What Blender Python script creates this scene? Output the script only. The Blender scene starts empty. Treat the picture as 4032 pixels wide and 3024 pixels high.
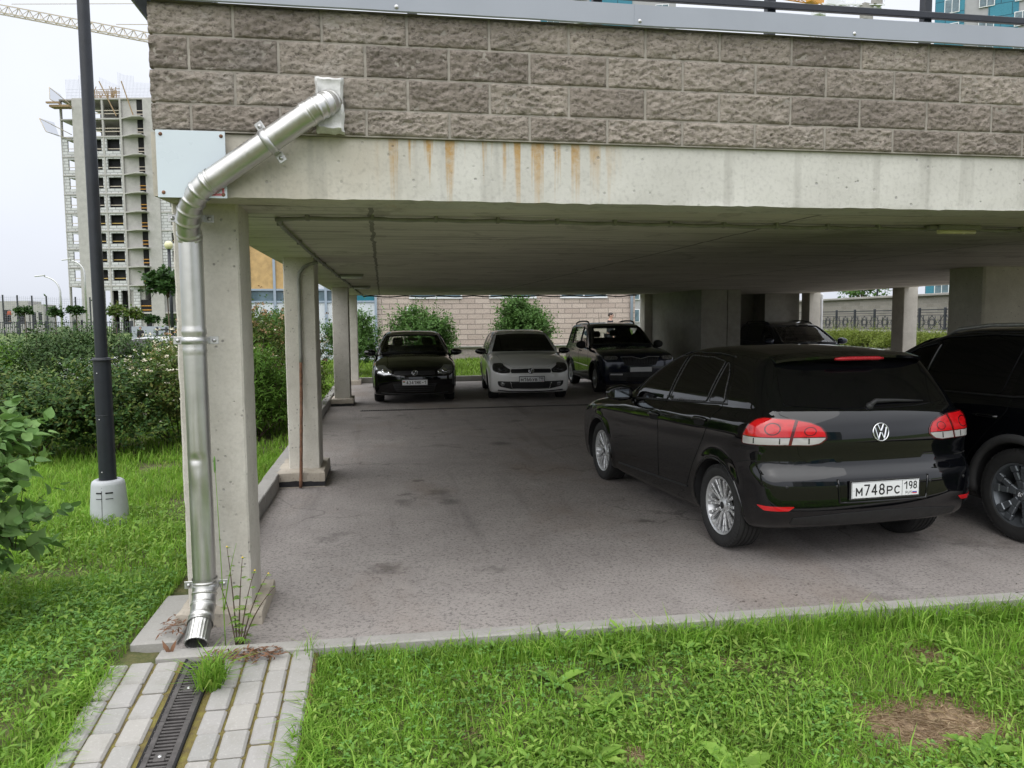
import bpy, math, random
import numpy as np
from mathutils import Vector, Matrix
from mathutils.geometry import delaunay_2d_cdt
PI = math.pi
R = math.radians
sc = bpy.context.scene
COL = sc.collection
rng = np.random.default_rng(7)
random.seed(7)
MW = {}

# ---------------------------------------------------------------- objects
def thing(name, label, cat, loc=(0, 0, 0), rotz=0.0, group=None):
    o = bpy.data.objects.new(name, None)
    COL.objects.link(o)
    o.empty_display_size = 0.2
    o.location = loc
    o.rotation_euler = (0, 0, rotz)
    MW[o.name] = Matrix.Translation(Vector(loc)) @ Matrix.Rotation(rotz, 4, 'Z')
    return tag(o, label, cat, group)

def tag(o, label=None, cat=None, group=None, kind=None):
    if label: o['label'] = label
    if cat: o['category'] = cat
    if group: o['group'] = group
    if kind: o['kind'] = kind
    return o

def structure(o):
    o['kind'] = 'structure'
    return o

def copy_tree(o, parent=None):
    c = o.copy()
    COL.objects.link(c)
    if parent is not None:
        c.parent = parent
    for ch in list(o.children):
        copy_tree(ch, c)
    return c

def place(o, loc, rotz=0.0, scale=None):
    o.location = loc
    o.rotation_euler = (0, 0, rotz)
    if scale is not None:
        o.scale = (scale, scale, scale) if not isinstance(scale, (tuple, list)) else scale
    return o

def mesh_from(name, V, F, mats, parent=None, fmat=None, smooth=False, normals=None, world=False, sharp=None):
    """V: n x 3, F: list of index lists or int array; world: V is in world space, parent's placement is taken off"""
    V = np.asarray(V, dtype=np.float64).reshape(-1, 3)
    if world and parent is not None:
        M = np.array(MW[parent.name].inverted())
        V = V @ M[:3, :3].T + M[:3, 3]
        if normals is not None:
            normals = np.asarray(normals) @ M[:3, :3].T
    me = bpy.data.meshes.new(name)
    if isinstance(F, np.ndarray):
        nf, k = F.shape
        me.vertices.add(len(V)); me.vertices.foreach_set('co', V.ravel())
        me.loops.add(nf * k); me.loops.foreach_set('vertex_index', F.astype(np.int32).ravel())
        me.polygons.add(nf)
        me.polygons.foreach_set('loop_start', np.arange(0, nf * k, k, dtype=np.int32))
    else:
        lens = np.array([len(f) for f in F], dtype=np.int32)
        flat = np.concatenate([np.asarray(f, dtype=np.int32) for f in F])
        me.vertices.add(len(V)); me.vertices.foreach_set('co', V.ravel())
        me.loops.add(len(flat)); me.loops.foreach_set('vertex_index', flat)
        me.polygons.add(len(F))
        me.polygons.foreach_set('loop_start', np.concatenate([[0], np.cumsum(lens)[:-1]]).astype(np.int32))
    if not isinstance(mats, (list, tuple)): mats = [mats]
    for m in mats: me.materials.append(m)
    if fmat is not None:
        me.polygons.foreach_set('material_index', np.asarray(fmat, dtype=np.int32))
    me.update(calc_edges=True)
    me.validate(verbose=False)
    if smooth is True:
        me.polygons.foreach_set('use_smooth', np.ones(len(me.polygons), dtype=bool))
    elif isinstance(smooth, np.ndarray):
        me.polygons.foreach_set('use_smooth', smooth.astype(bool))
    elif smooth:
        me.polygons.foreach_set('use_smooth', np.ones(len(me.polygons), dtype=bool))
        me.set_sharp_from_angle(angle=R(float(smooth)))
    if normals is not None:
        me.polygons.foreach_set('use_smooth', np.ones(len(me.polygons), dtype=bool))
        nn = np.asarray(normals)
        if len(nn) == len(V):
            me.normals_split_custom_set_from_vertices([tuple(x) for x in nn])
        else:
            me.normals_split_custom_set([tuple(x) for x in nn])
    o = bpy.data.objects.new(name, me)
    COL.objects.link(o)
    if parent is not None:
        o.parent = parent
        MW[o.name] = MW.get(parent.name, Matrix.Identity(4)).copy()
    else:
        MW[o.name] = Matrix.Identity(4)
    return o

class MB:
    """collects shapes, build() links them as ONE mesh object"""
    def __init__(s):
        s.V = []; s.F = []; s.M = []; s.S = []; s.n = 0
    def add(s, V, F, mat=0, smooth=False):
        V = np.asarray(V, dtype=float).reshape(-1, 3)
        s.V.append(V)
        for f in F:
            s.F.append([int(i) + s.n for i in f]); s.M.append(mat); s.S.append(smooth)
        s.n += len(V)
        return s
    def box(s, x0, x1, y0, y1, z0, z1, mat=0, bev=0.0):
        if bev > 0:
            return s.bbox(((x0+x1)/2, (y0+y1)/2, (z0+z1)/2), np.eye(3), (abs(x1-x0), abs(y1-y0), abs(z1-z0)), bev, mat)
        V = [(x, y, z) for x in (x0, x1) for y in (y0, y1) for z in (z0, z1)]
        return s.add(V, [(0, 1, 3, 2), (4, 6, 7, 5), (0, 4, 5, 1), (2, 3, 7, 6), (0, 2, 6, 4), (1, 5, 7, 3)], mat)
    def bbox(s, c, A, size, bev, mat=0):
        """chamfered box: centre c, rows of A its axes"""
        h = np.array(size) / 2; A = np.asarray(A, float); b = min(bev, *(h * .9))
        V = []; idx = {}
        for sx in (-1, 1):
            for sy in (-1, 1):
                for sz in (-1, 1):
                    sg = np.array([sx, sy, sz])
                    for a in range(3):
                        p = sg * (h - b); p[a] = sg[a] * h[a]
                        idx[(sx, sy, sz, a)] = len(V)
                        V.append(np.asarray(c) + p @ A)
        F = []
        def q(*k): F.append([idx[i] for i in k])
        for a in range(3):
            b1, b2 = [i for i in range(3) if i != a]
            for sg in (-1, 1):
                ks = []
                for u, v in ((-1, -1), (1, -1), (1, 1), (-1, 1)):
                    k = [0, 0, 0]; k[a] = sg; k[b1] = u; k[b2] = v
                    ks.append((*k, a))
                q(*ks)
        for a in range(3):
            b1, b2 = [i for i in range(3) if i != a]
            for u in (-1, 1):
                for v in (-1, 1):
                    k0 = [0, 0, 0]; k1 = [0, 0, 0]
                    k0[a] = -1; k1[a] = 1
                    for k in (k0, k1): k[b1] = u; k[b2] = v
                    q((*k0, b1), (*k1, b1), (*k1, b2), (*k0, b2))
        for sx in (-1, 1):
            for sy in (-1, 1):
                for sz in (-1, 1):
                    q((sx, sy, sz, 0), (sx, sy, sz, 1), (sx, sy, sz, 2))
        V = np.array(V); cc = np.asarray(c)
        F2 = []
        for f in F:
            p = V[f]; n = np.cross(p[1] - p[0], p[2] - p[0])
            F2.append(f if n @ (p.mean(0) - cc) > 0 else f[::-1])
        return s.add(V, F2, mat)
    def beam(s, p0, p1, w, h, mat=0, up=(0, 0, 1), bev=0.0):
        p0 = np.asarray(p0, float); p1 = np.asarray(p1, float); d = p1 - p0; L = np.linalg.norm(d); d /= L
        up = np.asarray(up, float)
        if abs(d @ up) > .98: up = np.array([0, 1., 0])
        x = np.cross(d, up); x /= np.linalg.norm(x); z = np.cross(x, d)
        A = np.array([x, d, z])
        if bev > 0: return s.bbox((p0 + p1) / 2, A, (w, L, h), bev, mat)
        c = (p0 + p1) / 2; hs = np.array([w, L, h]) / 2
        V = [c + (np.array([a, b, e]) * hs) @ A for a in (-1, 1) for b in (-1, 1) for e in (-1, 1)]
        return s.add(V, [(0, 1, 3, 2), (4, 6, 7, 5), (0, 4, 5, 1), (2, 3, 7, 6), (0, 2, 6, 4), (1, 5, 7, 3)], mat)
    def tube(s, P, r, n=12, mat=0, cap=True, smooth=True):
        P = np.asarray(P, float); k = len(P)
        rad = np.full(k, r) if np.isscalar(r) else np.asarray(r, float)
        T = np.gradient(P, axis=0); T /= np.linalg.norm(T, axis=1)[:, None]
        ref = np.array([0, 0, 1.]) if abs(T[0, 2]) < .9 else np.array([0, 1., 0])
        x = np.cross(T[0], ref); x /= np.linalg.norm(x)
        V = []
        an = np.linspace(0, 2 * PI, n, endpoint=False)
        for i in range(k):
            x = x - T[i] * (x @ T[i]); x /= np.linalg.norm(x); y = np.cross(T[i], x)
            V.append(P[i] + rad[i] * (np.cos(an)[:, None] * x + np.sin(an)[:, None] * y))
        V = np.concatenate(V)
        F = [(i * n + j, i * n + (j + 1) % n, (i + 1) * n + (j + 1) % n, (i + 1) * n + j) for i in range(k - 1) for j in range(n)]
        s.add(V, F, mat, smooth)
        if cap:
            s.F.append([s.n - len(V) + j for j in range(n)][::-1]); s.M.append(mat); s.S.append(False)
            s.F.append([s.n - n + j for j in range(n)]); s.M.append(mat); s.S.append(False)
        return s
    def lathe(s, prof, o=(0, 0, 0), ax=(0, 0, 1), n=32, mat=0, smooth=True, close=False):
        """prof: (radius, height along ax)"""
        ax = np.asarray(ax, float); ax /= np.linalg.norm(ax)
        ref = np.array([1., 0, 0]) if abs(ax[0]) < .9 else np.array([0, 1., 0])
        x = np.cross(ax, ref); x /= np.linalg.norm(x); y = np.cross(ax, x)
        an = np.linspace(0, 2 * PI, n, endpoint=False)
        ring = np.cos(an)[:, None] * x + np.sin(an)[:, None] * y
        V = np.concatenate([np.asarray(o) + r * ring + h * ax for r, h in prof]); k = len(prof)
        rg = range(k if close else k - 1)
        F = [(i * n + j, i * n + (j + 1) % n, ((i + 1) % k) * n + (j + 1) % n, ((i + 1) % k) * n + j) for i in rg for j in range(n)]
        return s.add(V, F, mat, smooth)
    def prism(s, poly, axis, a, b, mat=0):
        """poly: 2-D outline, extruded along axis (0,1,2) from a to b"""
        n = len(poly); o = [i for i in range(3) if i != axis]
        V = np.zeros((2 * n, 3))
        for k, h in enumerate((a, b)):
            for i, p in enumerate(poly):
                V[k * n + i, o[0]] = p[0]; V[k * n + i, o[1]] = p[1]; V[k * n + i, axis] = h
        F = [list(range(n))[::-1], list(range(n, 2 * n))] + [(i, (i + 1) % n, n + (i + 1) % n, n + i) for i in range(n)]
        return s.add(V, F, mat)
    def sphere(s, c, r, n=16, m=10, mat=0):
        r = np.array([r, r, r]) if np.isscalar(r) else np.asarray(r)
        V = [np.asarray(c) + r * np.array([math.sin(PI * i / m) * math.cos(2 * PI * j / n), math.sin(PI * i / m) * math.sin(2 * PI * j / n), math.cos(PI * i / m)]) for i in range(m + 1) for j in range(n)]
        F = [(i * n + j, (i + 1) * n + j, (i + 1) * n + (j + 1) % n, i * n + (j + 1) % n) for i in range(m) for j in range(n)]
        return s.add(V, F, mat, True)
    def build(s, name, mats, parent=None, world=False, sharp=None):
        V = np.concatenate(s.V)
        sm = np.array(s.S)
        o = mesh_from(name, V, s.F, mats, parent, s.M, sm, world=world)
        if sharp: o.data.set_sharp_from_angle(angle=R(sharp))
        return o

def pchip(x, y):
    """monotone cubic through (x, y); returns a fast vector function (linear look-up of a fine table)"""
    x = np.asarray(x, float); y = np.asarray(y, float)
    h = np.diff(x); d = np.diff(y) / h
    m = np.zeros(len(x))
    for i in range(1, len(x) - 1):
        if d[i-1] * d[i] > 0:
            w1 = 2 * h[i] + h[i-1]; w2 = h[i] + 2 * h[i-1]
            m[i] = (w1 + w2) / (w1 / d[i-1] + w2 / d[i])
    m[0] = d[0]; m[-1] = d[-1]
    X = np.linspace(x[0], x[-1], 1500)
    k = np.clip(np.searchsorted(x, X) - 1, 0, len(x) - 2)
    t = (X - x[k]) / h[k]
    Y = ((2*t**3 - 3*t**2 + 1) * y[k] + (t**3 - 2*t**2 + t) * h[k] * m[k] + (-2*t**3 + 3*t**2) * y[k+1] + (t**3 - t**2) * h[k] * m[k+1])
    return lambda q: np.interp(q, X, Y)

# ---------------------------------------------------------------- value noise (numpy)
_P = rng.random((64, 64, 64))
def vnoise(p):
    p = np.asarray(p, float); i = np.floor(p).astype(int); f = p - i; f = f * f * (3 - 2 * f)
    r = 0
    for dx in (0, 1):
        for dy in (0, 1):
            for dz in (0, 1):
                w = np.where(dx, f[..., 0], 1 - f[..., 0]) * np.where(dy, f[..., 1], 1 - f[..., 1]) * np.where(dz, f[..., 2], 1 - f[..., 2])
                r = r + w * _P[(i[..., 0] + dx) % 64, (i[..., 1] + dy) % 64, (i[..., 2] + dz) % 64]
    return r * 2 - 1
def fbm(p, oct=4, gain=.5):
    p = np.asarray(p, float); a = 1; s = 0
    for k in range(oct):
        s = s + a * vnoise(p + 17.3 * k); p = p * 2.03; a *= gain
    return s

# ---------------------------------------------------------------- materials
class NT:
    def __init__(s, name):
        s.m = bpy.data.materials.new(name); s.m.use_nodes = True
        s.t = s.m.node_tree; s.t.nodes.clear()
        s.out = s.t.nodes.new('ShaderNodeOutputMaterial')
        s._tc = None
    def n(s, typ, **kw):
        nd = s.t.nodes.new(typ)
        ins = kw.pop('i', {})
        for k, v in kw.items(): setattr(nd, k, v)
        for k, v in ins.items():
            if isinstance(v, bpy.types.NodeSocket): s.t.links.new(v, nd.inputs[k])
            else: nd.inputs[k].default_value = v
        return nd
    def co(s, scale=None, kind='Object'):
        if s._tc is None: s._tc = s.n('ShaderNodeTexCoord')
        v = s._tc.outputs[kind]
        if scale is not None:
            v = s.n('ShaderNodeMapping', i={0: v, 3: scale if not np.isscalar(scale) else (scale,) * 3}).outputs[0]
        return v
    def noise(s, scale, detail=4, rough=.55, co=None, dist=0.0):
        return s.n('ShaderNodeTexNoise', i={'Vector': co if co is not None else s.co(), 'Scale': scale, 'Detail': detail, 'Roughness': rough, 'Distortion': dist}).outputs[0]
    def voro(s, scale, co=None, feature='F1', out=0, rnd=1.0):
        return s.n('ShaderNodeTexVoronoi', feature=feature, i={'Vector': co if co is not None else s.co(), 'Scale': scale, 'Randomness': rnd}).outputs[out]
    def ramp(s, fac, *stops, interp='LINEAR'):
        r = s.n('ShaderNodeValToRGB', i={0: fac}); e = r.color_ramp; e.interpolation = interp
        while len(e.elements) < len(stops): e.elements.new(.5)
        for el, (p, c) in zip(e.elements, stops):
            el.position = p
            el.color = (c, c, c, 1) if np.isscalar(c) else (*c[:3], 1)
        return r.outputs[0]
    def mix(s, a, b, f, mode='MIX'):
        nd = s.n('ShaderNodeMix', data_type='RGBA', blend_type=mode)
        for k, v in ((0, f), (6, a), (7, b)):
            if isinstance(v, bpy.types.NodeSocket): s.t.links.new(v, nd.inputs[k])
            elif k == 0: nd.inputs[k].default_value = v
            else: nd.inputs[k].default_value = (v, v, v, 1) if np.isscalar(v) else (*v[:3], 1)
        return nd.outputs[2]
    def math(s, op, a, b=0.0, clamp=False):
        nd = s.n('ShaderNodeMath', operation=op, use_clamp=clamp)
        for k, v in ((0, a), (1, b)):
            if isinstance(v, bpy.types.NodeSocket): s.t.links.new(v, nd.inputs[k])
            else: nd.inputs[k].default_value = v
        return nd.outputs[0]
    def sep(s, v=None):
        return s.n('ShaderNodeSeparateXYZ', i={0: v if v is not None else s.co()}).outputs
    def bump(s, h, strength=.5, dist=.01, normal=None):
        i = {'Height': h, 'Strength': strength, 'Distance': dist}
        if normal is not None: i['Normal'] = normal
        return s.n('ShaderNodeBump', i=i).outputs[0]
    def principled(s, col, rough=.6, metal=0.0, normal=None, **kw):
        i = {'Roughness': rough, 'Metallic': metal}
        i['Base Color'] = col if isinstance(col, bpy.types.NodeSocket) else ((col, col, col, 1) if np.isscalar(col) else (*col[:3], 1))
        if normal is not None: i['Normal'] = normal
        i.update(kw)
        return s.n('ShaderNodeBsdfPrincipled', i=i).outputs[0]
    def done(s, sh, disp=None):
        s.t.links.new(sh, s.out.inputs[0])
        if disp is not None: s.t.links.new(disp, s.out.inputs[2])
        return s.m

def plain(name, col, rough=.5, metal=0.0, var=.12, vs=6.0, bump=0.0, bs=80, bd=.002, **kw):
    """a plain material with mottled colour, roughness and a light bump"""
    t = NT(name); col = np.array(col, float)
    nz = t.noise(vs, 5, .6)
    c = t.ramp(nz, (.3, col * (1 - var)), (.7, np.minimum(col * (1 + var), 1)))
    r = t.ramp(t.noise(vs * 2.3, 3), (.3, max(rough - .06, .02)), (.7, min(rough + .06, 1)))
    nrm = t.bump(t.noise(bs, 3), bump, bd) if bump > 0 else None
    return t.done(t.principled(c, r, metal, nrm, **kw))
SKY_LO, SKY_HI, SUN_E, EXPO = 3.95, 10.5, 1.0, 0.95
# ================================================================ materials
M = {}
def concrete(name, c0, c1, streak=0.0, pits=.6, bump=.5, warm=None):
    t = NT(name)
    big = t.noise(1.3, 6, .6); mid = t.noise(7, 6, .65); fine = t.noise(60, 4, .6)
    c = t.ramp(t.math('ADD', t.math('MULTIPLY', big, .55), t.math('MULTIPLY', mid, .45)), (.34, c0), (.66, c1))
    c = t.mix(c, .55, t.ramp(fine, (.42, .0), (.75, .28)), 'MULTIPLY')
    h = t.math('ADD', t.math('MULTIPLY', mid, .6), t.math('MULTIPLY', fine, .25))
    if streak:
        st = t.noise(1, 4, .6, co=t.co((1.2, 22, 22)))
        c = t.mix(c, .35, t.ramp(st, (.6, 0), (.74, streak)), 'MULTIPLY')
    if pits:
        v = t.voro(26); w = t.noise(9, 2)
        pit = t.math('MULTIPLY', t.ramp(v, (.0, 1), (.16, .9), (.22, 0)), t.ramp(w, (.5, 0), (.62, 1)))
        c = t.mix(c, .10, t.math('MULTIPLY', pit, pits))
        h = t.math('SUBTRACT', h, t.math('MULTIPLY', pit, .8))
    return t.done(t.principled(c, .86, 0, t.bump(h, bump, .012)))
M['concrete'] = concrete('column concrete', (.49, .46, .405), (.66, .63, .57))
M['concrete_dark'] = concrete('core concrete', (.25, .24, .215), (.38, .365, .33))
M['tower_concrete'] = concrete('site concrete', (.36, .35, .335), (.49, .475, .455), pits=0)

def soffit():
    t = NT('board marked soffit concrete')
    p = t.sep(t.n('ShaderNodeMapping', i={0: t.co(), 1: (5.6, 13.0, 0)}).outputs[0])
    big = t.noise(.8, 5, .6)
    c = t.ramp(big, (.3, (.52, .49, .43)), (.7, (.68, .65, .58)))
    st = t.noise(1, 5, .65, co=t.co((.9, 16, 1)))
    c = t.mix(c, (.14, .13, .11), t.ramp(st, (.54, 0), (.72, .8)))
    st2 = t.noise(1, 3, .6, co=t.co((2.5, 60, 1)))
    c = t.mix(c, (.55, .53, .48), t.ramp(st2, (.58, 0), (.76, .5)))
    wm = t.noise(1.7, 5, .7, dist=.8)
    c = t.mix(c, (.26, .24, .20), t.ramp(wm, (.56, 0), (.63, .5), (.72, .15)))
    # board joints across the span, wide panel joints along it
    def line(v, pitch, off, w):
        f = t.math('FRACT', t.math('DIVIDE', t.math('ADD', v, 100 * pitch - off), pitch))
        return t.math('LESS_THAN', f, w / pitch)
    wob = t.math('MULTIPLY', t.math('SUBTRACT', t.noise(2.5, 3), .5), .05)
    y = t.math('ADD', p[1], wob); x = t.math('ADD', p[0], t.math('MULTIPLY', wob, 1.6))
    j = t.math('MAXIMUM', line(y, 1.3, 6.42, .022), line(x, 2.86, -.07, .03))
    c = t.mix(c, (.10, .095, .08), t.math('MULTIPLY', j, .75))
    bl = t.math('MULTIPLY', line(y, .163, .05, .012), t.ramp(t.noise(1, 3, .6, co=t.co((.8, 7, 1))), (.42, 0), (.58, 1)))
    c = t.mix(c, (.12, .11, .095), t.math('MULTIPLY', bl, .7))
    pt = t.ramp(t.voro(.9, co=t.co((.55, 1.1, 1)), out=0), (.2, .0), (.9, .22))
    c = t.mix(c, (.30, .28, .24), pt)
    h = t.math('SUBTRACT', t.math('ADD', t.math('MULTIPLY', st, .5), t.math('MULTIPLY', t.noise(40, 4), .2)), j)
    return t.done(t.principled(c, .85, 0, t.bump(h, .45, .012)))
M['soffit'] = soffit()

def beam_mat():
    t = NT('cast edge beam with rust runs')
    p = t.sep(t.n('ShaderNodeMapping', i={0: t.co(), 1: (5.6, 13.0, 0)}).outputs[0])
    big = t.noise(1.6, 6, .62)
    warm = t.ramp(big, (.3, (.46, .42, .345)), (.7, (.60, .565, .49)))
    pale = t.ramp(big, (.3, (.50, .49, .45)), (.7, (.64, .63, .585)))
    c = t.mix(warm, pale, t.ramp(t.math('ADD', p[0], t.math('MULTIPLY', t.noise(1.1, 3), 1.6)), (.3, 0), (1.0, 1)))
    # grey drip runs everywhere
    g = t.noise(1, 3, .55, co=t.co((9, 9, .55)))
    c = t.mix(c, (.30, .29, .26), t.ramp(g, (.56, 0), (.72, .45)))
    # ochre rust runs below the wall's weep holes, over one bay only
    run = t.math('ADD', t.noise(1, 3, .6, co=t.co((16, 3, .42))), t.math('MULTIPLY', t.math('SUBTRACT', p[2], 2.62), .28))
    win = t.math('MULTIPLY', t.ramp(t.math('MULTIPLY', t.math('ADD', p[0], 1.0), .4), (.39, 0), (.45, 1), (.85, .9), (.95, 0)), 1.0)
    fade = t.ramp(t.math('MULTIPLY', t.math('SUBTRACT', p[2], 2.38), 3.2), (.0, .35), (.8, 1))
    m = t.math('MULTIPLY', t.math('MULTIPLY', t.math('MULTIPLY', t.ramp(run, (.52, 0), (.60, 1)), t.ramp(t.noise(26, 4, .7), (.3, .45), (.6, 1))), win), fade)
    c = t.mix(c, (.45, .265, .075), t.math('MULTIPLY', m, .95))
    v = t.voro(20); pit = t.math('MULTIPLY', t.ramp(v, (0, 1), (.14, .8), (.2, 0)), t.ramp(t.noise(5, 2), (.52, 0), (.64, 1)))
    c = t.mix(c, .16, t.math('MULTIPLY', pit, .6))
    c = t.mix(c, .32, t.ramp(t.noise(45, 4), (.5, 0), (.8, .3)), 'MULTIPLY')
    h = t.math('SUBTRACT', t.math('ADD', t.math('MULTIPLY', t.noise(12, 5, .6), .5), t.math('MULTIPLY', t.noise(90, 3), .15)), pit)
    return t.done(t.principled(c, .85, 0, t.bump(h, .5, .01)))
M['beam'] = beam_mat()

def block_mat(name, a, b, scale=1.0, bump=.8):
    t = NT(name)
    isl = t.n('ShaderNodeNewGeometry').outputs['Random Per Island']
    base = t.ramp(isl, (0, [q * .84 for q in a]), (.35, a), (.7, b), (1, [min(q * 1.10, 1) for q in b]))
    base = t.mix(base, (.52, .50, .47), t.ramp(t.noise(1.3, 5, .7, dist=.5), (.60, 0), (.74, .35)))
    n1 = t.noise(42 * scale, 6, .72, co=t.co((1, 1, 1.7))); n2 = t.noise(130 * scale, 4, .7); n3 = t.noise(2.2, 4)
    c = t.mix(base, (.60, .55, .47), t.ramp(n2, (.58, 0), (.8, .6)))
    c = t.mix(c, (.085, .070, .055), t.ramp(n1, (.34, .85), (.50, 0)))
    c = t.mix(c, .5, t.ramp(n3, (.35, .45), (.65, 0)), 'MULTIPLY')
    h = t.math('ADD', t.math('MULTIPLY', n1, .7), t.math('MULTIPLY', n2, .4))
    return t.done(t.principled(c, .92, 0, t.bump(h, bump, .022)))
M['block'] = block_mat('split face block', (.325, .28, .24), (.40, .35, .30))
M['mortar'] = plain('mortar', (.31, .285, .25), .9, var=.25, vs=9, bump=.5, bs=70)

def brick_wall(name, c1, c2, cm, w, h, mort=.012, bump=.6):
    t = NT(name)
    p = t.sep()
    v = t.n('ShaderNodeCombineXYZ', i={0: t.math('ADD', p[0], p[1]), 1: p[2]}).outputs[0]
    b = t.n('ShaderNodeTexBrick', offset=.5, i={'Vector': v, 'Color1': (*c1, 1), 'Color2': (*c2, 1), 'Mortar': (*cm, 1), 'Scale': 1.0, 'Mortar Size': mort, 'Mortar Smooth': .2, 'Bias': 0.0, 'Brick Width': w, 'Row Height': h})
    n = t.noise(22, 6, .7)
    c = t.mix(b.outputs[0], .4, t.ramp(n, (.36, .5), (.56, 0)), 'MULTIPLY')
    hh = t.math('SUBTRACT', t.math('MULTIPLY', n, .8), b.outputs[1])
    return t.done(t.principled(c, .9, 0, t.bump(hh, bump, .02)))
M['far_block'] = brick_wall('pinkish split block wall', (.47, .385, .335), (.57, .48, .42), (.30, .26, .23), .60, .20, .014, 1.0)
M['far_plinth'] = brick_wall('grey brown block plinth', (.36, .31, .29), (.42, .37, .34), (.28, .25, .23), .60, .20, .014)
M['ramp_block'] = brick_wall('grey split block wall', (.26, .245, .21), (.33, .31, .27), (.30, .29, .26), .5, .2, .012)
M['white_brick'] = brick_wall('white aerated block infill', (.55, .555, .56), (.66, .665, .67), (.34, .34, .34), 1.2, .5, .07, .2)
M['ashlar'] = brick_wall('glazed tower cladding', (.05, .21, .30), (.06, .25, .34), (.03, .1, .14), 2.4, 1.5, .05, .05)

def asphalt():
    t = NT('worn asphalt')
    big = t.noise(.35, 5, .6); mid = t.noise(2.2, 5, .6); fine = t.noise(140, 3, .7); gr = t.noise(48, 4, .75)
    c = t.ramp(t.math('ADD', t.math('MULTIPLY', big, .6), t.math('MULTIPLY', mid, .4)), (.36, (.245, .221, .207)), (.64, (.355, .325, .303)))
    c = t.mix(c, (.05, .045, .045), t.ramp(gr, (.34, .75), (.5, 0)))
    c = t.mix(c, (.50, .45, .42), t.ramp(fine, (.54, 0), (.76, .6)))
    # oil spots and damp patches on the drive lane
    p = t.sep()
    oil = t.ramp(t.noise(1.1, 4, .65, dist=.6), (.60, 0), (.70, .55))
    c = t.mix(c, (.075, .066, .064), oil)
    for ox, oy, orr in ((.52, 7.70, .16), (.60, 7.25, .13), (.20, 7.66, .10), (.0, 5.35, .16), (.35, 8.3, .08), (1.6, 10.6, .2), (2.2, 6.2, .1)):
        d = t.n('ShaderNodeVectorMath', operation='DISTANCE', i={0: t.co(), 1: (ox, oy, 0)}).outputs[1]
        d = t.math('ADD', d, t.math('MULTIPLY', t.math('SUBTRACT', t.noise(9, 6, .75), .5), .42))
        c = t.mix(c, (.055, .047, .045), t.ramp(t.math('DIVIDE', d, orr), (.25, .62), (1.0, 0)))
    cr = t.voro(.42, co=t.n('ShaderNodeVectorMath', operation='ADD', i={0: t.co(), 1: t.n('ShaderNodeVectorMath', operation='SCALE', i={0: t.n('ShaderNodeTexNoise', i={0: t.co(), 'Scale': 1.8, 'Detail': 5}).outputs[1], 'Scale': .7}).outputs[0]}).outputs[0], feature='DISTANCE_TO_EDGE')
    c = t.mix(c, (.10, .09, .085), t.math('MULTIPLY', t.ramp(cr, (.0, .7), (.006, 0)), t.ramp(t.noise(.5, 2), (.48, 0), (.56, 1))))
    # brown tracked-in dirt and reddish silt
    c = t.mix(c, (.22, .165, .125), t.ramp(t.noise(.8, 4, .6, co=t.co((1, .45, 1))), (.52, 0), (.72, .5)))
    # tyre streaks along the lane
    c = t.mix(c, (.095, .085, .083), t.ramp(t.noise(1, 4, .6, co=t.co((3.2, .22, 1))), (.55, 0), (.75, .45)))
    h = t.math('ADD', t.math('MULTIPLY', gr, .8), t.math('MULTIPLY', fine, .35))
    return t.done(t.principled(c, .88, 0, t.bump(h, .8, .010)))
M['asphalt'] = asphalt()
M['kerb'] = concrete('kerb stone', (.27, .26, .24), (.38, .365, .34), pits=.3, bump=.35)
def paver():
    t = NT('concrete paver')
    isl = t.n('ShaderNodeNewGeometry').outputs['Random Per Island']
    base = t.ramp(isl, (0, (.29, .285, .27)), (.5, (.35, .335, .31)), (1, (.32, .31, .30)))
    c = t.mix(base, (.25, .24, .21), t.ramp(t.noise(9, 5, .65), (.52, 0), (.74, .6)))
    c = t.mix(c, (.58, .56, .53), t.ramp(t.noise(90, 3, .6), (.56, 0), (.8, .4)))
    return t.done(t.principled(c, .85, 0, t.bump(t.noise(60, 5, .7), .4, .004)))
M['paver'] = paver()
def moss():
    t = NT('moss and silt in the joints')
    c = t.ramp(t.noise(14, 5, .7), (.35, (.09, .07, .04)), (.5, (.15, .12, .035)), (.68, (.20, .18, .04)))
    return t.done(t.principled(c, .95, 0, t.bump(t.noise(120, 4), .8, .008)))
M['moss'] = moss()
def soil():
    t = NT('lawn soil')
    p = t.sep()
    c = t.ramp(t.noise(9, 6, .75), (.32, (.05, .05, .02)), (.5, (.09, .10, .032)), (.68, (.16, .14, .06)))
    far = t.ramp(t.math('MULTIPLY', t.n('ShaderNodeVectorMath', operation='LENGTH', i={0: t.co()}).outputs[1], .02), (.3, 0), (.6, 1))
    c = t.mix(c, (.10, .15, .035), far)
    for bx, by, br in ((2.42, 3.0, .62), (1.75, 3.62, .16), (1.02, 3.0, .16), (2.85, 3.55, .22), (-1.9, 3.6, .2)):
        d = t.n('ShaderNodeVectorMath', operation='DISTANCE', i={0: t.n('ShaderNodeMapping', i={0: t.co(), 3: (1, 1.6, 0)}).outputs[0], 1: (bx, by * 1.6, 0)}).outputs[1]
        d = t.math('ADD', d, t.math('MULTIPLY', t.math('SUBTRACT', t.noise(7, 4, .7), .5), .35))
        c = t.mix(c, t.ramp(t.noise(30, 5, .75), (.35, (.10, .065, .04)), (.5, (.24, .165, .10)), (.66, (.40, .30, .19))), t.ramp(t.math('DIVIDE', d, br), (.55, .95), (1.0, 0)))
    return t.done(t.principled(c, .95, 0, t.bump(t.noise(40, 5), .8, .02)))
M['soil'] = soil()

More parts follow.
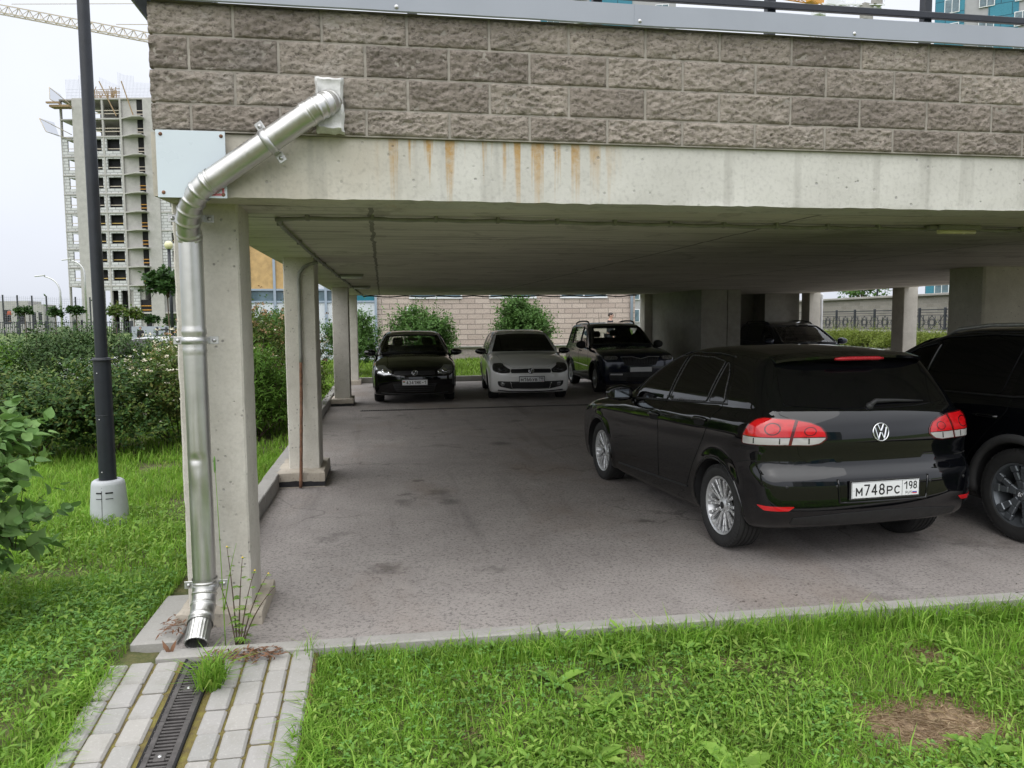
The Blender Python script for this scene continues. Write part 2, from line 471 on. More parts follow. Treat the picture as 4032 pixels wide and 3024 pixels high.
def galv():
    t = NT('galvanised sheet')
    st = t.noise(1, 4, .6, co=t.co((60, 60, 2.0))); sp = t.noise(5, 4, .6)
    c = t.ramp(sp, (.3, (.50, .495, .475)), (.7, (.64, .635, .615)))
    r = t.ramp(st, (.3, .30), (.7, .46))
    return t.done(t.principled(c, r, .95, t.bump(t.noise(7, 3), .12, .01)))
M['galv'] = galv()
M['steel'] = plain('zinc clamp', (.55, .55, .55), .4, .8, .15, 20)
M['capping'] = plain('grey painted capping sheet', (.33, .355, .41), .42, 0, .05, 2.5, .03, 6, .01)
M['black_metal'] = plain('black painted steel', (.014, .017, .024), .42, 0, .2, 12, .05, 60)
M['fence_metal'] = plain('graphite painted steel', (.03, .034, .042), .5, 0, .2, 8)
M['iron'] = plain('cast iron grate', (.085, .078, .075), .62, .3, .35, 18, .5, 160)
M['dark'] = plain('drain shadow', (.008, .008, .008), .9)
M['rust'] = plain('rusted pipe', (.17, .085, .05), .8, .1, .5, 22, .5, 120)
M['grey_plastic'] = plain('grey plastic cover', (.46, .48, .50), .5, 0, .08, 4, .05, 120)
M['conduit'] = plain('grey cable conduit', (.25, .25, .225), .65, 0, .2, 9)
M['sign'] = plain('pale sign panel', (.60, .675, .73), .3, 0, .03, 3)
M['white_panel'] = plain('white panel', (.72, .73, .75), .45, 0, .05, 3)
M['red'] = plain('faded red print', (.52, .13, .15), .4, 0, .15, 5)
M['mastic'] = plain('white sealant', (.66, .66, .65), .6, 0, .12, 25, .6, 40, .006)
M['bitumen'] = plain('bitumen coat', (.012, .012, .014), .55, 0, .4, 20, .6, 60, .006)
M['footing'] = concrete('footing concrete', (.34, .30, .24), (.50, .45, .38), bump=.8)
M['globe'] = plain('cream lamp globe', (.72, .68, .42), .25, 0, .03)
M['wood'] = plain('weathered timber', (.30, .21, .12), .8, 0, .25, 8)
M['yellow_tape'] = plain('yellow guard board', (.45, .31, .10), .7, 0, .1, 4)
M['bark'] = plain('bark', (.12, .09, .065), .9, 0, .3, 12, .6, 50, .008)
M['twig'] = plain('shrub stem', (.085, .06, .04), .85, 0, .3, 16, .4, 60, .004)

def leaf(name, cols, rough=.45, trans=.28, spec=.2):
    rough = max(rough, .55); spec = min(spec, .2)
    t = NT(name)
    isl = t.n('ShaderNodeNewGeometry').outputs['Random Per Island']
    k = len(cols)
    c = t.ramp(isl, *[(i / max(k - 1, 1), col) for i, col in enumerate(cols)])
    c = t.mix(c, .55, t.ramp(t.noise(4.5, 4, .6), (.36, .75), (.62, 0)), 'MULTIPLY')
    a = t.principled(c, rough, 0, None, **{'Specular IOR Level': spec})
    tr = t.n('ShaderNodeBsdfTranslucent', i={0: t.mix(c, (1.0, 1.0, .35), .35, 'MULTIPLY')}).outputs[0]
    return t.done(t.n('ShaderNodeMixShader', i={0: trans, 1: a, 2: tr}).outputs[0])
M['grass'] = leaf('grass blade', [(.16, .32, .04), (.23, .44, .05), (.30, .54, .075), (.42, .56, .13)], .5, .45)
M['grass_back'] = leaf('far lawn', [(.17, .30, .04), (.22, .37, .05), (.29, .42, .08)], .6, .3)
M['straw'] = leaf('dry straw', [(.26, .17, .10), (.40, .29, .18), (.52, .41, .27), (.33, .25, .13)], .8, .1)
M['clover'] = leaf('clover leaf', [(.15, .34, .08), (.20, .41, .10), (.26, .47, .13)], .5, .35)
M['weed'] = leaf('broad weed leaf', [(.18, .35, .07), (.24, .43, .075), (.31, .51, .095), (.40, .55, .13)], .42, .42)
M['dark_leaf'] = leaf('dark shrub leaf', [(.03, .075, .022), (.05, .115, .03), (.075, .15, .035), (.12, .20, .04), (.18, .20, .05)], .38, .2, .5)
M['olive_leaf'] = leaf('olive shrub leaf', [(.05, .105, .035), (.08, .145, .045), (.11, .18, .06)], .42, .2, .5)
M['spirea'] = leaf('spirea leaf', [(.07, .135, .03), (.105, .18, .035), (.15, .22, .045), (.22, .21, .065)], .5, .28)
M['bright_leaf'] = leaf('bright hedge leaf', [(.09, .20, .03), (.13, .26, .035), (.17, .32, .05)], .45, .32)
M['lilac'] = leaf('lilac leaf', [(.15, .29, .09), (.20, .36, .11), (.27, .43, .15)], .36, .28, .5)
M['dogwood'] = leaf('dogwood leaf', [(.075, .165, .04), (.11, .22, .055), (.15, .28, .075)], .42, .3, .45)
M['lime_leaf'] = leaf('yellow green hedge leaf', [(.14, .20, .03), (.20, .26, .045), (.26, .31, .07)], .5, .32)
M['maple'] = leaf('maple leaf', [(.025, .065, .015), (.04, .095, .02), (.055, .12, .028)], .45, .25)
M['flower'] = plain('cream flower', (.68, .64, .50), .6, 0, .12, 30)
M['flower_tan'] = plain('fading flower head', (.40, .25, .13), .7, 0, .25, 30)
M['yellow'] = plain('yellow petal', (.75, .55, .02), .5)
M['dead_leaf'] = plain('dead leaf', (.17, .085, .045), .8, 0, .35, 20)
M['skin'] = plain('skin', (.55, .34, .26), .5, 0, .05, 10)
M['hair'] = plain('dark hair', (.025, .016, .012), .6, 0, .3, 40)
M['cloth_dark'] = plain('dark jacket', (.02, .02, .024), .85, 0, .2, 20)
M['cloth_red'] = plain('orange work vest', (.45, .09, .03), .8)

# ---- vehicle materials
def paint(name, col, rough=.07, dust=.10, metal=0.0):
    t = NT(name)
    nz = t.noise(3, 6, .65); p = t.sep()
    low = t.ramp(p[2], (.15, 1), (.55, .12))
    d = t.math('MULTIPLY', t.math('MULTIPLY', t.ramp(nz, (.35, .3), (.75, 1)), low), dust)
    sp = t.ramp(t.noise(170, 2, .5), (.70, 0), (.76, .25))
    c = t.mix(col, (.20, .18, .15), t.math('ADD', d, t.math('MULTIPLY', sp, dust * .6), True))
    r = t.math('ADD', t.math('MULTIPLY', d, 1.4), rough, True)
    return t.done(t.principled(c, r, metal, None, **{'Coat Weight': .25, 'Coat Roughness': .02, 'Specular IOR Level': .5}))
M['black_paint'] = paint('black gloss paint', (.0022, .0025, .0036), .03, .008)
M['black_paint_far'] = paint('black paint', (.0025, .0025, .003), .04, .01)
M['white_paint'] = paint('white paint', (.84, .84, .83), .12, .18)
M['navy_paint'] = paint('dark blue metallic paint', (.008, .013, .030), .1, .15, .2)
M['blue_paint'] = paint('deep blue paint', (.006, .012, .032), .09, .1, .2)
M['silver_paint'] = paint('pale silver paint', (.55, .57, .58), .15, .1)
M['privacy_glass'] = plain('privacy tinted glass', (.003, .003, .004), .03, 0, 0, 1, 0, **{'Specular IOR Level': .5})
def clear_glass(name, tint, refl=1.0):
    t = NT(name)
    tr = t.n('ShaderNodeBsdfTransparent', i={0: (*tint, 1)}).outputs[0]
    gl = t.n('ShaderNodeBsdfGlossy', i={0: (1, 1, 1, 1), 'Roughness': .01}).outputs[0]
    f = t.n('ShaderNodeFresnel', i={0: 1.45}).outputs[0]
    return t.done(t.n('ShaderNodeMixShader', i={0: t.math('MULTIPLY', f, refl), 1: tr, 2: gl}).outputs[0])
M['car_glass'] = clear_glass('tinted car glass', (.82, .88, .85))
M['screen_glass'] = clear_glass('windscreen glass', (.86, .90, .88))
M['frit'] = plain('black glass border', (.004, .004, .005), .08)
M['rubber'] = plain('tyre rubber', (.018, .018, .018), .78, 0, .3, 14, .25, 120)
M['trim'] = plain('black trim plastic', (.016, .016, .017), .55, 0, .2, 9, .12, 200)
M['arch_trim'] = plain('grey black arch plastic', (.035, .035, .036), .62, 0, .25, 9, .2, 240)
M['gap'] = plain('panel gap', (.0015, .0015, .0015), .9, 0, 0)
M['alloy'] = plain('silver alloy', (.60, .61, .62), .34, .6, .08, 8)
M['dark_alloy'] = plain('anthracite alloy', (.15, .165, .18), .34, .6, .12, 8)
M['mirror_face'] = plain('mirror face', (.22, .25, .28), .06, 1.0, .02)
M['disc'] = plain('brake disc', (.16, .15, .14), .5, .7, .2, 30)
M['caliper'] = plain('red caliper', (.35, .02, .015), .4)
M['chrome'] = plain('chrome', (.78, .79, .80), .09, 1.0, .03, 10)
def lens(name, col, em=0.0, rough=.08):
    t = NT(name)
    v = t.voro(9, co=t.co((1, 1.0, 1.6)))
    c = t.ramp(v, (.05, [x * .62 for x in col]), (.35, col), (.7, [x * .85 for x in col]))
    fine = t.n('ShaderNodeTexWave', wave_type='BANDS', bands_direction='Y', i={'Vector': t.co(), 'Scale': 60.0}).outputs[1]
    return t.done(t.principled(c, rough, 0, t.bump(fine, .08, .002), **{'Coat Weight': .8, 'Coat Roughness': .02}))
M['red_lens'] = lens('red lamp lens', (.62, .008, .012))
M['dark_red_lens'] = lens('deep red lamp lens', (.10, .005, .006))
M['red_brake'] = plain('brake strip lens', (.42, .012, .02), .25, 0, .1, 30)
M['clear_lens'] = lens('clear lamp lens', (.46, .45, .44))
M['head_lens'] = plain('headlamp interior', (.34, .35, .36), .12, .7, .5, 26, .3, 60, **{'Coat Weight': 1.0})
M['smoked_lens'] = plain('smoked headlamp', (.06, .06, .065), .1, .5, .5, 26, .3, 60, **{'Coat Weight': 1.0})
M['plate_white'] = plain('plate white', (.74, .75, .76), .35, 0, .03)
M['plate_black'] = plain('plate lettering', (.008, .008, .008), .5)
M['flag_blue'] = plain('flag blue', (.03, .07, .38), .5)
M['flag_red'] = plain('flag red', (.55, .03, .03), .5)
M['flag_green'] = plain('flag green', (.05, .30, .08), .5)
M['seal'] = plain('window seal', (.05, .05, .052), .28, 0, .05, 20)
M['seat_cloth'] = plain('seat cloth', (.012, .012, .013), .9)
# ================================================================ vehicle bodies: a smooth implicit solid per model
# car axes: x forward from the rear axle, y to the left, z up from the ground
def smax(a, b, k):
    h = np.clip(.5 + .5 * (a - b) / k, 0, 1)
    return b + (a - b) * h + k * h * (1 - h)

class Body:
    def __init__(s, **k):
        s.__dict__.update(k)
        s.fP = pchip(*zip(*s.P)); s.fT = pchip(*zip(*s.T)); s.fXf = pchip(*zip(*s.Xf)); s.fXr = pchip(*zip(*s.Xr)); s.fB = pchip(*zip(*s.B))
    def F(s, p):
        x, y, z = p[:, 0], p[:, 1], p[:, 2]; ay = np.abs(y); e = .004
        zz = z + s.tilt * (x - 1.0)
        W = s.fP(zz); dW = (s.fP(zz + e) - s.fP(zz - e)) / (2 * e)
        W = W - s.ft * np.clip((x - s.fx) / s.fl, 0, 2) ** 2.2 - s.rt * np.clip((s.rx - x) / s.rl, 0, 2) ** 2
        for wx in (0, s.wb):
            r = np.hypot(x - wx, z - s.wr)
            W = W + s.flare * np.exp(-((r - s.well - .015) / .05) ** 2)
        side = (ay - W) / np.sqrt(1 + dW ** 2)
        T = s.fT(x); dT = (s.fT(x + e) - s.fT(x - e)) / (2 * e)
        top = (z - T + s.crown * (ay / .8) ** 2.3) / np.sqrt(1 + dT ** 2)
        q = (ay / .85)
        X = s.fXf(z); d = (s.fXf(z + e) - s.fXf(z - e)) / (2 * e)
        front = (x - X + s.pf * q ** 2.3) / np.sqrt(1 + d ** 2)
        X = s.fXr(z); d = (s.fXr(z + e) - s.fXr(z - e)) / (2 * e)
        rear = (X - x + s.pr * q ** 2.6) / np.sqrt(1 + d ** 2)
        g = smax(smax(top, rear, s.ktr), front, s.ktf)
        g = smax(side, g, s.ks)
        return smax(g, s.fB(x) - z, .05)
    def grad(s, p, e=.003):
        g = np.stack([(s.F(p + d) - s.F(p - d)) for d in np.eye(3) * e], 1) / (2 * e)
        return g
    def normal(s, p, e=.004):
        g = s.grad(p, e)
        return g / np.maximum(np.linalg.norm(g, axis=1), 1e-9)[:, None]
    def project(s, p, it=4, f=None):
        for _ in range(it):
            g = s.grad(p); v = s.F(p)
            p = p - np.clip(v / np.maximum((g * g).sum(1), .05), -.03, .03)[:, None] * g
        return p
    def wellf(s, p):
        x, y, z = p[:, 0], p[:, 1], p[:, 2]
        r = np.minimum(np.hypot(x, z - s.wr), np.hypot(x - s.wb, z - s.wr))
        return np.maximum(r - s.well, s.wy - np.abs(y))
    def hit(s, o, d, tmax=4.0, step=.02):
        """first crossing from outside along d for every origin"""
        n = len(o); d = np.asarray(d, float)
        if d.ndim == 1: d = np.tile(d, (n, 1))
        t = np.full(n, -1.0); best = np.full(n, 1e9); bt = np.zeros(n)
        for k in range(int(tmax / step)):
            v = s.F(o + d * (k * step))
            new = (v < 0) & (t < 0)
            t[new] = k * step
            m = v < best; best[m] = v[m]; bt[m] = k * step
            if (t >= 0).all(): break
        ok = t >= 0
        a = np.where(ok, t - step, bt); b = np.where(ok, t, bt)
        for _ in range(14):
            m = (a + b) / 2; ins = s.F(o + d * m[:, None]) < 0
            b = np.where(ins & ok, m, b); a = np.where(~ins & ok, m, a)
        P = o + d * b[:, None]
        if (~ok).any(): P[~ok] = s.project(P[~ok], 5)
        return P, ok
    def mesh(s, h):
        lo = np.array([s.x0, -1.0, .10]); hi = np.array([s.x1, 1.0, s.top])
        n = np.ceil((hi - lo) / h).astype(int) + 1
        ax = [lo[i] + h * np.arange(n[i]) for i in range(3)]
        G = np.stack(np.meshgrid(*ax, indexing='ij'), -1).reshape(-1, 3)
        v = np.concatenate([np.maximum(s.F(c), -s.wellf(c)) for c in np.array_split(G, 8)]).reshape(n)
        ins = v < 0
        nc = n - 1
        S = np.zeros(nc, int)
        corners = [(i, j, k) for i in (0, 1) for j in (0, 1) for k in (0, 1)]
        cut = lambda A, c: A[c[0]:c[0] + nc[0], c[1]:c[1] + nc[1], c[2]:c[2] + nc[2]]
        for c in corners: S += cut(ins, c)
        act = (S > 0) & (S < 8)
        I = np.argwhere(act); idx = -np.ones(nc, int); idx[act] = np.arange(len(I))
        acc = np.zeros((len(I), 3)); cnt = np.zeros(len(I))
        for a in range(3):
            for c in corners:
                if c[a]: continue
                c2 = list(c); c2[a] = 1
                v0 = v[I[:, 0] + c[0], I[:, 1] + c[1], I[:, 2] + c[2]]; v1 = v[I[:, 0] + c2[0], I[:, 1] + c2[1], I[:, 2] + c2[2]]
                m = (v0 < 0) != (v1 < 0)
                t = np.where(m, v0 / np.where(m, v0 - v1, 1), 0)
                p = np.tile(np.array(c, float), (len(I), 1)); p[:, a] += t
                acc[m] += p[m]; cnt[m] += 1
        P = lo + h * (I + acc / cnt[:, None])
        Fq = []
        for a in range(3):
            b, c = (a + 1) % 3, (a + 2) % 3
            sl0 = [slice(1, n[i] - 1) for i in range(3)]; sl0[a] = slice(0, n[a] - 1)
            sl1 = list(sl0); sl1[a] = slice(1, n[a])
            A = ins[tuple(sl0)]; B = ins[tuple(sl1)]
            E = np.argwhere(A != B)
            fl = A[tuple(E.T)]
            base = E + np.array([sl0[i].start for i in range(3)])
            q = []
            for db, dc in ((-1, -1), (0, -1), (0, 0), (-1, 0)):
                cc = base.copy(); cc[:, b] += db; cc[:, c] += dc
                q.append(idx[tuple(cc.T)])
            q = np.stack(q, 1)
            q[~fl] = q[~fl][:, ::-1]
            Fq.append(q)
        Fq = np.concatenate(Fq)
        f = s.F(P); w = -s.wellf(P)
        edge = (np.abs(f - w) < 1.1 * h)
        bodyv = (f >= w)
        onb = bodyv & ~edge
        P[onb] = s.project(P[onb], 4)
        def wp(Q, it):
            for _ in range(it):
                val = s.wellf(Q)
                g = np.stack([(s.wellf(Q + d) - s.wellf(Q - d)) for d in np.eye(3) * .002], 1) / .004
                Q = Q - np.clip(val / np.maximum((g * g).sum(1), .1), -.03, .03)[:, None] * g
            return Q
        P[~bodyv & ~edge] = wp(P[~bodyv & ~edge], 2)
        Q = P[edge]
        for _ in range(5): Q = wp(s.project(Q, 1), 1)
        P[edge] = Q
        C = P[Fq].mean(1)
        isw = s.F(C) < -s.wellf(C)
        N = s.normal(P)
        e1 = P[Fq[:, 2]] - P[Fq[:, 0]]; e2 = P[Fq[:, 3]] - P[Fq[:, 1]]
        fn = np.cross(e1, e2); fn /= np.maximum(np.linalg.norm(fn, axis=1), 1e-9)[:, None]
        LN = N[Fq].copy()
        bad = isw | ((fn * N[Fq].mean(1)).sum(1) < .15)
        LN[bad] = fn[bad][:, None, :]
        return P, Fq, LN.reshape(-1, 3), isw

GOLF = dict(tilt=.045, wb=2.575, wr=.316, well=.352, wy=.60, flare=.010, x0=-.95, x1=3.62, top=1.62,
    P=[(.05, .77), (.16, .80), (.22, .835), (.30, .862), (.45, .880), (.60, .884), (.74, .885), (.80, .890), (.845, .891), (.90, .887), (.935, .879), (.955, .867), (.975, .849), (.993, .832), (1.01, .820), (1.06, .806), (1.12, .787), (1.22, .746), (1.32, .698), (1.42, .643), (1.52, .575)],
    T=[(-.95, 1.37), (-.42, 1.46), (-.3, 1.472), (-.1, 1.488), (.15, 1.503), (.4, 1.510), (.7, 1.503), (.95, 1.476), (1.15, 1.432), (1.35, 1.352), (1.6, 1.225), (1.85, 1.095), (1.97, 1.035), (2.06, 1.012), (2.4, .972), (2.8, .905), (3.1, .83), (3.3, .765), (3.4, .715), (3.5, .66)],
    Xr=[(.05, -.40), (.18, -.52), (.24, -.60), (.30, -.67), (.36, -.715), (.42, -.738), (.5, -.746), (.58, -.744), (.62, -.738), (.65, -.726), (.68, -.704), (.71, -.684), (.745, -.674), (.79, -.674), (.85, -.677), (.93, -.671), (.98, -.660), (1.03, -.641), (1.07, -.617), (1.086, -.605), (1.10, -.592), (1.14, -.560), (1.2, -.513), (1.3, -.436), (1.385, -.371), (1.43, -.342), (1.47, -.36), (1.6, -.34)],
    Xf=[(.05, 3.2), (.16, 3.30), (.2, 3.36), (.28, 3.415), (.4, 3.45), (.5, 3.456), (.58, 3.452), (.64, 3.44), (.70, 3.415), (.76, 3.375), (.85, 3.33), (1.0, 3.25), (1.6, 3.0)],
    B=[(-1, .30), (-.6, .27), (-.3, .22), (0, .18), (2.6, .17), (3.2, .17), (3.6, .2)],
    fx=2.55, fl=.9, ft=.085, rx=-.15, rl=.6, rt=.055, crown=.05, pf=.20, pr=.13, ktr=.035, ktf=.09, ks=.10)
YETI = dict(tilt=.02, wb=2.578, wr=.335, well=.375, wy=.60, flare=.022, x0=-1.0, x1=3.62, top=1.80,
    P=[(.05, .77), (.2, .83), (.3, .862), (.5, .880), (.7, .888), (.85, .888), (.95, .878), (1.02, .856), (1.07, .836), (1.2, .803), (1.35, .762), (1.5, .712), (1.6, .668), (1.75, .58)],
    T=[(-1.0, 1.5), (-.7, 1.60), (-.4, 1.632), (0, 1.652), (.5, 1.662), (1.0, 1.64), (1.22, 1.60), (1.45, 1.49), (1.7, 1.32), (1.9, 1.185), (2.0, 1.13), (2.1, 1.10), (2.5, 1.075), (2.9, 1.03), (3.2, .965), (3.36, .91), (3.55, .82)],
    Xr=[(.05, -.4), (.25, -.66), (.4, -.76), (.6, -.78), (.75, -.765), (1.0, -.745), (1.1, -.715), (1.5, -.59), (1.6, -.57), (1.65, -.61), (1.8, -.5)],
    Xf=[(.05, 3.1), (.2, 3.30), (.3, 3.40), (.45, 3.44), (.6, 3.442), (.75, 3.435), (.88, 3.41), (.95, 3.37), (1.1, 3.3), (1.8, 3.05)],
    B=[(-1, .34), (-.6, .28), (0, .24), (2.6, .23), (3.2, .22), (3.6, .26)],
    fx=2.6, fl=.85, ft=.06, rx=-.3, rl=.5, rt=.03, crown=.045, pf=.13, pr=.09, ktr=.05, ktf=.09, ks=.085)
SUV = dict(tilt=.02, wb=2.68, wr=.358, well=.405, wy=.60, flare=.020, x0=-1.15, x1=3.75, top=1.78,
    P=[(.05, .80), (.25, .86), (.4, .895), (.6, .908), (.8, .914), (.93, .914), (.98, .905), (1.04, .885), (1.09, .862), (1.2, .828), (1.35, .777), (1.5, .715), (1.6, .665), (1.75, .58)],
    T=[(-1.2, 1.50), (-.7, 1.585), (-.3, 1.62), (.3, 1.648), (.7, 1.642), (1.0, 1.61), (1.3, 1.52), (1.6, 1.375), (1.9, 1.21), (2.1, 1.095), (2.22, 1.065), (2.6, 1.035), (3.0, .975), (3.3, .90), (3.5, .81), (3.7, .70)],
    Xr=[(.05, -.5), (.25, -.74), (.4, -.88), (.6, -.93), (.75, -.91), (.85, -.87), (1.05, -.85), (1.12, -.82), (1.3, -.70), (1.5, -.57), (1.58, -.56), (1.62, -.62), (1.8, -.5)],
    Xf=[(.05, 3.2), (.2, 3.42), (.3, 3.50), (.45, 3.55), (.65, 3.55), (.8, 3.52), (.92, 3.46), (1.1, 3.35), (1.8, 3.05)],
    B=[(-1.2, .36), (-.6, .28), (0, .24), (2.7, .22), (3.3, .22), (3.7, .27)],
    fx=2.65, fl=.9, ft=.07, rx=-.3, rl=.6, rt=.05, crown=.05, pf=.17, pr=.11, ktr=.05, ktf=.09, ks=.09)
# ================================================================ building a vehicle on its body
S2 = math.sqrt(.5)
DIRS = {  # look direction into the car, first axis, second axis
    'left': ((0, -1, 0), (1, 0, 0), (0, 0, 1)), 'rear': ((1, 0, 0), (0, 1, 0), (0, 0, 1)), 'front': ((-1, 0, 0), (0, 1, 0), (0, 0, 1)),
    'rearleft': ((S2, -S2, 0), (S2, S2, 0), (0, 0, 1)), 'frontleft': ((-S2, -S2, 0), (-S2, S2, 0), (0, 0, 1)), 'top': ((0, 0, -1), (1, 0, 0), (0, 1, 0))}

def rnd(poly, r, n=4):
    poly = [np.array(p, float) for p in poly]; out = []
    k = len(poly)
    for i in range(k):
        a, b, c = poly[i - 1], poly[i], poly[(i + 1) % k]
        d1 = a - b; d2 = c - b; l1 = np.linalg.norm(d1); l2 = np.linalg.norm(d2)
        q = min(r, l1 * .45, l2 * .45)
        p0 = b + d1 / l1 * q; p2 = b + d2 / l2 * q
        for t in np.linspace(0, 1, n):
            out.append((1 - t) ** 2 * p0 + 2 * t * (1 - t) * b + t * t * p2)
    return out
def symp(half):
    """half outline at positive first coordinate, top/bottom ends first and last -> closed symmetric outline"""
    return [tuple(p) for p in half] + [(-a, b) for a, b in half[::-1] if abs(a) > 1e-6]
def inpoly(pts, poly):
    x, y = pts[:, 0], pts[:, 1]; r = np.zeros(len(pts), bool); k = len(poly)
    for i in range(k):
        x0, y0 = poly[i]; x1, y1 = poly[(i + 1) % k]
        if y0 == y1: continue
        m = ((y0 > y) != (y1 > y)) & (x < (x1 - x0) * (y - y0) / (y1 - y0) + x0)
        r ^= m
    return r
def triang(poly, res):
    P = []
    k = len(poly)
    for i in range(k):
        a = np.array(poly[i], float); b = np.array(poly[(i + 1) % k], float)
        m = max(1, int(np.linalg.norm(b - a) / res))
        for t in range(m): P.append(a + (b - a) * t / m)
    nb = len(P); B = np.array(P)
    lo, hi = B.min(0), B.max(0)
    g = np.stack(np.meshgrid(np.arange(lo[0] + res * .5, hi[0], res), np.arange(lo[1] + res * .5, hi[1], res), indexing='ij'), -1).reshape(-1, 2)
    if len(g):
        g = g[inpoly(g, [tuple(p) for p in B])]
        if len(g):
            nx = np.roll(B, -1, 0) - B
            d = np.full(len(g), 9.)
            for i in range(nb):
                t = np.clip(((g - B[i]) @ nx[i]) / max(nx[i] @ nx[i], 1e-12), 0, 1)
                d = np.minimum(d, np.linalg.norm(g - (B[i] + t[:, None] * nx[i]), axis=1))
            g = g[d > res * .4]
    allp = np.concatenate([B, g]) if len(g) else B
    v, e, f, ov, oe, of = delaunay_2d_cdt([Vector(p) for p in allp], [], [list(range(nb))], 1, 1e-6)
    v = np.array([tuple(p) for p in v])
    f = [list(t) for t in f]
    # boundary loop edges
    cnt = {}
    for t in f:
        for i in range(len(t)):
            a, b = t[i], t[(i + 1) % len(t)]
            cnt[(a, b)] = cnt.get((a, b), 0) + 1
    bd = [(a, b) for (a, b) in cnt if (b, a) not in cnt]
    return v, f, bd

class Car:
    cache = {}
    def __init__(s, name, label, cat, spec, paint_mat, loc, heading, res=.03, holes=(), group=None):
        """heading: forward direction (x, y)"""
        s.b = Body(**spec); s.paint = paint_mat
        s.rot = math.atan2(heading[1], heading[0])
        s.root = thing(name, label, cat, loc, s.rot, group)
        key = (id(spec), res)
        if key not in Car.cache: Car.cache[key] = s.b.mesh(res)
        P, Fq, LN, isw = Car.cache[key]
        keep = np.ones(len(Fq), bool)
        C = P[Fq].mean(1); N = LN.reshape(-1, 4, 3).mean(1)
        for dk, poly, lim in holes:
            d, e1, e2 = (np.array(a, float) for a in DIRS[dk])
            for my in ((1, -1) if dk in ('left',) else (1,)):
                Cm = C * np.array([1, my, 1]); Nm = N * np.array([1, my, 1])
                m = inpoly(np.stack([Cm @ e1, Cm @ e2], 1), poly) & ((Nm @ d) < -.15) & (C[:, 0] > lim[0]) & (C[:, 0] < lim[1])
                keep &= ~m
        LNk = LN.reshape(-1, 4, 3)[keep].reshape(-1, 3)
        low = C[:, 2] < s.b.B[0][1] - 9
        fm = isw[keep].astype(int)
        s.body = mesh_from('body', P, Fq[keep], [paint_mat, M['trim']], s.root, fm, True, LNk)
    def shell(s, name, poly, dk, mat, parent=None, off=.003, th=.010, res=.04, side=1, edge=None):
        d, e1, e2 = (np.array(a, float) for a in DIRS[dk])
        v, f, bd = triang(poly, res)
        o = v[:, :1] * e1 + v[:, 1:] * e2
        if dk == 'top': o = o + np.array([0, 0, 2.2]); tm = 2.2
        else: o = o - d * 3.9; tm = 7.5
        P, ok = s.b.hit(o, d, tm, .025)
        N = s.b.normal(P)
        T = P + N * off
        V = [T]; NN = [N]; F = []; fm = []
        # faces wound so that they look along N
        a = f[0]; w = np.cross(T[a[1]] - T[a[0]], T[a[2]] - T[a[0]]) @ N[a[0]]
        fl = np.sum([np.cross(T[t[1]] - T[t[0]], T[t[2]] - T[t[0]]) @ N[t[0]] for t in f[:40]]) < 0
        F += [t[::-1] if fl else t for t in f]; fm += [0] * len(f)
        n0 = len(T)
        for (a, b) in bd:
            q = np.array([T[a], T[b], T[b] - N[b] * th, T[a] - N[a] * th])
            lat = np.cross(N[a], T[b] - T[a]); L = np.linalg.norm(lat)
            lat = lat / L if L > 0 else N[a]
            if fl is False or not fl: lat = -lat
            V.append(q); NN.append(np.tile(lat, (4, 1)))
            ids = [n0, n0 + 1, n0 + 2, n0 + 3]; n0 += 4
            F.append(ids[::-1] if not fl else ids); fm.append(1)
        V = np.concatenate(V); NN = np.concatenate(NN)
        if side < 0:
            V = V * [1, -1, 1]; NN = NN * [1, -1, 1]; F = [t[::-1] for t in F]
        return mesh_from(name, V, F, [mat, edge or mat], parent or s.root, fm, True, NN)
    def both(s, *a, **k):
        return s.shell(*a, **k, side=1), s.shell(*a, **k, side=-1)
    def surf(s, dk, pts):
        d, e1, e2 = (np.array(a, float) for a in DIRS[dk])
        pts = np.array(pts, float)
        o = pts[:, :1] * e1 + pts[:, 1:] * e2 + (np.array([0, 0, 2.2]) if dk == 'top' else -d * 3.9)
        P, ok = s.b.hit(o, d, 2.2 if dk == 'top' else 7.5, .025)
        return P, s.b.normal(P)
    def line(s, name, dk, pts, r, mat, parent=None, off=0.0, n=6, sides=(1,), res=.03):
        pts = np.array(pts, float); Q = [pts[0]]
        for a, b in zip(pts[:-1], pts[1:]):
            m = max(1, int(np.linalg.norm(b - a) / res))
            Q += [a + (b - a) * t / m for t in range(1, m + 1)]
        P, N = s.surf(dk, Q)
        P = P + N * off
        out = []
        for sd in sides:
            out.append(MB().tube(P * [1, sd, 1], r, n).build(name, mat, parent or s.root))
        return out

# ---------------------------------------------------------------- wheels
def tyre_mb(R_, hw, rim):
    b = MB()
    g = .007
    pr = [(rim, -hw * .80), (rim + .012, -hw * .93), (rim + (R_ - rim) * .45, -hw * 1.03), (R_ - .028, -hw * .98), (R_ - .012, -hw * .88), (R_ - .004, -hw * .76)]
    for c in (-.50, -.17, .17, .50):
        c *= hw
        pr += [(R_ - .001 if abs(c) < .03 else R_ - .002, c - .0052), (R_ - g, c - .0045), (R_ - g, c + .0045), (R_ - .001, c + .0052)]
    pr += [(R_ - .004, hw * .76), (R_ - .012, hw * .88), (R_ - .028, hw * .98), (rim + (R_ - rim) * .45, hw * 1.03), (rim + .012, hw * .93), (rim, hw * .80)]
    b.lathe(pr, ax=(0, 1, 0), n=64)
    # shoulder blocks
    for k in range(56):
        a = 2 * PI * k / 56
        c = np.array([math.cos(a), 0, math.sin(a)])
        for sd in (-1, 1):
            b.beam(c * (R_ - .030) + np.array([0, sd * hw * .985, 0]), c * (R_ - .007) + np.array([0, sd * hw * .86, 0]), .0245, .006, up=(-c[2], 0, c[0]) if False else (0, 1, 0))
    return b
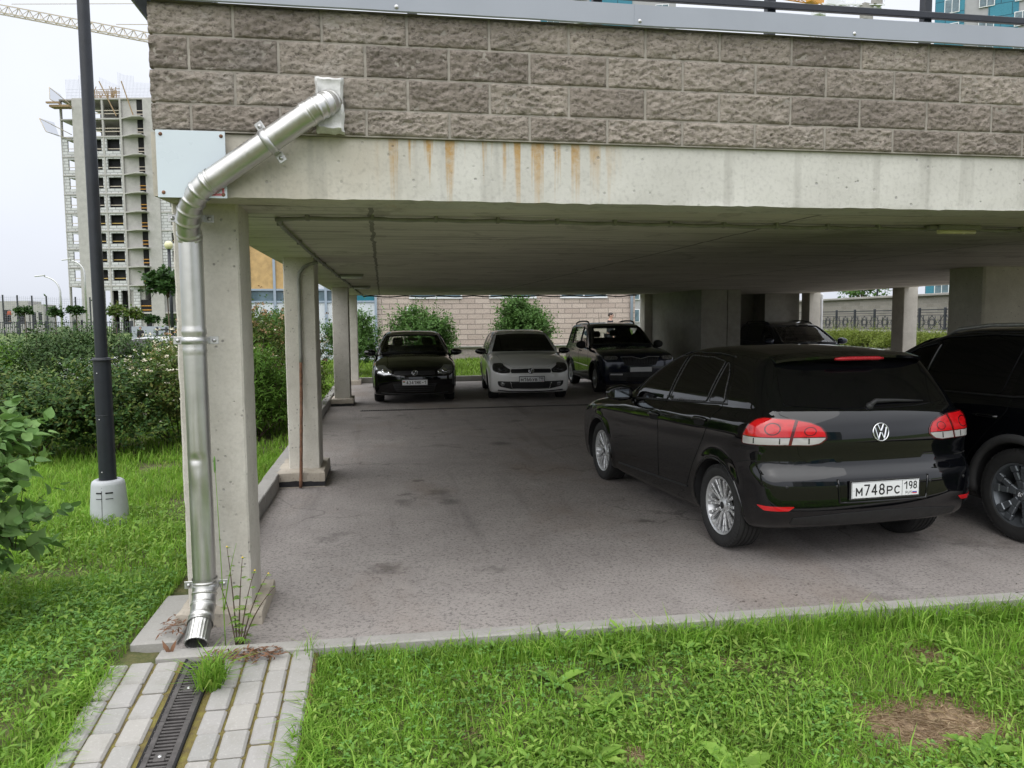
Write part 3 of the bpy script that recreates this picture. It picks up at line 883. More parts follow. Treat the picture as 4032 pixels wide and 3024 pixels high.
def rim_multi(rim, hw, n=10):
    """many slim paired spokes"""
    b = MB()
    b.lathe([(rim + .004, -hw * .8), (rim - .012, -hw * .75), (rim - .03, -hw * .3), (rim - .030, hw * .35), (rim - .016, hw * .62), (rim - .006, hw * .80), (rim + .008, hw * .86), (rim + .010, hw * .78), (rim + .004, hw * .7)], ax=(0, 1, 0), n=56)
    b.lathe([(0, hw * .66), (.030, hw * .66), (.036, hw * .62), (.062, hw * .52), (.072, hw * .42), (.072, hw * .2)], ax=(0, 1, 0), n=32)
    for k in range(n):
        for dlt in (-.085, .085):
            a0 = 2 * PI * k / n + dlt * .75; a1 = 2 * PI * k / n + dlt * 1.55
            P = []
            for t, r, y in ((0, .055, .50), (.3, .10, .57), (.65, .155, .66), (1, rim - .012, .74)):
                a = a0 + (a1 - a0) * t
                P.append((math.cos(a) * r, hw * y, math.sin(a) * r))
            for p, q, w in zip(P[:-1], P[1:], (.015, .018, .023)):
                b.beam(p, q, w, .020, up=(0, 1, 0), bev=.004)
        a = 2 * PI * (k + .5) / n
        if k % 2 == 0:
            c = np.array([math.cos(a) * .056, hw * .42, math.sin(a) * .056])
            b.lathe([(0, .02), (.009, .02), (.011, .012), (.011, 0)], o=c, ax=(0, 1, 0), n=8)
    return b
def rim_five(rim, hw, twin=True, w=.03, spread=.16):
    b = MB()
    b.lathe([(rim + .004, -hw * .8), (rim - .012, -hw * .75), (rim - .03, -hw * .3), (rim - .030, hw * .35), (rim - .016, hw * .62), (rim - .006, hw * .80), (rim + .008, hw * .86), (rim + .010, hw * .78), (rim + .004, hw * .7)], ax=(0, 1, 0), n=56)
    b.lathe([(0, hw * .62), (.032, hw * .62), (.038, hw * .58), (.066, hw * .48), (.078, hw * .36), (.078, hw * .1)], ax=(0, 1, 0), n=32)
    for k in range(5):
        a = 2 * PI * k / 5 + PI / 2
        for sd in ((-1, 1) if twin else (0,)):
            P = []
            for r, y, da in ((.05, .44, .20), (.11, .56, .55), (rim - .06, .68, .85), (rim - .01, .76, 1.0)):
                aa = a + sd * spread * (.6 + 1.0 * da)
                P.append(np.array((math.cos(aa) * r, hw * y, math.sin(aa) * r)))
            for p, q, ww in zip(P[:-1], P[1:], (w * .9, w, w * 1.35)):
                b.beam(p, q, ww, .032, up=(0, 1, 0), bev=.007)
        a += PI / 5
        b.lathe([(0, .02), (.010, .02), (.012, .012), (.012, 0)], o=(math.cos(a) * .052, hw * .36, math.sin(a) * .052), ax=(0, 1, 0), n=8)
    return b

def emblem_vw(size, d=.004):
    """ring, V and W bars in the y-z plane, facing +x; radius = size"""
    b = MB(); r = size
    b.lathe([(r * .86, 0), (r * .86, d * 1.2), (r * .92, d * 1.8), (r * .99, d * 1.2), (r, 0)], ax=(1, 0, 0), n=40)
    w = r * .15
    def bar(y0, z0, y1, z1): b.beam((d * .8, y0 * r, z0 * r), (d * .8, y1 * r, z1 * r), w, d * 1.4, up=(1, 0, 0), bev=d * .4)
    for sg in (-1, 1):
        bar(sg * .36, .80, sg * .03, .10)
        bar(sg * .70, .50, sg * .34, -.76)
        bar(sg * .36, -.76, sg * .04, -.02)
    return b

def text_mesh(txt, size, mat, name, parent, origin, right, up, ex=.0012, wx=1.0, bold=.0):
    """lettering as a thin mesh standing on a surface"""
    cu = bpy.data.curves.new(name, 'FONT'); cu.body = txt; cu.size = size; cu.extrude = ex; cu.offset = bold
    cu.resolution_u = 3; cu.align_x = 'LEFT'
    tmp = bpy.data.objects.new('tmp', cu); COL.objects.link(tmp)
    bpy.context.view_layer.update()
    dg = bpy.context.evaluated_depsgraph_get()
    me = tmp.evaluated_get(dg).to_mesh()
    V = np.zeros(len(me.vertices) * 3); me.vertices.foreach_get('co', V); V = V.reshape(-1, 3)
    F = [list(p.vertices) for p in me.polygons]
    tmp.evaluated_get(dg).to_mesh_clear()
    bpy.data.objects.remove(tmp); bpy.data.curves.remove(cu)
    right = np.array(right, float); up = np.array(up, float); nrm = np.cross(right, up)
    W = np.asarray(origin) + V[:, :1] * wx * right + V[:, 1:2] * up + V[:, 2:3] * nrm
    if parent is None: return W, F, V[:, 0].max() * wx
    return mesh_from(name, W, F, mat, parent)
def arc(cx, cy, rx, ry, a0, a1, n=12):
    return [(cx + rx * math.cos(R(a)), cy + ry * math.sin(R(a))) for a in np.linspace(a0, a1, n)]
GLYPH = {
    'M': [[(0, 0), (0, 1), (.5, .30), (1, 1), (1, 0)]], '7': [[(0, 1), (1, 1), (.35, 0)]], '4': [[(.72, 0), (.72, 1), (0, .28), (1, .28)]],
    '8': [arc(.5, .75, .42, .25, 0, 360, 22), arc(.5, .26, .5, .26, 0, 360, 22)], 'P': [[(0, 0), (0, 1), (.55, 1)] + arc(.58, .73, .42, .27, 90, -90) + [(.55, .46), (0, .46)]],
    'C': [arc(.55, .5, .55, .5, 48, 312, 20)], '1': [[(0, .72), (.8, 1), (.8, 0)]], '9': [arc(.5, .70, .5, .30, 0, 360, 22), [(1, .70)] + arc(.45, .45, .55, .45, 20, -75, 8)],
    '6': [arc(.5, .30, .5, .30, 0, 360, 22), [(0, .30)] + arc(.55, .55, .55, .45, 200, 105, 8)], 'Y': [[(0, 1), (.52, .42)], [(1, 1), (.42, 0), (.1, 0)]],
    'B': [[(0, 0), (0, 1), (.5, 1)] + arc(.55, .77, .36, .23, 90, -90) + [(0, .54)], [(.5, .54)] + arc(.55, .27, .45, .27, 90, -90) + [(0, 0)]],
    '3': [arc(.45, .76, .45, .24, 150, -80, 14), arc(.45, .27, .55, .27, 80, -150, 16)], 'K': [[(0, 0), (0, 1)], [(1, 1), (.05, .42)], [(.32, .58), (1, 0)]],
    '-': [[(0, .45), (1, .45)]], 'R': [[(0, 0), (0, 1), (.55, 1)] + arc(.58, .74, .38, .26, 90, -90) + [(0, .48)], [(.5, .48), (1, 0)]],
    'U': [[(0, 1), (0, .35)] + arc(.5, .35, .5, .35, 180, 360, 12) + [(1, 1)]], 'S': [arc(.5, .75, .48, .25, 50, 270, 14) + arc(.5, .25, .5, .25, 90, -130, 14)],
    'L': [[(0, 1), (0, 0), (1, 0)]], 'I': [[(.5, 0), (.5, 1)]], 'E': [[(1, 1), (0, 1), (0, 0), (1, 0)], [(0, .52), (.8, .52)]], 'H': [[(0, 0), (0, 1)], [(1, 0), (1, 1)], [(0, .5), (1, .5)]]}
def glyphs(txt, x, step, w, zb, h, st, name, mat, parent, o, right, up):
    """stroke lettering laid on a panel: one mesh for the word"""
    b = MB(); nrm = np.cross(right, up)
    for i, ch in enumerate(txt):
        for ln in GLYPH[ch]:
            P = np.array([(x + i * step + st + p[0] * (w - 2 * st), zb + st + p[1] * (h - 2 * st), 0) for p in ln])
            Q = [P[0]]
            for a, c in zip(P[:-1], P[1:]):
                d = c - a; L = np.linalg.norm(d)
                if L > 4 * st: Q += [a + d * min(.3, st / L), c - d * min(.3, st / L)]
                Q.append(c)
            ext = Q
            e0 = ext[0] - (ext[1] - ext[0]) / max(np.linalg.norm(ext[1] - ext[0]), 1e-6) * 0
            b.tube(np.array(ext), st, 8)
            for q in ln:
                b.sphere((x + i * step + st + q[0] * (w - 2 * st), zb + st + q[1] * (h - 2 * st), 0), st * .98, 8, 4)
    V = np.concatenate(b.V)
    b.V = [np.asarray(o) + V[:, :1] * right + V[:, 1:2] * up + V[:, 2:3] * .22 * nrm]
    return b.build(name, mat, parent)

def put_wheels(car, tyre, rim, rad, y, cap_mat, disc=True, caliper=None, steer=0.0, emblem=False):
    """four wheels: each an Empty under the car with tyre, rim and disc"""
    pr = {}
    for k, (x, sd) in enumerate(((0, 1), (car.b.wb, 1), (0, -1), (car.b.wb, -1))):
        w = bpy.data.objects.new('wheel', None); COL.objects.link(w); w.parent = car.root
        w.location = (x, sd * y, rad); w.rotation_euler = (0, 0.35 * k, (0 if sd > 0 else PI) + (steer if x > 1 else 0))
        w.rotation_mode = 'ZYX' if False else 'XYZ'
        if k == 0:
            for nm, mb, mt in (('tyre', tyre, M['rubber']), ('rim', rim, cap_mat)):
                pr[nm] = mb.build(nm, mt, w, sharp=35)
            db = MB().lathe([(0, .01), (.135, .01), (.14, .0), (.14, -.012), (0, -.02)], ax=(0, 1, 0), n=32)
            pr['brake_disc'] = db.build('brake_disc', M['disc'], w)
            hb = MB().lathe([(0, .070), (.026, .070), (.030, .060), (.030, .05)], ax=(0, 1, 0), n=20)
            pr['hub_cap'] = hb.build('hub_cap', M['trim'], w)
            if emblem:
                e = emblem_vw(.022, .002); 
                Vv = np.concatenate(e.V); e.V = [np.stack([-Vv[:, 1], Vv[:, 0] + .0705, Vv[:, 2]], 1)]
                pr['wheel_badge'] = e.build('wheel_badge', M['chrome'], w)
            if caliper:
                cb = MB()
                for t in np.linspace(-.45, .45, 7):
                    a = PI * .97 + t
                    cb.beam((math.cos(a) * .115, .0, math.sin(a) * .115), (math.cos(a) * .165, .0, math.sin(a) * .165), .034, .07, up=(0, 1, 0))
                pr['caliper'] = cb.build('caliper', caliper, w)
        else:
            for o in pr.values():
                c = o.copy(); COL.objects.link(c); c.parent = w

def mirror_part(car, x, y, z, mat, size=(.085, .13, .075), signal=True):
    for sd in (1, -1):
        b = MB()
        n, m = 20, 14
        V = []
        for i in range(m + 1):
            for j in range(n):
                a = PI * i / m; c = 2 * PI * j / n
                p = np.array([math.sin(a) * math.cos(c), math.cos(a), math.sin(a) * math.sin(c)])
                p = np.sign(p) * np.abs(p) ** .72
                p[0] = max(p[0], -.55)
                taper = 1 - .28 * (p[1] > 0) * p[1]
                V.append((x + p[0] * size[0] * taper, sd * (y + p[1] * size[1]), z + p[2] * size[2] * taper))
        F = [(i * n + j, (i + 1) * n + j, (i + 1) * n + (j + 1) % n, i * n + (j + 1) % n) for i in range(m) for j in range(n)]
        if sd > 0: F = [f[::-1] for f in F]
        b.add(V, F, 0, True)
        b.beam((x - .01, sd * (y - size[1] * .8), z - size[2] * .75), (x + .0, sd * (y - size[1] - .10), z - size[2] * .9), .07, .035, bev=.012)
        o = b.build('mirror', mat, car.root)
        g = MB().bbox((x - size[0] * .56, sd * (y - .01), z), np.eye(3), (.006, size[1] * 1.15, size[2] * 1.05), .002)
        g.build('mirror_glass', M['mirror_face'], o)
        if signal:
            MB().beam((x + size[0] * .72, sd * (y - .06), z - .012), (x + size[0] * .30, sd * (y + size[1] * .74), z - .006), .014, .012, bev=.004).build('turn_signal', M['clear_lens'], o)

def seats(car, xs, zseat, y=.36, w=.46, tall=.62, head=True):
    for x in xs:
        for yy in ((y, -y) if head else (0,)):
            b = MB(); ww = w if head else 1.15
            b.bbox((x + .18, yy, zseat), np.eye(3), (.50, ww, .16), .05)
            A = np.array([[.94, 0, .34], [0, 1, 0], [-.34, 0, .94]])
            b.bbox((x - .14, yy, zseat + tall * .5), A, (.13, ww, tall), .05)
            for hy in ((yy,) if head else (-.36, .36)):
                b.bbox((x - .27, hy, zseat + tall + .11), A, (.09, .25, .17), .04)
                for q in (-.05, .05): b.tube([(x - .22, hy + q, zseat + tall - .06), (x - .26, hy + q, zseat + tall + .06)], .006, 6)
            b.build('seat' if head else 'rear_bench', M['seat_cloth'], car.root)

def plate(car, name, c, right, nrm, w, h, frame, label=None):
    """number plate panel: returns the plate object and its axes"""
    right = np.array(right, float); nrm = np.array(nrm, float); up = np.cross(nrm, right); c = np.array(c, float)
    A = np.array([right, up, nrm])
    fb = MB().bbox(c, A, (w + .022, h + .024, .016), .005)
    p = fb.build(name, M['trim'], car.root)
    MB().bbox(c + nrm * .008, A, (w, h, .004), .0015).build('plate_panel', M['plate_white'], p)
    bd = MB()
    for s in (-1, 1):
        bd.bbox(c + nrm * .0103 + up * s * (h / 2 - .003), A, (w - .006, .0022, .0008), .0003)
        bd.bbox(c + nrm * .0103 + right * s * (w / 2 - .003), A, (.0022, h - .006, .0008), .0003)
    bd.build('plate_border', M['plate_black'], p)
    return p, c + nrm * .0105, right, up
def ru_plate(p, o, right, up, w, h, mid, reg):
    """Russian layout: letter, three digits, two letters | region over RUS and flag"""
    k = w / .52; x0 = -w / 2
    a, digs, bb = mid
    zb = -h * .35
    g = lambda t, x, stp, w_, h_, st, z=zb: glyphs(t, x0 + x * k, stp * k, w_ * k, z, h_ * h, st * k, 'plate_text', M['plate_black'], p, o, right, up)
    g(a, .030, 0, .052, .53, .0052); g(digs, .092, .057, .046, .70, .0054); g(bb, .266, .058, .047, .53, .0052)
    MB().bbox(o + right * (x0 + .386 * k), np.array([right, up, np.cross(right, up)]), (.0028, h * .96, .0008), .0003).build('plate_divider', M['plate_black'], p)
    g(reg, .400, .036, .030, .50, .0042, -h * .10); g('RUS', .412, .0185, .0145, .17, .0014, -h * .38)
    A = np.array([right, up, np.cross(right, up)])
    for i, m in enumerate((M['plate_white'], M['flag_blue'], M['flag_red'])):
        MB().bbox(o + right * (x0 + .484 * k) + up * (-h * .225 - i * h * .065), A, (.036 * k, h * .062, .0008), .0003).build('flag_stripe', m, p)
    for x in (x0 + .016 * k, w / 2 - .014 * k):
        MB().lathe([(0, .002), (.003, .0015), (.004, 0)], o=o + right * x, ax=np.cross(right, up), n=8).build('plate_screw', M['steel'], p)

# ---------------------------------------------------------------- the hatchback, three times
HB_DLO = [(1.80, .955), (.99, 1.012), (-.035, 1.085), (.05, 1.33), (.16, 1.425), (.40, 1.442), (.95, 1.436), (1.20, 1.375), (1.50, 1.215), (1.72, 1.05)]
HB_FG = rnd([(1.69, .972), (.998, 1.026), (.925, 1.405), (1.09, 1.392), (1.30, 1.303), (1.48, 1.195), (1.62, 1.09)], .03)
HB_RG = rnd([(.945, 1.030), (.292, 1.077), (.228, 1.388), (.45, 1.412), (.868, 1.410)], .025)
HB_QG = rnd([(.250, 1.081), (.018, 1.097), (.085, 1.30), (.150, 1.372), (.185, 1.384)], .022)
HB_WS = rnd(symp([(0, 1.024), (.40, 1.022), (.735, 1.012), (.69, 1.12), (.635, 1.26), (.585, 1.385), (.30, 1.404), (0, 1.408)]), .02)
HB_RW = rnd(symp([(0, 1.094), (.35, 1.098), (.655, 1.120), (.640, 1.22), (.60, 1.375), (.30, 1.392), (0, 1.394)]), .03)
HB_FD = rnd([(2.0, .300), (1.047, .342), (1.047, .80), (.992, 1.008), (1.82, .948), (1.95, .90), (2.0, .78)], .025)
HB_RD = rnd([(1.035, .343), (.500, .372), (.385, .565), (.275, .715), (.165, .858), (.03, 1.078), (.980, 1.010), (1.035, .80)], .02)
HB_TAIL = rnd([(.361, .852), (.357, .916), (.312, .99), (.26, 1.030), (.21, 1.043), (.04, 1.036), (-.076, 1.012), (-.141, .981), (-.170, .941), (-.176, .900), (-.141, .867), (-.085, .855), (-.004, .858), (.2, .858)], .012)
HB_HEAD = rnd([(-1.72, .66), (-1.66, .74), (-1.60, .80), (-1.72, .812), (-1.80, .80), (-2.07, .685), (-2.085, .615), (-1.94, .600), (-1.80, .625)], .02)
def clip_poly(poly, a, b, c):
    """part of a 2-D outline where a*x + b*y <= c"""
    out = []
    for i in range(len(poly)):
        p, q = poly[i], poly[(i + 1) % len(poly)]
        fp = a * p[0] + b * p[1] - c; fq = a * q[0] + b * q[1] - c
        if fp <= 0: out.append(tuple(p))
        if fp * fq < 0:
            t = fp / (fp - fq); out.append((p[0] + (q[0] - p[0]) * t, p[1] + (q[1] - p[1]) * t))
    return out
def hatchback(label, loc, heading, paint_mat, res, glass, rear_detail=True, front_detail=True, see=False, smoked=False, group=None):
    holes = [('front', HB_WS, (.9, 2.2)), ('rear', HB_RW, (-.9, .1)), ('left', HB_FG, (.5, 2)), ('left', HB_RG, (0, 1.2))] if see else []
    holes = [(d, [tuple(np.mean(p_, 0) + (np.array(q) - np.mean(p_, 0)) * .93) for q in p_], l) for d, p_, l in holes]
    c = Car('hatchback_car', label, 'car', GOLF, paint_mat, loc, heading, res, holes, group)
    gap = M['gap']
    fr = .05
    if not see:
        for sd in (1, -1): c.shell('window_trim', rnd(HB_DLO, .03), 'left', M['frit'], off=.0015, side=sd, res=.06)
    else:
        for sd in (1, -1):
            c.line('window_trim', 'left', HB_DLO + HB_DLO[:1], .012, M['frit'], sides=(sd,))
            c.line('window_trim', 'left', [(.97, 1.02), (.895, 1.42)], .03, M['frit'], sides=(sd,))
    for sd in (1, -1):
        g2 = M['car_glass'] if see else glass
        fd = c.shell('front_door', HB_FD, 'left', paint_mat, off=.003, side=sd, edge=gap)
        rd = c.shell('rear_door', HB_RD, 'left', paint_mat, off=.003, side=sd, edge=gap)
        c.shell('window', HB_FG, 'left', g2, off=.0055, side=sd); c.shell('window', HB_RG, 'left', g2, off=.0055, side=sd)
        c.shell('window', HB_QG, 'left', glass, off=.0055, side=sd)
        for dr, x, z in ((fd, 1.13, .873), (rd, .265, .934)):
            hp = rnd([(x + .10, z + .012), (x - .10, z + .020), (x - .08, z - .035), (x + .08, z - .042)], .03)
            c.shell('handle_recess', hp, 'left', M['gap'], dr, off=.004, side=sd, res=.02)
            P, N = c.surf('left', [(x + .115, z + .001), (x + .06, z + .012), (x - .06, z + .018), (x - .115, z + .012)])
            P = P + N * np.array([[.004], [.013], [.013], [.004]])
            MB().tube(P * [1, sd, 1], [.010, .015, .015, .010], 10).build('door_handle', paint_mat, dr)
        for gp in (HB_FG, HB_RG, HB_QG): c.line('window_seal', 'left', list(gp) + [gp[0]], .0045, M['seal'], sides=(sd,), off=.005, res=.04)
        c.line('sill_trim', 'left', [(2.02, .285), (1.04, .33), (.50, .36)], .010, M['trim'], sides=(sd,), off=.002)
        c.line('window_moulding', 'left', [(1.80, .957), (.99, 1.014), (-.02, 1.087)], .006, M['trim'], sides=(sd,), off=.006)
        c.line('roof_moulding', 'left', [(.15, 1.43), (.40, 1.446), (.95, 1.44), (1.20, 1.378), (1.50, 1.22), (1.75, 1.03)], .006, paint_mat, sides=(sd,), off=.004)
        c.line('wheel_arch', 'left', [(.362 * math.cos(a), .316 + .362 * math.sin(a)) for a in np.linspace(-.05, PI + .0, 24)], .011, paint_mat, sides=(sd,), off=-.003)
        c.line('wheel_arch', 'left', [(2.575 + .362 * math.cos(a), .316 + .362 * math.sin(a)) for a in np.linspace(.02, PI + .05, 24)], .011, paint_mat, sides=(sd,), off=-.003)
    if rear_detail:
        tg = c.shell('tailgate', rnd(symp([(0, .728), (.40, .732), (.555, .742), (.600, .79), (.613, .86), (.640, 1.036), (.70, 1.062), (.70, 1.083), (.35, 1.082), (0, 1.080)]), .02), 'rear', paint_mat, off=.003, edge=gap, res=.035)
        c.shell('rear_window', HB_RW, 'rear', M['car_glass'] if see else glass, off=.004, res=.05)
        if see: c.line('rear_window_trim', 'rear', HB_RW + HB_RW[:1], .02, M['frit'])
        for sd in (1, -1):
            tl = c.shell('tail_light', HB_TAIL, 'rearleft', M['dark_red_lens'], off=.006, side=sd, res=.03, th=.02)
            ins = [tuple(np.mean(HB_TAIL, 0) + (np.array(q) - np.mean(HB_TAIL, 0)) * (.955, .93)) for q in HB_TAIL]
            up_ = clip_poly(ins, 0, -1, -.915); lo_ = clip_poly(ins, 0, 1, .909)
            s1, s2 = (1, .18, .183), (-1, -.18, -.203)
            for pp, mt in ((up_, M['red_lens']), (lo_, M['clear_lens'])):
                for cut in (s1, s2):
                    q = clip_poly(pp, *cut)
                    c.shell('lamp_lens', q, 'rearleft', mt, tl, off=.010, side=sd, res=.02, th=.01)
            circ = lambda u, v, r: [(u + r * math.cos(q), v + r * .82 * math.sin(q)) for q in np.linspace(0, 2 * PI, 20, endpoint=False)]
            for u, v, r in ((.145, .968, .050), (-.075, .952, .036)):
                c.shell('lamp_ring', circ(u, v, r), 'rearleft', M['dark_red_lens'], tl, off=.0108, side=sd, res=.02, th=.004)
                c.shell('lamp_bulb', circ(u, v, r * .82), 'rearleft', M['red_lens'], tl, off=.0114, side=sd, res=.02, th=.004)
            for u in (.26, .10, -.07):
                c.shell('lamp_rib', [(u - .004, .868), (u + .004, .868), (u + .004, .906), (u - .004, .906)], 'rearleft', M['smoked_lens'], tl, off=.0108, side=sd, res=.02, th=.004)
            c.shell('reflector', rnd([(.232, .447), (-.014, .450), (.022, .420), (.177, .416)], .008), 'rearleft', M['red_lens'], off=.004, side=sd, res=.02)
        P, N = c.surf('rear', [(y, 1.395) for y in np.linspace(-.2, .2, 9)]); P1, _ = c.surf('top', [(-.24, y) for y in np.linspace(-.2, .2, 9)])
        P = np.stack([P[:, 0] - .072, P[:, 1], P1[:, 2] - .045], 1)
        MB().tube(P, [.008] + [.0145] * 7 + [.008], 10).build('brake_light', M['red_brake'], c.root)
        c.shell('lower_valance', rnd(symp([(0, .30), (.5, .305), (.66, .315), (.655, .368), (.3, .398), (0, .405)]), .01), 'rear', M['trim'], off=.004)
        c.line('bumper_seam', 'rearleft', [(.44, .70), (.30, .74), (.16, .742), (.05, .735)], .0035, gap, sides=(1, -1), off=.001)
        for y in (.71, .369, -.369, -.71):
            P, N = c.surf('rear', [(y, .586)])
            MB().lathe([(0, .003), (.009, .003), (.011, 0)], o=P[0], ax=N[0], n=12).build('parking_sensor', M['trim'], c.root)
        P, N = c.surf('rear', [(.03, 1.105), (-.02, 1.128), (-.20, 1.128), (-.30, 1.124), (-.43, 1.120)])
        P = P + N * np.array([[.006], [.022], [.018], [.015], [.012]])
        MB().tube(P, [.022, .018, .012, .010, .005], 10).lathe([(0, .03), (.02, .028), (.028, 0)], o=P[0] - N[0] * .01, ax=N[0], n=16).build('rear_wiper', M['trim'], c.root)
        P, N = c.surf('rear', [(0.0, .934)])
        e = emblem_vw(.066); V = np.concatenate(e.V); nx = N[0]; up = np.array([0, 0, 1.]) - nx * nx[2]; up /= np.linalg.norm(up); yy = np.cross(up, nx)
        e.V = [P[0] + nx * (.004 + V[:, :1]) + yy * V[:, 1:2] + up * V[:, 2:3]]
        bd = MB().lathe([(0, .0035), (.064, .0035), (.067, 0), (.067, -.006)], o=P[0], ax=nx, n=40).build('emblem', M['trim'], c.root)
        e.build('emblem_sign', M['chrome'], bd)
    ys = np.linspace(-.605, .605, 25)
    P1, N1 = c.surf('top', [(-.24, y) for y in ys]); P2, _ = c.surf('rear', [(y, 1.395) for y in ys])
    L = []
    for y, a, b in zip(ys, P1, P2):
        e = 1 - abs(y / .605) ** 6 * .6
        L.append([a + [0, 0, .003], (b[0] - .075 * e, y, a[2] - .022), (b[0] - .070 * e, y, a[2] - .040), (b[0] + .03, y, a[2] - .058), (b[0] + .10, y, a[2] - .035)])
    V = np.array(L).reshape(-1, 3); n5 = 5
    F = [(i * n5 + j, i * n5 + (j + 1) % n5, (i + 1) * n5 + (j + 1) % n5, (i + 1) * n5 + j) for i in range(24) for j in range(n5)] + [tuple(range(n5))[::-1], tuple(24 * n5 + j for j in range(n5))]
    MB().add(V, F, 0, True).build('roof_spoiler', paint_mat, c.root, sharp=25)
    if front_detail:
        c.shell('windscreen', HB_WS, 'front', M['screen_glass'] if see else glass, off=.004, res=.06)
        if see: c.line('windscreen_trim', 'front', HB_WS + HB_WS[:1], .022, M['frit'])
        c.shell('bonnet', rnd([(3.33, -.40), (3.06, -.58), (2.2, -.68), (2.08, -.55), (2.13, 0), (2.08, .55), (2.2, .68), (3.06, .58), (3.33, .40), (3.38, 0)], .06), 'top', paint_mat, off=.003, edge=gap, res=.06)
        gr = c.shell('grille', rnd(symp([(0, .612), (.42, .607), (.435, .65), (.42, .690), (0, .697)]), .01), 'front', M['trim'], off=.004)
        for z in (.635, .668): c.line('grille_bar', 'front', [(-.41, z), (.41, z)], .006, M['trim'], gr, off=.006)
        hm = M['smoked_lens'] if smoked else M['head_lens']
        for sd in (1, -1):
            hl = c.shell('headlight', HB_HEAD, 'frontleft', M['trim'] if smoked else M['frit'], off=.004, side=sd, res=.03)
            ins = [tuple(np.mean(HB_HEAD, 0) + (np.array(q) - np.mean(HB_HEAD, 0)) * .9) for q in HB_HEAD]
            c.shell('lamp_lens', ins, 'frontleft', hm, hl, off=.008, side=sd, res=.03)
            for (y, z, r) in ((.63, .695, .055), (.52, .665, .038)):
                P, N = c.surf('front', [(y, z)])
                MB().lathe([(0, .008), (r * .7, .010), (r, .004), (r, 0)], o=(P[0] + N[0] * .008) * [1, sd, 1], ax=N[0] * [1, sd, 1], n=20).build('lamp_bowl', M['chrome'] if not smoked else M['smoked_lens'], hl)
        if smoked:
            lg = c.shell('lower_grille', rnd(symp([(0, .428), (.40, .430), (.71, .436), (.70, .36), (.655, .315), (.42, .268), (0, .262)]), .02), 'front', M['trim'], off=.004)
            for sd in (1, -1):
                P, N = c.surf('front', [(.605, .37)])
                MB().lathe([(0, .012), (.035, .012), (.045, .006), (.045, 0)], o=P[0] * [1, sd, 1], ax=N[0] * [1, sd, 1], n=20).build('fog_lamp', M['head_lens'], lg)
            c.line('lower_grille_frame', 'front', [(-.44, .42), (-.40, .275), (.40, .275), (.44, .42)], .007, M['chrome'], lg, off=.004)
        else:
            lg = c.shell('lower_grille', rnd(symp([(0, .432), (.46, .430), (.39, .262), (0, .25)]), .02), 'front', M['trim'], off=.004)
            for z in (.29, .33, .37, .41): c.line('grille_bar', 'front', [(-.40, z), (.40, z)], .006, M['frit'], lg, off=.005)
        c.line('bumper_lip', 'front', [(-.70, .235), (-.4, .215), (0, .21), (.4, .215), (.70, .235)], .016, M['trim'], off=.0)
        P, N = c.surf('front', [(0, .652)])
        e = emblem_vw(.064); V = np.concatenate(e.V); nx = N[0]; up = np.array([0, 0, 1.]) - nx * nx[2]; up /= np.linalg.norm(up); yy = np.cross(up, nx)
        e.V = [P[0] + nx * (.012 + V[:, :1]) + yy * V[:, 1:2] + up * V[:, 2:3]]
        bd = MB().lathe([(0, .011), (.062, .011), (.065, 0)], o=P[0], ax=nx, n=40).build('emblem', M['trim'], c.root)
        e.build('emblem_sign', M['chrome'], bd)
        wb = MB()
        for y0, y1 in ((.55, -.02), (-.05, -.60)):
            P, N = c.surf('front', [(y0, 1.03), ((y0 + y1) / 2, 1.04), (y1, 1.04)])
            wb.tube(P + N * .012, .006, 6)
        wb.build('wiper', M['trim'], c.root)
    mirror_part(c, 1.73, .985, 1.02, paint_mat if paint_mat is not M['white_paint'] else M['black_paint'])
    if see:
        seats(c, (1.05,), .50); seats(c, (.30,), .52, head=False)
        MB().bbox((1.78, 0, .84), np.eye(3), (.42, 1.34, .22), .06).build('dashboard', M['seat_cloth'], c.root)
        MB().lathe([(.175, -.012), (.19, 0), (.175, .012), (.16, 0)], o=(1.47, .36, .90), ax=(.88, 0, -.47), n=24, close=True).build('steering_wheel', M['trim'], c.root)
        P, N = c.surf('front', [(0, 1.33)])
        MB().bbox(P[0] + np.array([-.10, 0, -.02]), np.eye(3), (.03, .24, .06), .012).build('rear_view_mirror', M['trim'], c.root)
    ub = MB().box(.35, 3.2, -.55, .55, .20, .34).box(-.50, .35, -.5, .5, .27, .36)
    ub.build('underbody', M['gap'], c.root)
    return c
GT, GR = tyre_mb(.316, .1025, .218), rim_multi(.212, .1025)
def golf_wheels(c, rim=None, mat=None):
    put_wheels(c, GT, rim or GR, .316, .758, mat or M['alloy'])
# ---- near black hatchback, seen from behind
th = R(3.77); fwd = (-math.sin(th), math.cos(th)); lf = np.array([-math.cos(th), -math.sin(th)])
o = np.array([3.370, 5.438]) + lf * .035
near_car = hatchback('black hatchback seen from behind with dark tinted rear window and plate M748PC', (o[0], o[1], 0), fwd, M['black_paint'], .024, M['privacy_glass'], front_detail=True)
golf_wheels(near_car)
P_, N_ = near_car.surf('rear', [(.015, .555)])
near_car.shell('plate_recess', rnd([(-.330, .472), (.350, .472), (.365, .632), (-.345, .632)], .02), 'rear', M['privacy_glass'], off=.0035, res=.04)
near_car.line('plate_recess_rim', 'rear', [(-.345, .632), (-.330, .472), (.350, .472), (.365, .632)], .008, M['black_paint'], off=.003)
p, o_, rt, up = plate(near_car, 'number_plate', P_[0] + np.array([-.006, 0, 0]), (0, -1, 0), (-1, 0, 0), .535, .112, True)
ru_plate(p, o_, rt, up, .535, .112, ('M', '748', 'PC'), '198')
p['label'] = 'white rear plate reading M748PC 198 RUS'

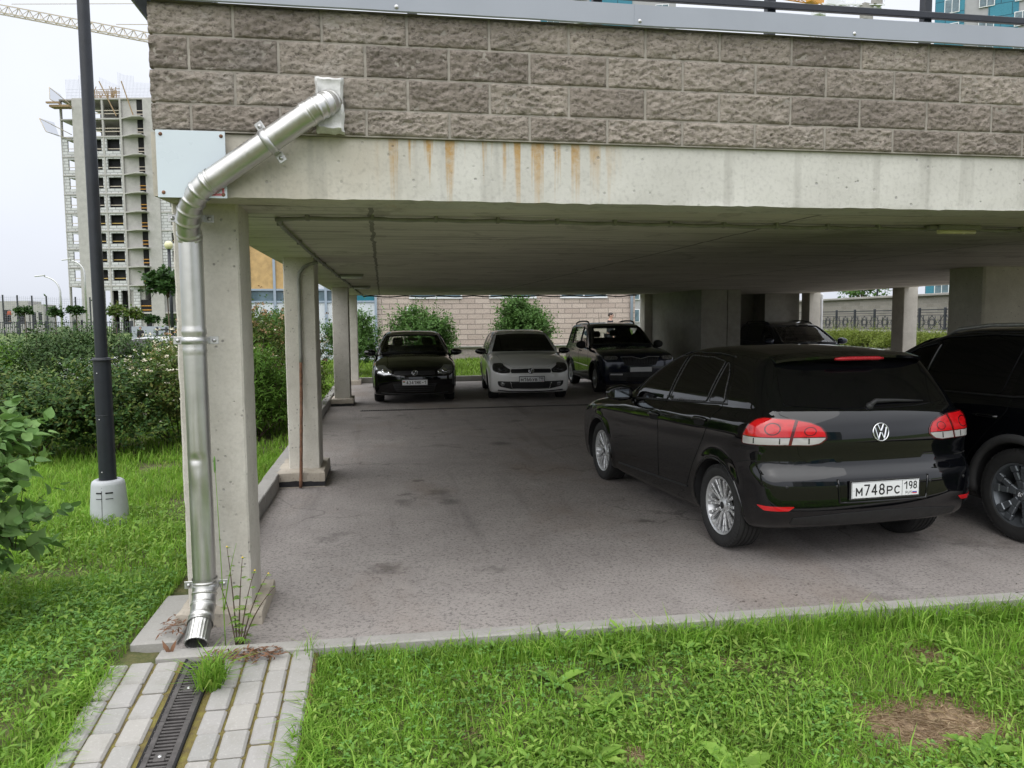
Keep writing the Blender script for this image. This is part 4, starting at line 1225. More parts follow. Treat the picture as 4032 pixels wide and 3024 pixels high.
# ---- far black hatchback, head on
f1 = np.array([-.027, -1.0]); f1 /= np.linalg.norm(f1)
o1 = np.array([.673, 16.95]) - f1 * 2.575
far_black = hatchback('black hatchback facing the camera beside white hatchback, plate 4341MK-1', (o1[0], o1[1], 0), f1, M['black_paint_far'], .034, M['privacy_glass'], see=True)
golf_wheels(far_black, rim_five(.205, .1025, True, .024), M['alloy'])
P_, N_ = far_black.surf('front', [(.0, .458)])
p, o_, rt, up = plate(far_black, 'number_plate', P_[0] + np.array([.012, 0, 0]), (0, 1, 0), (1, 0, 0), .525, .112, True)
glyphs('4341MK-1', -.175, .0525, .042, -.037, .074, .0052, 'plate_text', M['plate_black'], p, o_, rt, up)
for i, m in enumerate((M['flag_red'], M['flag_green'])):
    MB().bbox(o_ + rt * -.225 + up * (.022 - .016 * i), np.array([rt, up, np.cross(rt, up)]), (.042, .016, .0008), .0003).build('flag_stripe', m, p)

# ---- white hatchback
f2 = np.array([-.075, -1.0]); f2 /= np.linalg.norm(f2)
o2 = np.array([3.177, 16.9]) - f2 * 2.575
far_white = hatchback('white hatchback with black wing mirrors and smoked headlamps, plate M166YB', (o2[0], o2[1], 0), f2, M['white_paint'], .034, M['privacy_glass'], smoked=True)
golf_wheels(far_white, rim_five(.205, .1025, True, .024), M['alloy'])
P_, N_ = far_white.surf('front', [(.012, .476)])
p, o_, rt, up = plate(far_white, 'number_plate', P_[0] + np.array([.012, 0, 0]), (0, 1, 0), (1, 0, 0), .53, .112, True)
ru_plate(p, o_, rt, up, .53, .112, ('M', '166', 'YB'), '198')

# ---- boxy dark blue crossover with roof rails
YG = dict(
    F=rnd([(1.66, 1.075), (1.02, 1.085), (.98, 1.53), (1.20, 1.50), (1.42, 1.36)], .03),
    Rg=rnd([(.95, 1.09), (.16, 1.105), (.10, 1.54), (.91, 1.545)], .03),
    Q=rnd([(.08, 1.11), (-.40, 1.13), (-.34, 1.50), (.03, 1.54)], .03),
    WS=rnd(symp([(0, 1.135), (.45, 1.13), (.745, 1.115), (.70, 1.25), (.655, 1.40), (.615, 1.53), (.3, 1.552), (0, 1.556)]), .03),
    RW=rnd(symp([(0, 1.14), (.60, 1.15), (.56, 1.48), (0, 1.50)]), .03))
fy = np.array([-.02, -1.0]); fy /= np.linalg.norm(fy)
oy = np.array([5.86, 17.75]) - fy * 2.578
sh = lambda p_: [tuple(np.mean(p_, 0) + (np.array(q) - np.mean(p_, 0)) * .94) for q in p_]
yeti = Car('crossover_car', 'boxy dark blue crossover with black roof rails, parked in front of the concrete core', 'car', YETI, M['navy_paint'], (oy[0], oy[1], 0), fy, .036,
           [('front', sh(YG['WS']), (.9, 2.3)), ('left', sh(YG['F']), (.4, 2)), ('left', sh(YG['Rg']), (0, 1.2)), ('left', sh(YG['Q']), (-.6, .2)), ('rear', sh(YG['RW']), (-1, .1))])
for sd in (1, -1):
    for k in ('F', 'Rg', 'Q'):
        yeti.shell('window', YG[k], 'left', M['car_glass'], off=.004, side=sd)
        yeti.line('window_trim', 'left', YG[k] + YG[k][:1], .018, M['frit'], sides=(sd,))
    d1 = yeti.shell('front_door', rnd([(2.02, .40), (1.04, .42), (1.0, 1.065), (1.75, 1.055), (1.98, .95)], .03), 'left', M['navy_paint'], off=.003, side=sd, edge=M['gap'])
    d2 = yeti.shell('rear_door', rnd([(1.02, .42), (.52, .43), (.42, .62), (.12, .85), (.08, 1.08), (.98, 1.065)], .03), 'left', M['navy_paint'], off=.003, side=sd, edge=M['gap'])
    for dr, x in ((d1, 1.16), (d2, .26)):
        P, N = yeti.surf('left', [(x + .11, .95), (x + .05, .955), (x - .05, .957), (x - .11, .955)])
        MB().tube((P + N * np.array([[.006], [.024], [.024], [.006]])) * [1, sd, 1], .013, 8).build('door_handle', M['trim'], dr)
    yeti.line('side_strip', 'left', [(2.0, .60), (.5, .63)], .011, M['chrome'], sides=(sd,), off=.004)
    for cx in (0, 2.578):
        yeti.line('wheel_arch', 'left', [(cx + .40 * math.cos(a), .335 + .40 * math.sin(a)) for a in np.linspace(-.1, PI + .1, 26)], .030, M['arch_trim'], sides=(sd,), off=-.008)
    yeti.line('sill_trim', 'left', [(2.15, .33), (.42, .34)], .055, M['arch_trim'], sides=(sd,), off=-.02)
    P, N = yeti.surf('top', [(x, sd * .60) for x in (1.0, .9, .7, .3, -.1, -.35, -.45)])
    MB().tube(P + np.array([[0, 0, .0], [0, 0, .05], [0, 0, .062], [0, 0, .062], [0, 0, .058], [0, 0, .04], [0, 0, 0.]]), [.018, .022, .022, .022, .022, .020, .016], 10).build('roof_rail', M['trim'], yeti.root)
    hl = yeti.shell('headlight', rnd([(-1.74, .80), (-1.70, .905), (-1.95, .900), (-2.03, .87), (-2.02, .80)], .02), 'frontleft', M['frit'], off=.004, side=sd, res=.03)
    yeti.shell('lamp_lens', rnd([(-1.75, .81), (-1.715, .895), (-1.95, .89), (-2.015, .865), (-2.005, .81)], .02), 'frontleft', M['head_lens'], hl, off=.008, side=sd, res=.03)
    P, N = yeti.surf('front', [(.56, .475)])
    fl = yeti.shell('fog_lamp', rnd([(.42, .455), (.70, .46), (.69, .49), (.42, .492)], .01), 'front', M['steel'], off=.006, side=sd, res=.03)
yeti.shell('windscreen', YG['WS'], 'front', M['screen_glass'], off=.004, res=.06)
yeti.line('windscreen_trim', 'front', YG['WS'] + YG['WS'][:1], .03, M['frit'])
yeti.shell('rear_window', YG['RW'], 'rear', M['car_glass'], off=.004, res=.06)
gr = yeti.shell('grille', rnd(symp([(0, .66), (.36, .68), (.46, .86), (.2, .865), (0, .845)]), .02), 'front', M['trim'], off=.005)
yeti.line('grille_frame', 'front', [(.46, .865), (.2, .872), (.09, .845), (0, .825), (-.09, .845), (-.2, .872), (-.46, .865)], .008, M['steel'], gr, off=.008)
for y in np.linspace(-.36, .36, 13): yeti.line('grille_bar', 'front', [(y, .70), (y * 1.1, .85)], .006, M['frit'], gr, off=.006)
yeti.shell('bumper_guard', rnd(symp([(0, .30), (.7, .34), (.74, .52), (.3, .52), (0, .52)]), .03), 'front', M['arch_trim'], off=.004)
yeti.shell('skid_plate', rnd(symp([(.24, .30), (.33, .305), (.31, .42), (.22, .42)]), .01), 'front', M['trim'], off=.009)
P_, N_ = yeti.surf('front', [(0, .585)])
p, o_, rt, up = plate(yeti, 'number_plate', P_[0] + np.array([.012, 0, 0]), (0, 1, 0), (1, 0, 0), .52, .112, True)
mirror_part(yeti, 1.74, 1.0, 1.115, M['trim'], (.08, .12, .10), False)
seats(yeti, (1.0,), .62); seats(yeti, (.25,), .64, head=False)
MB().bbox((1.80, 0, .95), np.eye(3), (.40, 1.34, .22), .06).build('dashboard', M['seat_cloth'], yeti.root)
MB().box(-.66, 3.2, -.62, .62, .22, .34).build('underbody', M['trim'], yeti.root)
P_, N_ = yeti.surf('top', [(-.25, .0)])
MB().tube([P_[0], P_[0] + np.array([-.10, 0, .30])], [.006, .003], 6).lathe([(0, .03), (.02, .015), (.028, 0)], o=P_[0], n=12).build('aerial', M['trim'], yeti.root)
put_wheels(yeti, tyre_mb(.335, .108, .225), rim_five(.220, .108, True, .022, .11), .335, .765, M['alloy'])

# ---- SUV at the frame's edge and the one behind the core
SG = dict(
    F=rnd([(1.80, 1.075), (1.12, 1.095), (1.03, 1.50), (1.30, 1.435), (1.58, 1.27)], .03),
    Rg=rnd([(1.04, 1.10), (.22, 1.115), (.14, 1.535), (.95, 1.525)], .03),
    Q=rnd([(.13, 1.12), (-.50, 1.17), (-.42, 1.40), (-.30, 1.49), (.05, 1.535)], .03),
    WS=rnd(symp([(0, 1.095), (.45, 1.09), (.76, 1.08), (.71, 1.22), (.66, 1.38), (.615, 1.50), (.3, 1.52), (0, 1.525)]), .03),
    RW=rnd(symp([(0, 1.16), (.64, 1.17), (.58, 1.47), (0, 1.49)]), .03))
def suv(label, loc, heading, paint_mat, res, side_glass, rails=True, alloy='dark_alloy', caliper=None):
    c = Car('suv_car', label, 'car', SUV, paint_mat, loc, heading, res,
            [('front', sh(SG['WS']), (1.0, 2.4)), ('left', sh(SG['F']), (.5, 2.2))])
    for sd in (1, -1):
        for k in ('F', 'Rg', 'Q'):
            c.shell('window', SG[k], 'left', M['car_glass'] if k == 'F' else side_glass, off=.005, side=sd)
        c.line('window_trim', 'left', SG['F'] + SG['F'][:1], .020, M['frit'], sides=(sd,))
        c.line('window_moulding', 'left', [(1.85, 1.062), (.1, 1.10), (-.5, 1.155)], .008, M['trim'], sides=(sd,), off=.006)
        c.line('window_moulding', 'left', [(-.42, 1.44), (-.28, 1.52), (.05, 1.565), (.5, 1.575), (1.0, 1.54), (1.35, 1.44), (1.75, 1.20)], .007, M['trim'], sides=(sd,), off=.006)
        d1 = c.shell('front_door', rnd([(2.08, .42), (1.13, .42), (1.09, 1.08), (1.85, 1.055), (2.05, .95)], .03), 'left', paint_mat, off=.003, side=sd, edge=M['gap'])
        d2 = c.shell('rear_door', rnd([(1.11, .42), (.56, .43), (.46, .62), (.30, .80), (.12, .98), (.10, 1.10), (1.07, 1.08)], .03), 'left', paint_mat, off=.003, side=sd, edge=M['gap'])
        for dr, x in ((d1, 1.25), (d2, .30)):
            P, N = c.surf('left', [(x + .12, .93), (x + .05, .938), (x - .05, .94), (x - .12, .938)])
            MB().tube((P + N * np.array([[.006], [.024], [.024], [.006]])) * [1, sd, 1], .014, 8).build('door_handle', paint_mat, dr)
        for cx in (0, 2.68):
            c.line('wheel_arch', 'left', [(cx + .435 * math.cos(a), .358 + .435 * math.sin(a)) for a in np.linspace(-.12, PI + .12, 30)], .036, M['arch_trim'], sides=(sd,), off=-.012)
        c.line('sill_trim', 'left', [(2.22, .335), (.45, .345)], .06, M['arch_trim'], sides=(sd,), off=-.022)
        if rails:
            P, N = c.surf('top', [(x, sd * .615) for x in (1.05, .95, .6, .2, -.3, -.62, -.7)])
            MB().tube(P + np.array([[0, 0, .0], [0, 0, .03], [0, 0, .042], [0, 0, .045], [0, 0, .042], [0, 0, .028], [0, 0, 0.]]), [.012, .017, .017, .017, .017, .016, .012], 10).build('roof_rail', M['steel'] if caliper else M['trim'], c.root)
        hl = c.shell('headlight', rnd([(-1.70, .76), (-1.66, .84), (-1.95, .85), (-2.10, .80), (-2.08, .74)], .02), 'frontleft', M['head_lens'], off=.005, side=sd, res=.04)
        tl = c.shell('tail_light', rnd([(.12, .88), (.10, 1.02), (-.02, 1.05), (-.22, 1.02), (-.24, .90)], .02), 'rearleft', M['red_lens'], off=.005, side=sd, res=.04)
    c.shell('windscreen', SG['WS'], 'front', M['screen_glass'], off=.004, res=.06)
    c.line('windscreen_trim', 'front', SG['WS'] + SG['WS'][:1], .03, M['frit'])
    c.shell('rear_window', SG['RW'], 'rear', side_glass, off=.004, res=.06)
    c.shell('grille', rnd(symp([(0, .66), (.5, .68), (.52, .78), (0, .80)]), .02), 'front', M['trim'], off=.005)
    c.shell('bonnet', rnd([(3.38, -.42), (3.1, -.62), (2.3, -.70), (2.24, 0), (2.3, .70), (3.1, .62), (3.38, .42)], .06), 'top', paint_mat, off=.003, edge=M['gap'], res=.08)
    mirror_part(c, 1.88, 1.03, 1.12, paint_mat, (.09, .13, .085), False)
    seats(c, (.66,), .60)
    MB().bbox((1.92, 0, .93), np.eye(3), (.40, 1.40, .20), .06).build('dashboard', M['seat_cloth'], c.root)
    MB().box(-.75, 3.3, -.64, .64, .22, .34).build('underbody', M['trim'], c.root)
    put_wheels(c, tyre_mb(.358, .1175, .240), rim_five(.236, .1175, True, .048, .15), .358, .79, M[alloy], caliper=caliper, emblem=bool(caliper))
    return c
tsv = suv('black SUV with anthracite wheels and red brake calipers beside the near black hatchback', (5.66, 5.10, 0), (-.03, 1.0), M['black_paint'], .034, M['privacy_glass'], True, 'dark_alloy', M['caliper'])
bsv = suv('deep blue SUV half hidden behind the concrete core, facing the camera', (11.05, 20.55, 0), (-.03, -1.0), M['blue_paint'], .045, M['privacy_glass'], True, 'alloy')
# ================================================================ ground, kerbs, paving
def gz(x, y):
    """lawn height: level by the car park, falling towards the viewer, rising gently far off"""
    x = np.asarray(x, float); y = np.asarray(y, float)
    z = -.11 * np.clip(4.05 - y, 0, 3.0)
    z = z * np.clip((x + 3.2) / 1.6, .35, 1)
    z = z + np.where(x < -1.3, .012, 0.0)
    z = z + .26 * np.clip((y - 22) / 8, 0, 1) * np.clip((16 - x) / 4, 0, 1)
    return z
def ground_sheet():
    xs = np.unique(np.concatenate([np.linspace(-400, -14, 22), np.linspace(-14, -2, 48), np.arange(-2, .2, .06), np.linspace(.2, 16, 64), np.linspace(16, 400, 22)]))
    ys = np.unique(np.concatenate([np.linspace(-300, -2, 16), np.linspace(-2, 3.4, 22), np.arange(3.4, 5.2, .06), np.linspace(5.2, 34, 116), np.linspace(34, 600, 24)]))
    X, Y = np.meshgrid(xs, ys, indexing='ij')
    Z = gz(X, Y) - .035
    inl = (X > -1.16) & (Y > 4.1) & (Y < 22.1)
    Z = np.where(inl | ((X > 4) & (Y > 4.06) & (Y < 28) & (X < 21.8)), -.07, Z)
    Z = np.where((X > -1.40) & (X < -.40) & (Y < 4.04) & (Y > 1.5), Z - .05, Z)
    nx, ny = len(xs), len(ys)
    i, j = np.meshgrid(np.arange(nx - 1), np.arange(ny - 1), indexing='ij')
    a = (i * ny + j).ravel()
    F = np.stack([a, a + ny, a + ny + 1, a + 1], 1)
    o = mesh_from('ground', np.stack([X, Y, Z], -1).reshape(-1, 3), F, M['soil'], None, None, True)
    return structure(o)
ground_sheet()
# asphalt of the car park and the drive beyond it, one sheet, slightly uneven
def asphalt_sheet():
    xs = np.concatenate([np.arange(-1.14, 6.0, .12), np.arange(6.0, 21.6, .6)]); ys = np.arange(4.10, 22.05, .15)
    X, Y = np.meshgrid(xs, ys, indexing='ij')
    Z = .0 + .006 * fbm(np.stack([X * .7, Y * .7, X * 0], -1), 3) - .004
    nx, ny = len(xs), len(ys); i, j = np.meshgrid(np.arange(nx - 1), np.arange(ny - 1), indexing='ij'); a = (i * ny + j).ravel()
    structure(mesh_from('asphalt', np.stack([X, Y, Z], -1).reshape(-1, 3), np.stack([a, a + ny, a + ny + 1, a + 1], 1), M['asphalt'], None, None, True))
    b = MB().box(12.5, 21.6, -8, 4.0, -.06, -.002).box(4.8, 21.6, 22.1, 27.5, -.06, -.003)
    structure(b.build('drive_asphalt', M['asphalt']))
asphalt_sheet()
def kerb_line(name, p0, p1, w, z0, z1, L=1.0, jit=.004):
    p0 = np.array(p0, float); p1 = np.array(p1, float); d = p1 - p0; T = np.linalg.norm(d); d /= T; n = np.array([-d[1], d[0]])
    b = MB(); k = int(math.ceil(T / L))
    for i in range(k):
        a = p0 + d * (i * L + .004); e = p0 + d * (min((i + 1) * L, T) - .004)
        off = n * random.uniform(-jit, jit); dz = random.uniform(-jit, jit)
        c = (a + e) / 2 + off
        b.bbox((c[0], c[1], (z0 + z1) / 2 + dz), np.array([[d[0], d[1], 0], [n[0], n[1], 0], [0, 0, 1]]), (np.linalg.norm(e - a), w, z1 - z0), .008)
    return structure(b.build(name, M['kerb']))
kerb_line('front_kerb', (-1.18, 4.085), (12.5, 3.83), .105, -.2, .028)
kerb_line('left_kerb', (-1.165, 5.0), (-1.165, 22.0), .135, -.1, .15, .75)
kerb_line('back_kerb', (-1.1, 22.15), (7.4, 22.05), .12, -.1, .15)
def tiles(name, x0, x1, y0, y1, nx, L, z):
    b = MB(); w = (x1 - x0) / nx
    for i in range(nx):
        y = y0 + (i % 2) * L * .4
        b.n  # keep
        while y < y1:
            e = min(y + L, y1)
            b.bbox((x0 + w * (i + .5), (y + e) / 2, z - .03 + random.uniform(-.006, .006)), np.eye(3), (w - .012, e - y - .012, .06), .006)
            y = e
    return structure(b.build(name, M['paver']))
structure(MB().bbox((-1.245, 4.62, -.02), np.eye(3), (.24, .74, .08), .008).build('kerbside_slab', M['paver']))

# paved apron round the drain, falling towards the viewer
def apron():
    bed = MB(); pv = MB(); sl = -.11
    AX0, AX1, Y1, Y0 = -1.40, -.375, 4.025, 1.9
    ang = math.atan(sl * -1)
    ey = np.array([0, math.cos(ang), math.sin(ang)]); ez = np.array([0, -math.sin(ang), math.cos(ang)]); ex = np.array([1., 0, 0])
    A = np.array([ex, ey, ez]); O = np.array([0, Y1, .012])
    def at(x, s): return O + ex * x - ey * s
    L = (Y1 - Y0) / math.cos(ang)
    for x0, x1 in ((AX0, -1.03), (-.87, AX1)):
        bed.bbox((at((x0 + x1) / 2, L / 2) - ez * .045), A, (x1 - x0 + .02, L, .06), .004)
    cols = [(-1.395, -1.288, .34, .10), (-1.276, -1.178, .172, .0), (-1.168, -1.072, .172, .086), (-1.062, -1.040, .172, .03)]
    cols = [(-1.395, -1.300, .36, .05), (-1.288, -1.178, .19, .0), (-1.165, -1.055, .19, .095), (-.835, -.735, .175, .06), (-.722, -.612, .19, .13), (-.598, -.505, .19, .02), (-.492, -.385, .50, .06)]
    for x0, x1, l, ph in cols:
        s = -ph
        while s < L:
            a = max(s, 0); e = min(s + l, L)
            if e - a > .03:
                g = random.uniform(.007, .013)
                c = at((x0 + x1) / 2 + random.uniform(-.003, .003), (a + e) / 2)
                r = random.gauss(0, .012); tx = random.gauss(0, .012)
                B = np.array(Matrix.Rotation(r, 3, Vector(ez)) @ Matrix.Rotation(tx, 3, Vector(ey)))
                pv.bbox(c - ez * (.030 + random.uniform(-.004, .004)), A @ B.T, (x1 - x0, e - a - g, .06), .010)
            s += l
    structure(bed.build('apron_bed', M['moss'])); structure(pv.build('apron_paving', M['paver']))
    # linear drain: channel with slotted cast grates
    t = thing('drain_channel', 'dark cast iron slotted drain grate set in the pavers below the downpipe', 'drain grate', (-.95, 3.0, 0))
    ch = MB(); gx0, gx1 = -1.028, -.872
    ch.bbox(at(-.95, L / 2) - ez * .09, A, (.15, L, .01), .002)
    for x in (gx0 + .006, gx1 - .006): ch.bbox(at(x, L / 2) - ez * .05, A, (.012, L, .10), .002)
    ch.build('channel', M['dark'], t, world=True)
    k = 0; s = .02
    while s < L - .05:
        e = min(s + .5, L)
        g = MB()
        for x in (gx0 + .019, gx1 - .019): g.bbox(at(x, (s + e) / 2) - ez * .012, A, (.036, e - s - .004, .02), .002)
        q = s + .006
        while q < e - .006:
            g.bbox(at(-.95, q) - ez * .013, A, (.085, .0105, .018), .002); q += .0235
        for x in (gx0 + .012, gx1 - .012):
            q = s + .03
            while q < e - .02:
                g.sphere(at(x, q) - ez * .002, .0042, 6, 4); q += .047
        g.bbox(at(-.95, (s + e) / 2) - ez * .010, A, (.05, .05, .018), .004)
        gr = g.build('grate', M['iron'], t, world=True)
        MB().lathe([(0, .004), (.007, .003), (.009, 0)], o=at(-.95, (s + e) / 2), ax=ez, n=10).build('grate_bolt', M['steel'], gr, world=True)
        s = e
apron()
# narrow slot drain across the lane, deep inside
t = thing('slot_drain', 'narrow black slotted drain across the asphalt in front of the far cars', 'drain grate', (1.4, 15.1, 0))
b = MB().box(-.45, 6.5, 15.06, 15.16, -.02, .006)
b.build('drain_frame', M['iron'], t, world=True)
b = MB()
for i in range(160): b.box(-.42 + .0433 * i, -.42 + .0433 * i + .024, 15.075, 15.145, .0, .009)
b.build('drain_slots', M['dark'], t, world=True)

# ================================================================ the parking deck
deck = thing('parking_deck', 'low concrete parking deck with split face block parapet and rust streaked edge beam', 'parking deck', (5.6, 13.0, 0))
SX = lambda y: 2.385 + .0045 * (np.asarray(y) - 4.25)
def slab():
    ys = np.linspace(4.60, 22.0, 30); xs = np.linspace(-1.14, 12.45, 24)
    X, Y = np.meshgrid(xs, ys, indexing='ij'); Z = SX(Y) + .004 * fbm(np.stack([X * 1.3, Y * 1.3, X * 0], -1), 3)
    nx, ny = len(xs), len(ys); i, j = np.meshgrid(np.arange(nx - 1), np.arange(ny - 1), indexing='ij'); a = (i * ny + j).ravel()
    V = np.stack([X, Y, Z], -1).reshape(-1, 3).tolist(); F = np.stack([a, a + 1, a + ny + 1, a + ny], 1).tolist()
    n = len(V)
    V += [(-1.14, 4.6, 2.9), (12.45, 4.6, 2.9), (12.45, 22, 2.9), (-1.14, 22, 2.9)]
    F += [[n, n + 1, n + 2, n + 3]]
    F += [[(i) * ny + ny - 1 for i in range(nx)] + [n + 2, n + 3], [j for j in range(ny)][::-1] + [n, n + 3][::1], [(nx - 1) * ny + j for j in range(ny)] + [n + 2, n + 1]]
    mesh_from('slab', V, F, M['soffit'], deck, None, False, world=True)
slab()
def edge_beam():
    xs = np.arange(-1.14, 12.46, .05); zs = np.array([2.372, 2.386, 2.42, 2.5, 2.6, 2.695]); V = []; nx, nz = len(xs), len(zs)
    for i, x in enumerate(xs):
        for k, z in enumerate(zs):
            jx = vnoise(np.array([[x * 9, z * 9, 3.]]))[0]; j2 = vnoise(np.array([[x * 31, z * 31, 9.]]))[0]
            y = 4.25 + (.006 * jx + .004 * j2 if k < 2 else .0015 * jx)
            zz = z + (.004 * jx + .005 * j2 if k == 0 else 0) + (.0045 * (x * .06))
            V.append((x, y, zz))
    F = [(i * nz + k, (i + 1) * nz + k, (i + 1) * nz + k + 1, i * nz + k + 1) for i in range(nx - 1) for k in range(nz - 1)]
    n = len(V)
    for i, x in enumerate(xs): V.append((x, 4.60, 2.384 + .003 * vnoise(np.array([[x * 3, 1, 1.]]))[0]))
    F += [(i * nz, n + i, n + i + 1, (i + 1) * nz) for i in range(nx - 1)]
    m = len(V)
    V += [(-1.14, 4.6, 2.695), (12.45, 4.6, 2.695)]
    F += [[0] + list(range(0, nz))[1:] + [m, n], [(nx - 1) * nz + k for k in range(nz)][::-1] + [n + nx - 1, m + 1]]
    # a half round nib where the formwork met, at one joint
    o = mesh_from('edge_beam', V, F, M['beam'], deck, None, 40, world=True)
edge_beam()
MB().box(-1.135, -.80, 4.61, 21.9, 2.47, 2.695).build('side_beam', M['beam'], deck, world=True)
ROWS = [(3.170, 3.335), (3.002, 3.170), (2.836, 3.002), (2.700, 2.836)]
def blocks(name, x0, x1, ph, to_world, fine, parent):
    """split face blocks; local: u along the wall, z up, depth w outwards"""
    V = []; F = []; n = 0
    P = .4395
    for r, (za, zb) in enumerate(ROWS):
        k0 = int(math.floor((x0 - ph - (r % 2) * P / 2) / P))
        k = k0
        while True:
            a = ph + (r % 2) * P / 2 + k * P; e = a + P; k += 1
            if a > x1: break
            a2, e2 = max(a, x0), min(e, x1)
            if e2 - a2 < .03: continue
            a2 += .007 if a2 > x0 + 1e-6 else 0; e2 -= .007 if e2 < x1 - 1e-6 else 0
            nu, nz = fine(a2)
            nu = max(4, int(nu * (e2 - a2) / P))
            u = np.linspace(a2, e2, nu + 1); z = np.linspace(za + .005, zb - .005, nz + 1)
            U, Z = np.meshgrid(u, z, indexing='ij')
            p = np.stack([U, Z, np.full_like(U, r * 3.7 + k * 1.3)], -1)
            edge = np.minimum(np.minimum(U - a2, e2 - U) / .018, np.minimum(Z - za - .005, zb - .005 - Z) / .010)
            if a2 <= x0 + 1e-6: edge = np.minimum((e2 - U) / .018, np.minimum(Z - za - .005, zb - .005 - Z) / .010)
            w = np.clip(edge + .35 * fbm(p * 45, 2), 0, 1)
            ds = .003 + w * (.006 + .004 * fbm(p * np.array([9, 14, 1]), 2) + .0085 * fbm(p * np.array([42, 80, 1]), 4, .75))
            jit = .0016 * fbm(p * 60, 2)
            nU, nZ = nu + 1, nz + 1
            V.append(np.stack([U + jit, Z + jit, ds], -1).reshape(-1, 3))
            i, j = np.meshgrid(np.arange(nu), np.arange(nz), indexing='ij'); q = (i * nZ + j).ravel() + n
            F.append(np.stack([q, q + nZ, q + nZ + 1, q + 1], 1))
            ring = [i * nZ for i in range(nU)] + [(nU - 1) * nZ + j for j in range(1, nZ)] + [i * nZ + nZ - 1 for i in range(nU - 2, -1, -1)] + [j for j in range(nZ - 2, 0, -1)]
            base = V[-1][ring].copy(); base[:, 2] = -.03
            V.append(base); m = len(ring); st = n + nU * nZ
            F.append(np.array([(n + ring[t], st + t, st + (t + 1) % m, n + ring[(t + 1) % m]) for t in range(m)]))
            n += nU * nZ + m
    V = np.concatenate(V); F = np.concatenate(F)
    return mesh_from(name, to_world(V), F, M['block'], parent, None, False, world=True)
wallp = blocks('block_wall', -1.125, 12.45, 1.481, lambda V: np.stack([V[:, 0], 4.232 - V[:, 2], V[:, 1]], 1), lambda u: (44, 17) if u < 4.4 else (8, 4), deck)
blocks('block_wall', 4.232, 21.9, .2, lambda V: np.stack([-1.112 - V[:, 2], V[:, 0], V[:, 1]], 1)[:, :], lambda u: (12, 6) if u < 8 else (5, 3), deck)
MB().box(-1.105, 12.45, 4.2305, 4.45, 2.697, 3.34).box(-1.104, -.9, 4.45, 21.9, 2.697, 3.34).build('wall_core', M['mortar'], deck, world=True)
MB().box(-.9, 12.45, 4.45, 21.9, 2.9, 3.02).build('roof_deck', M['concrete_dark'], deck, world=True)
# sheet metal capping in lengths
x = -1.20; L0 = [1.41 - 2.61, 1.41, 4.02, 6.63, 9.24, 12.55]
cp = MB().box(-1.20, -.86, 4.48, 21.95, 3.438, 3.450).box(-1.20, -1.19, 4.17, 21.95, 3.33, 3.4385)
cp.build('side_capping', M['capping'], deck, world=True)
for a, e in zip(L0[:-1], L0[1:]):
    b = MB(); prof = [(4.185, 3.326), (4.178, 3.332), (4.178, 3.440), (4.20, 3.448), (4.48, 3.452), (4.48, 3.446), (4.202, 3.442), (4.182, 3.436), (4.182, 3.334)]
    n = 30; V = []
    for i in range(n + 1):
        xx = a - (.012 if a > 0 else 0) + (e - a + (.012 if a > 0 else 0)) * i / n; wv = .0022 * math.sin(xx * 5.3) + .0015 * math.sin(xx * 13.1)
        for y, z in prof: V.append((xx, y + wv * (y < 4.25) - (.002 if (a > 0 and i == 0) else 0), z + .0015 * math.sin(xx * 3.7)))
    m = len(prof)
    F = [(i * m + j, (i + 1) * m + j, (i + 1) * m + (j + 1) % m, i * m + (j + 1) % m) for i in range(n) for j in range(m)] + [tuple(range(m)), tuple(n * m + j for j in range(m))[::-1]]
    o = b.add(V, F, 0, False).build('capping', M['capping'], deck, world=True)
    for xx in (a + .02, a + 1.31):
        MB().lathe([(0, .005), (.006, .004), (.009, .0015), (.011, 0)], o=(xx, 4.177, 3.352), ax=(0, -1, 0), n=10).build('capping_rivet', M['steel'], o, world=True)
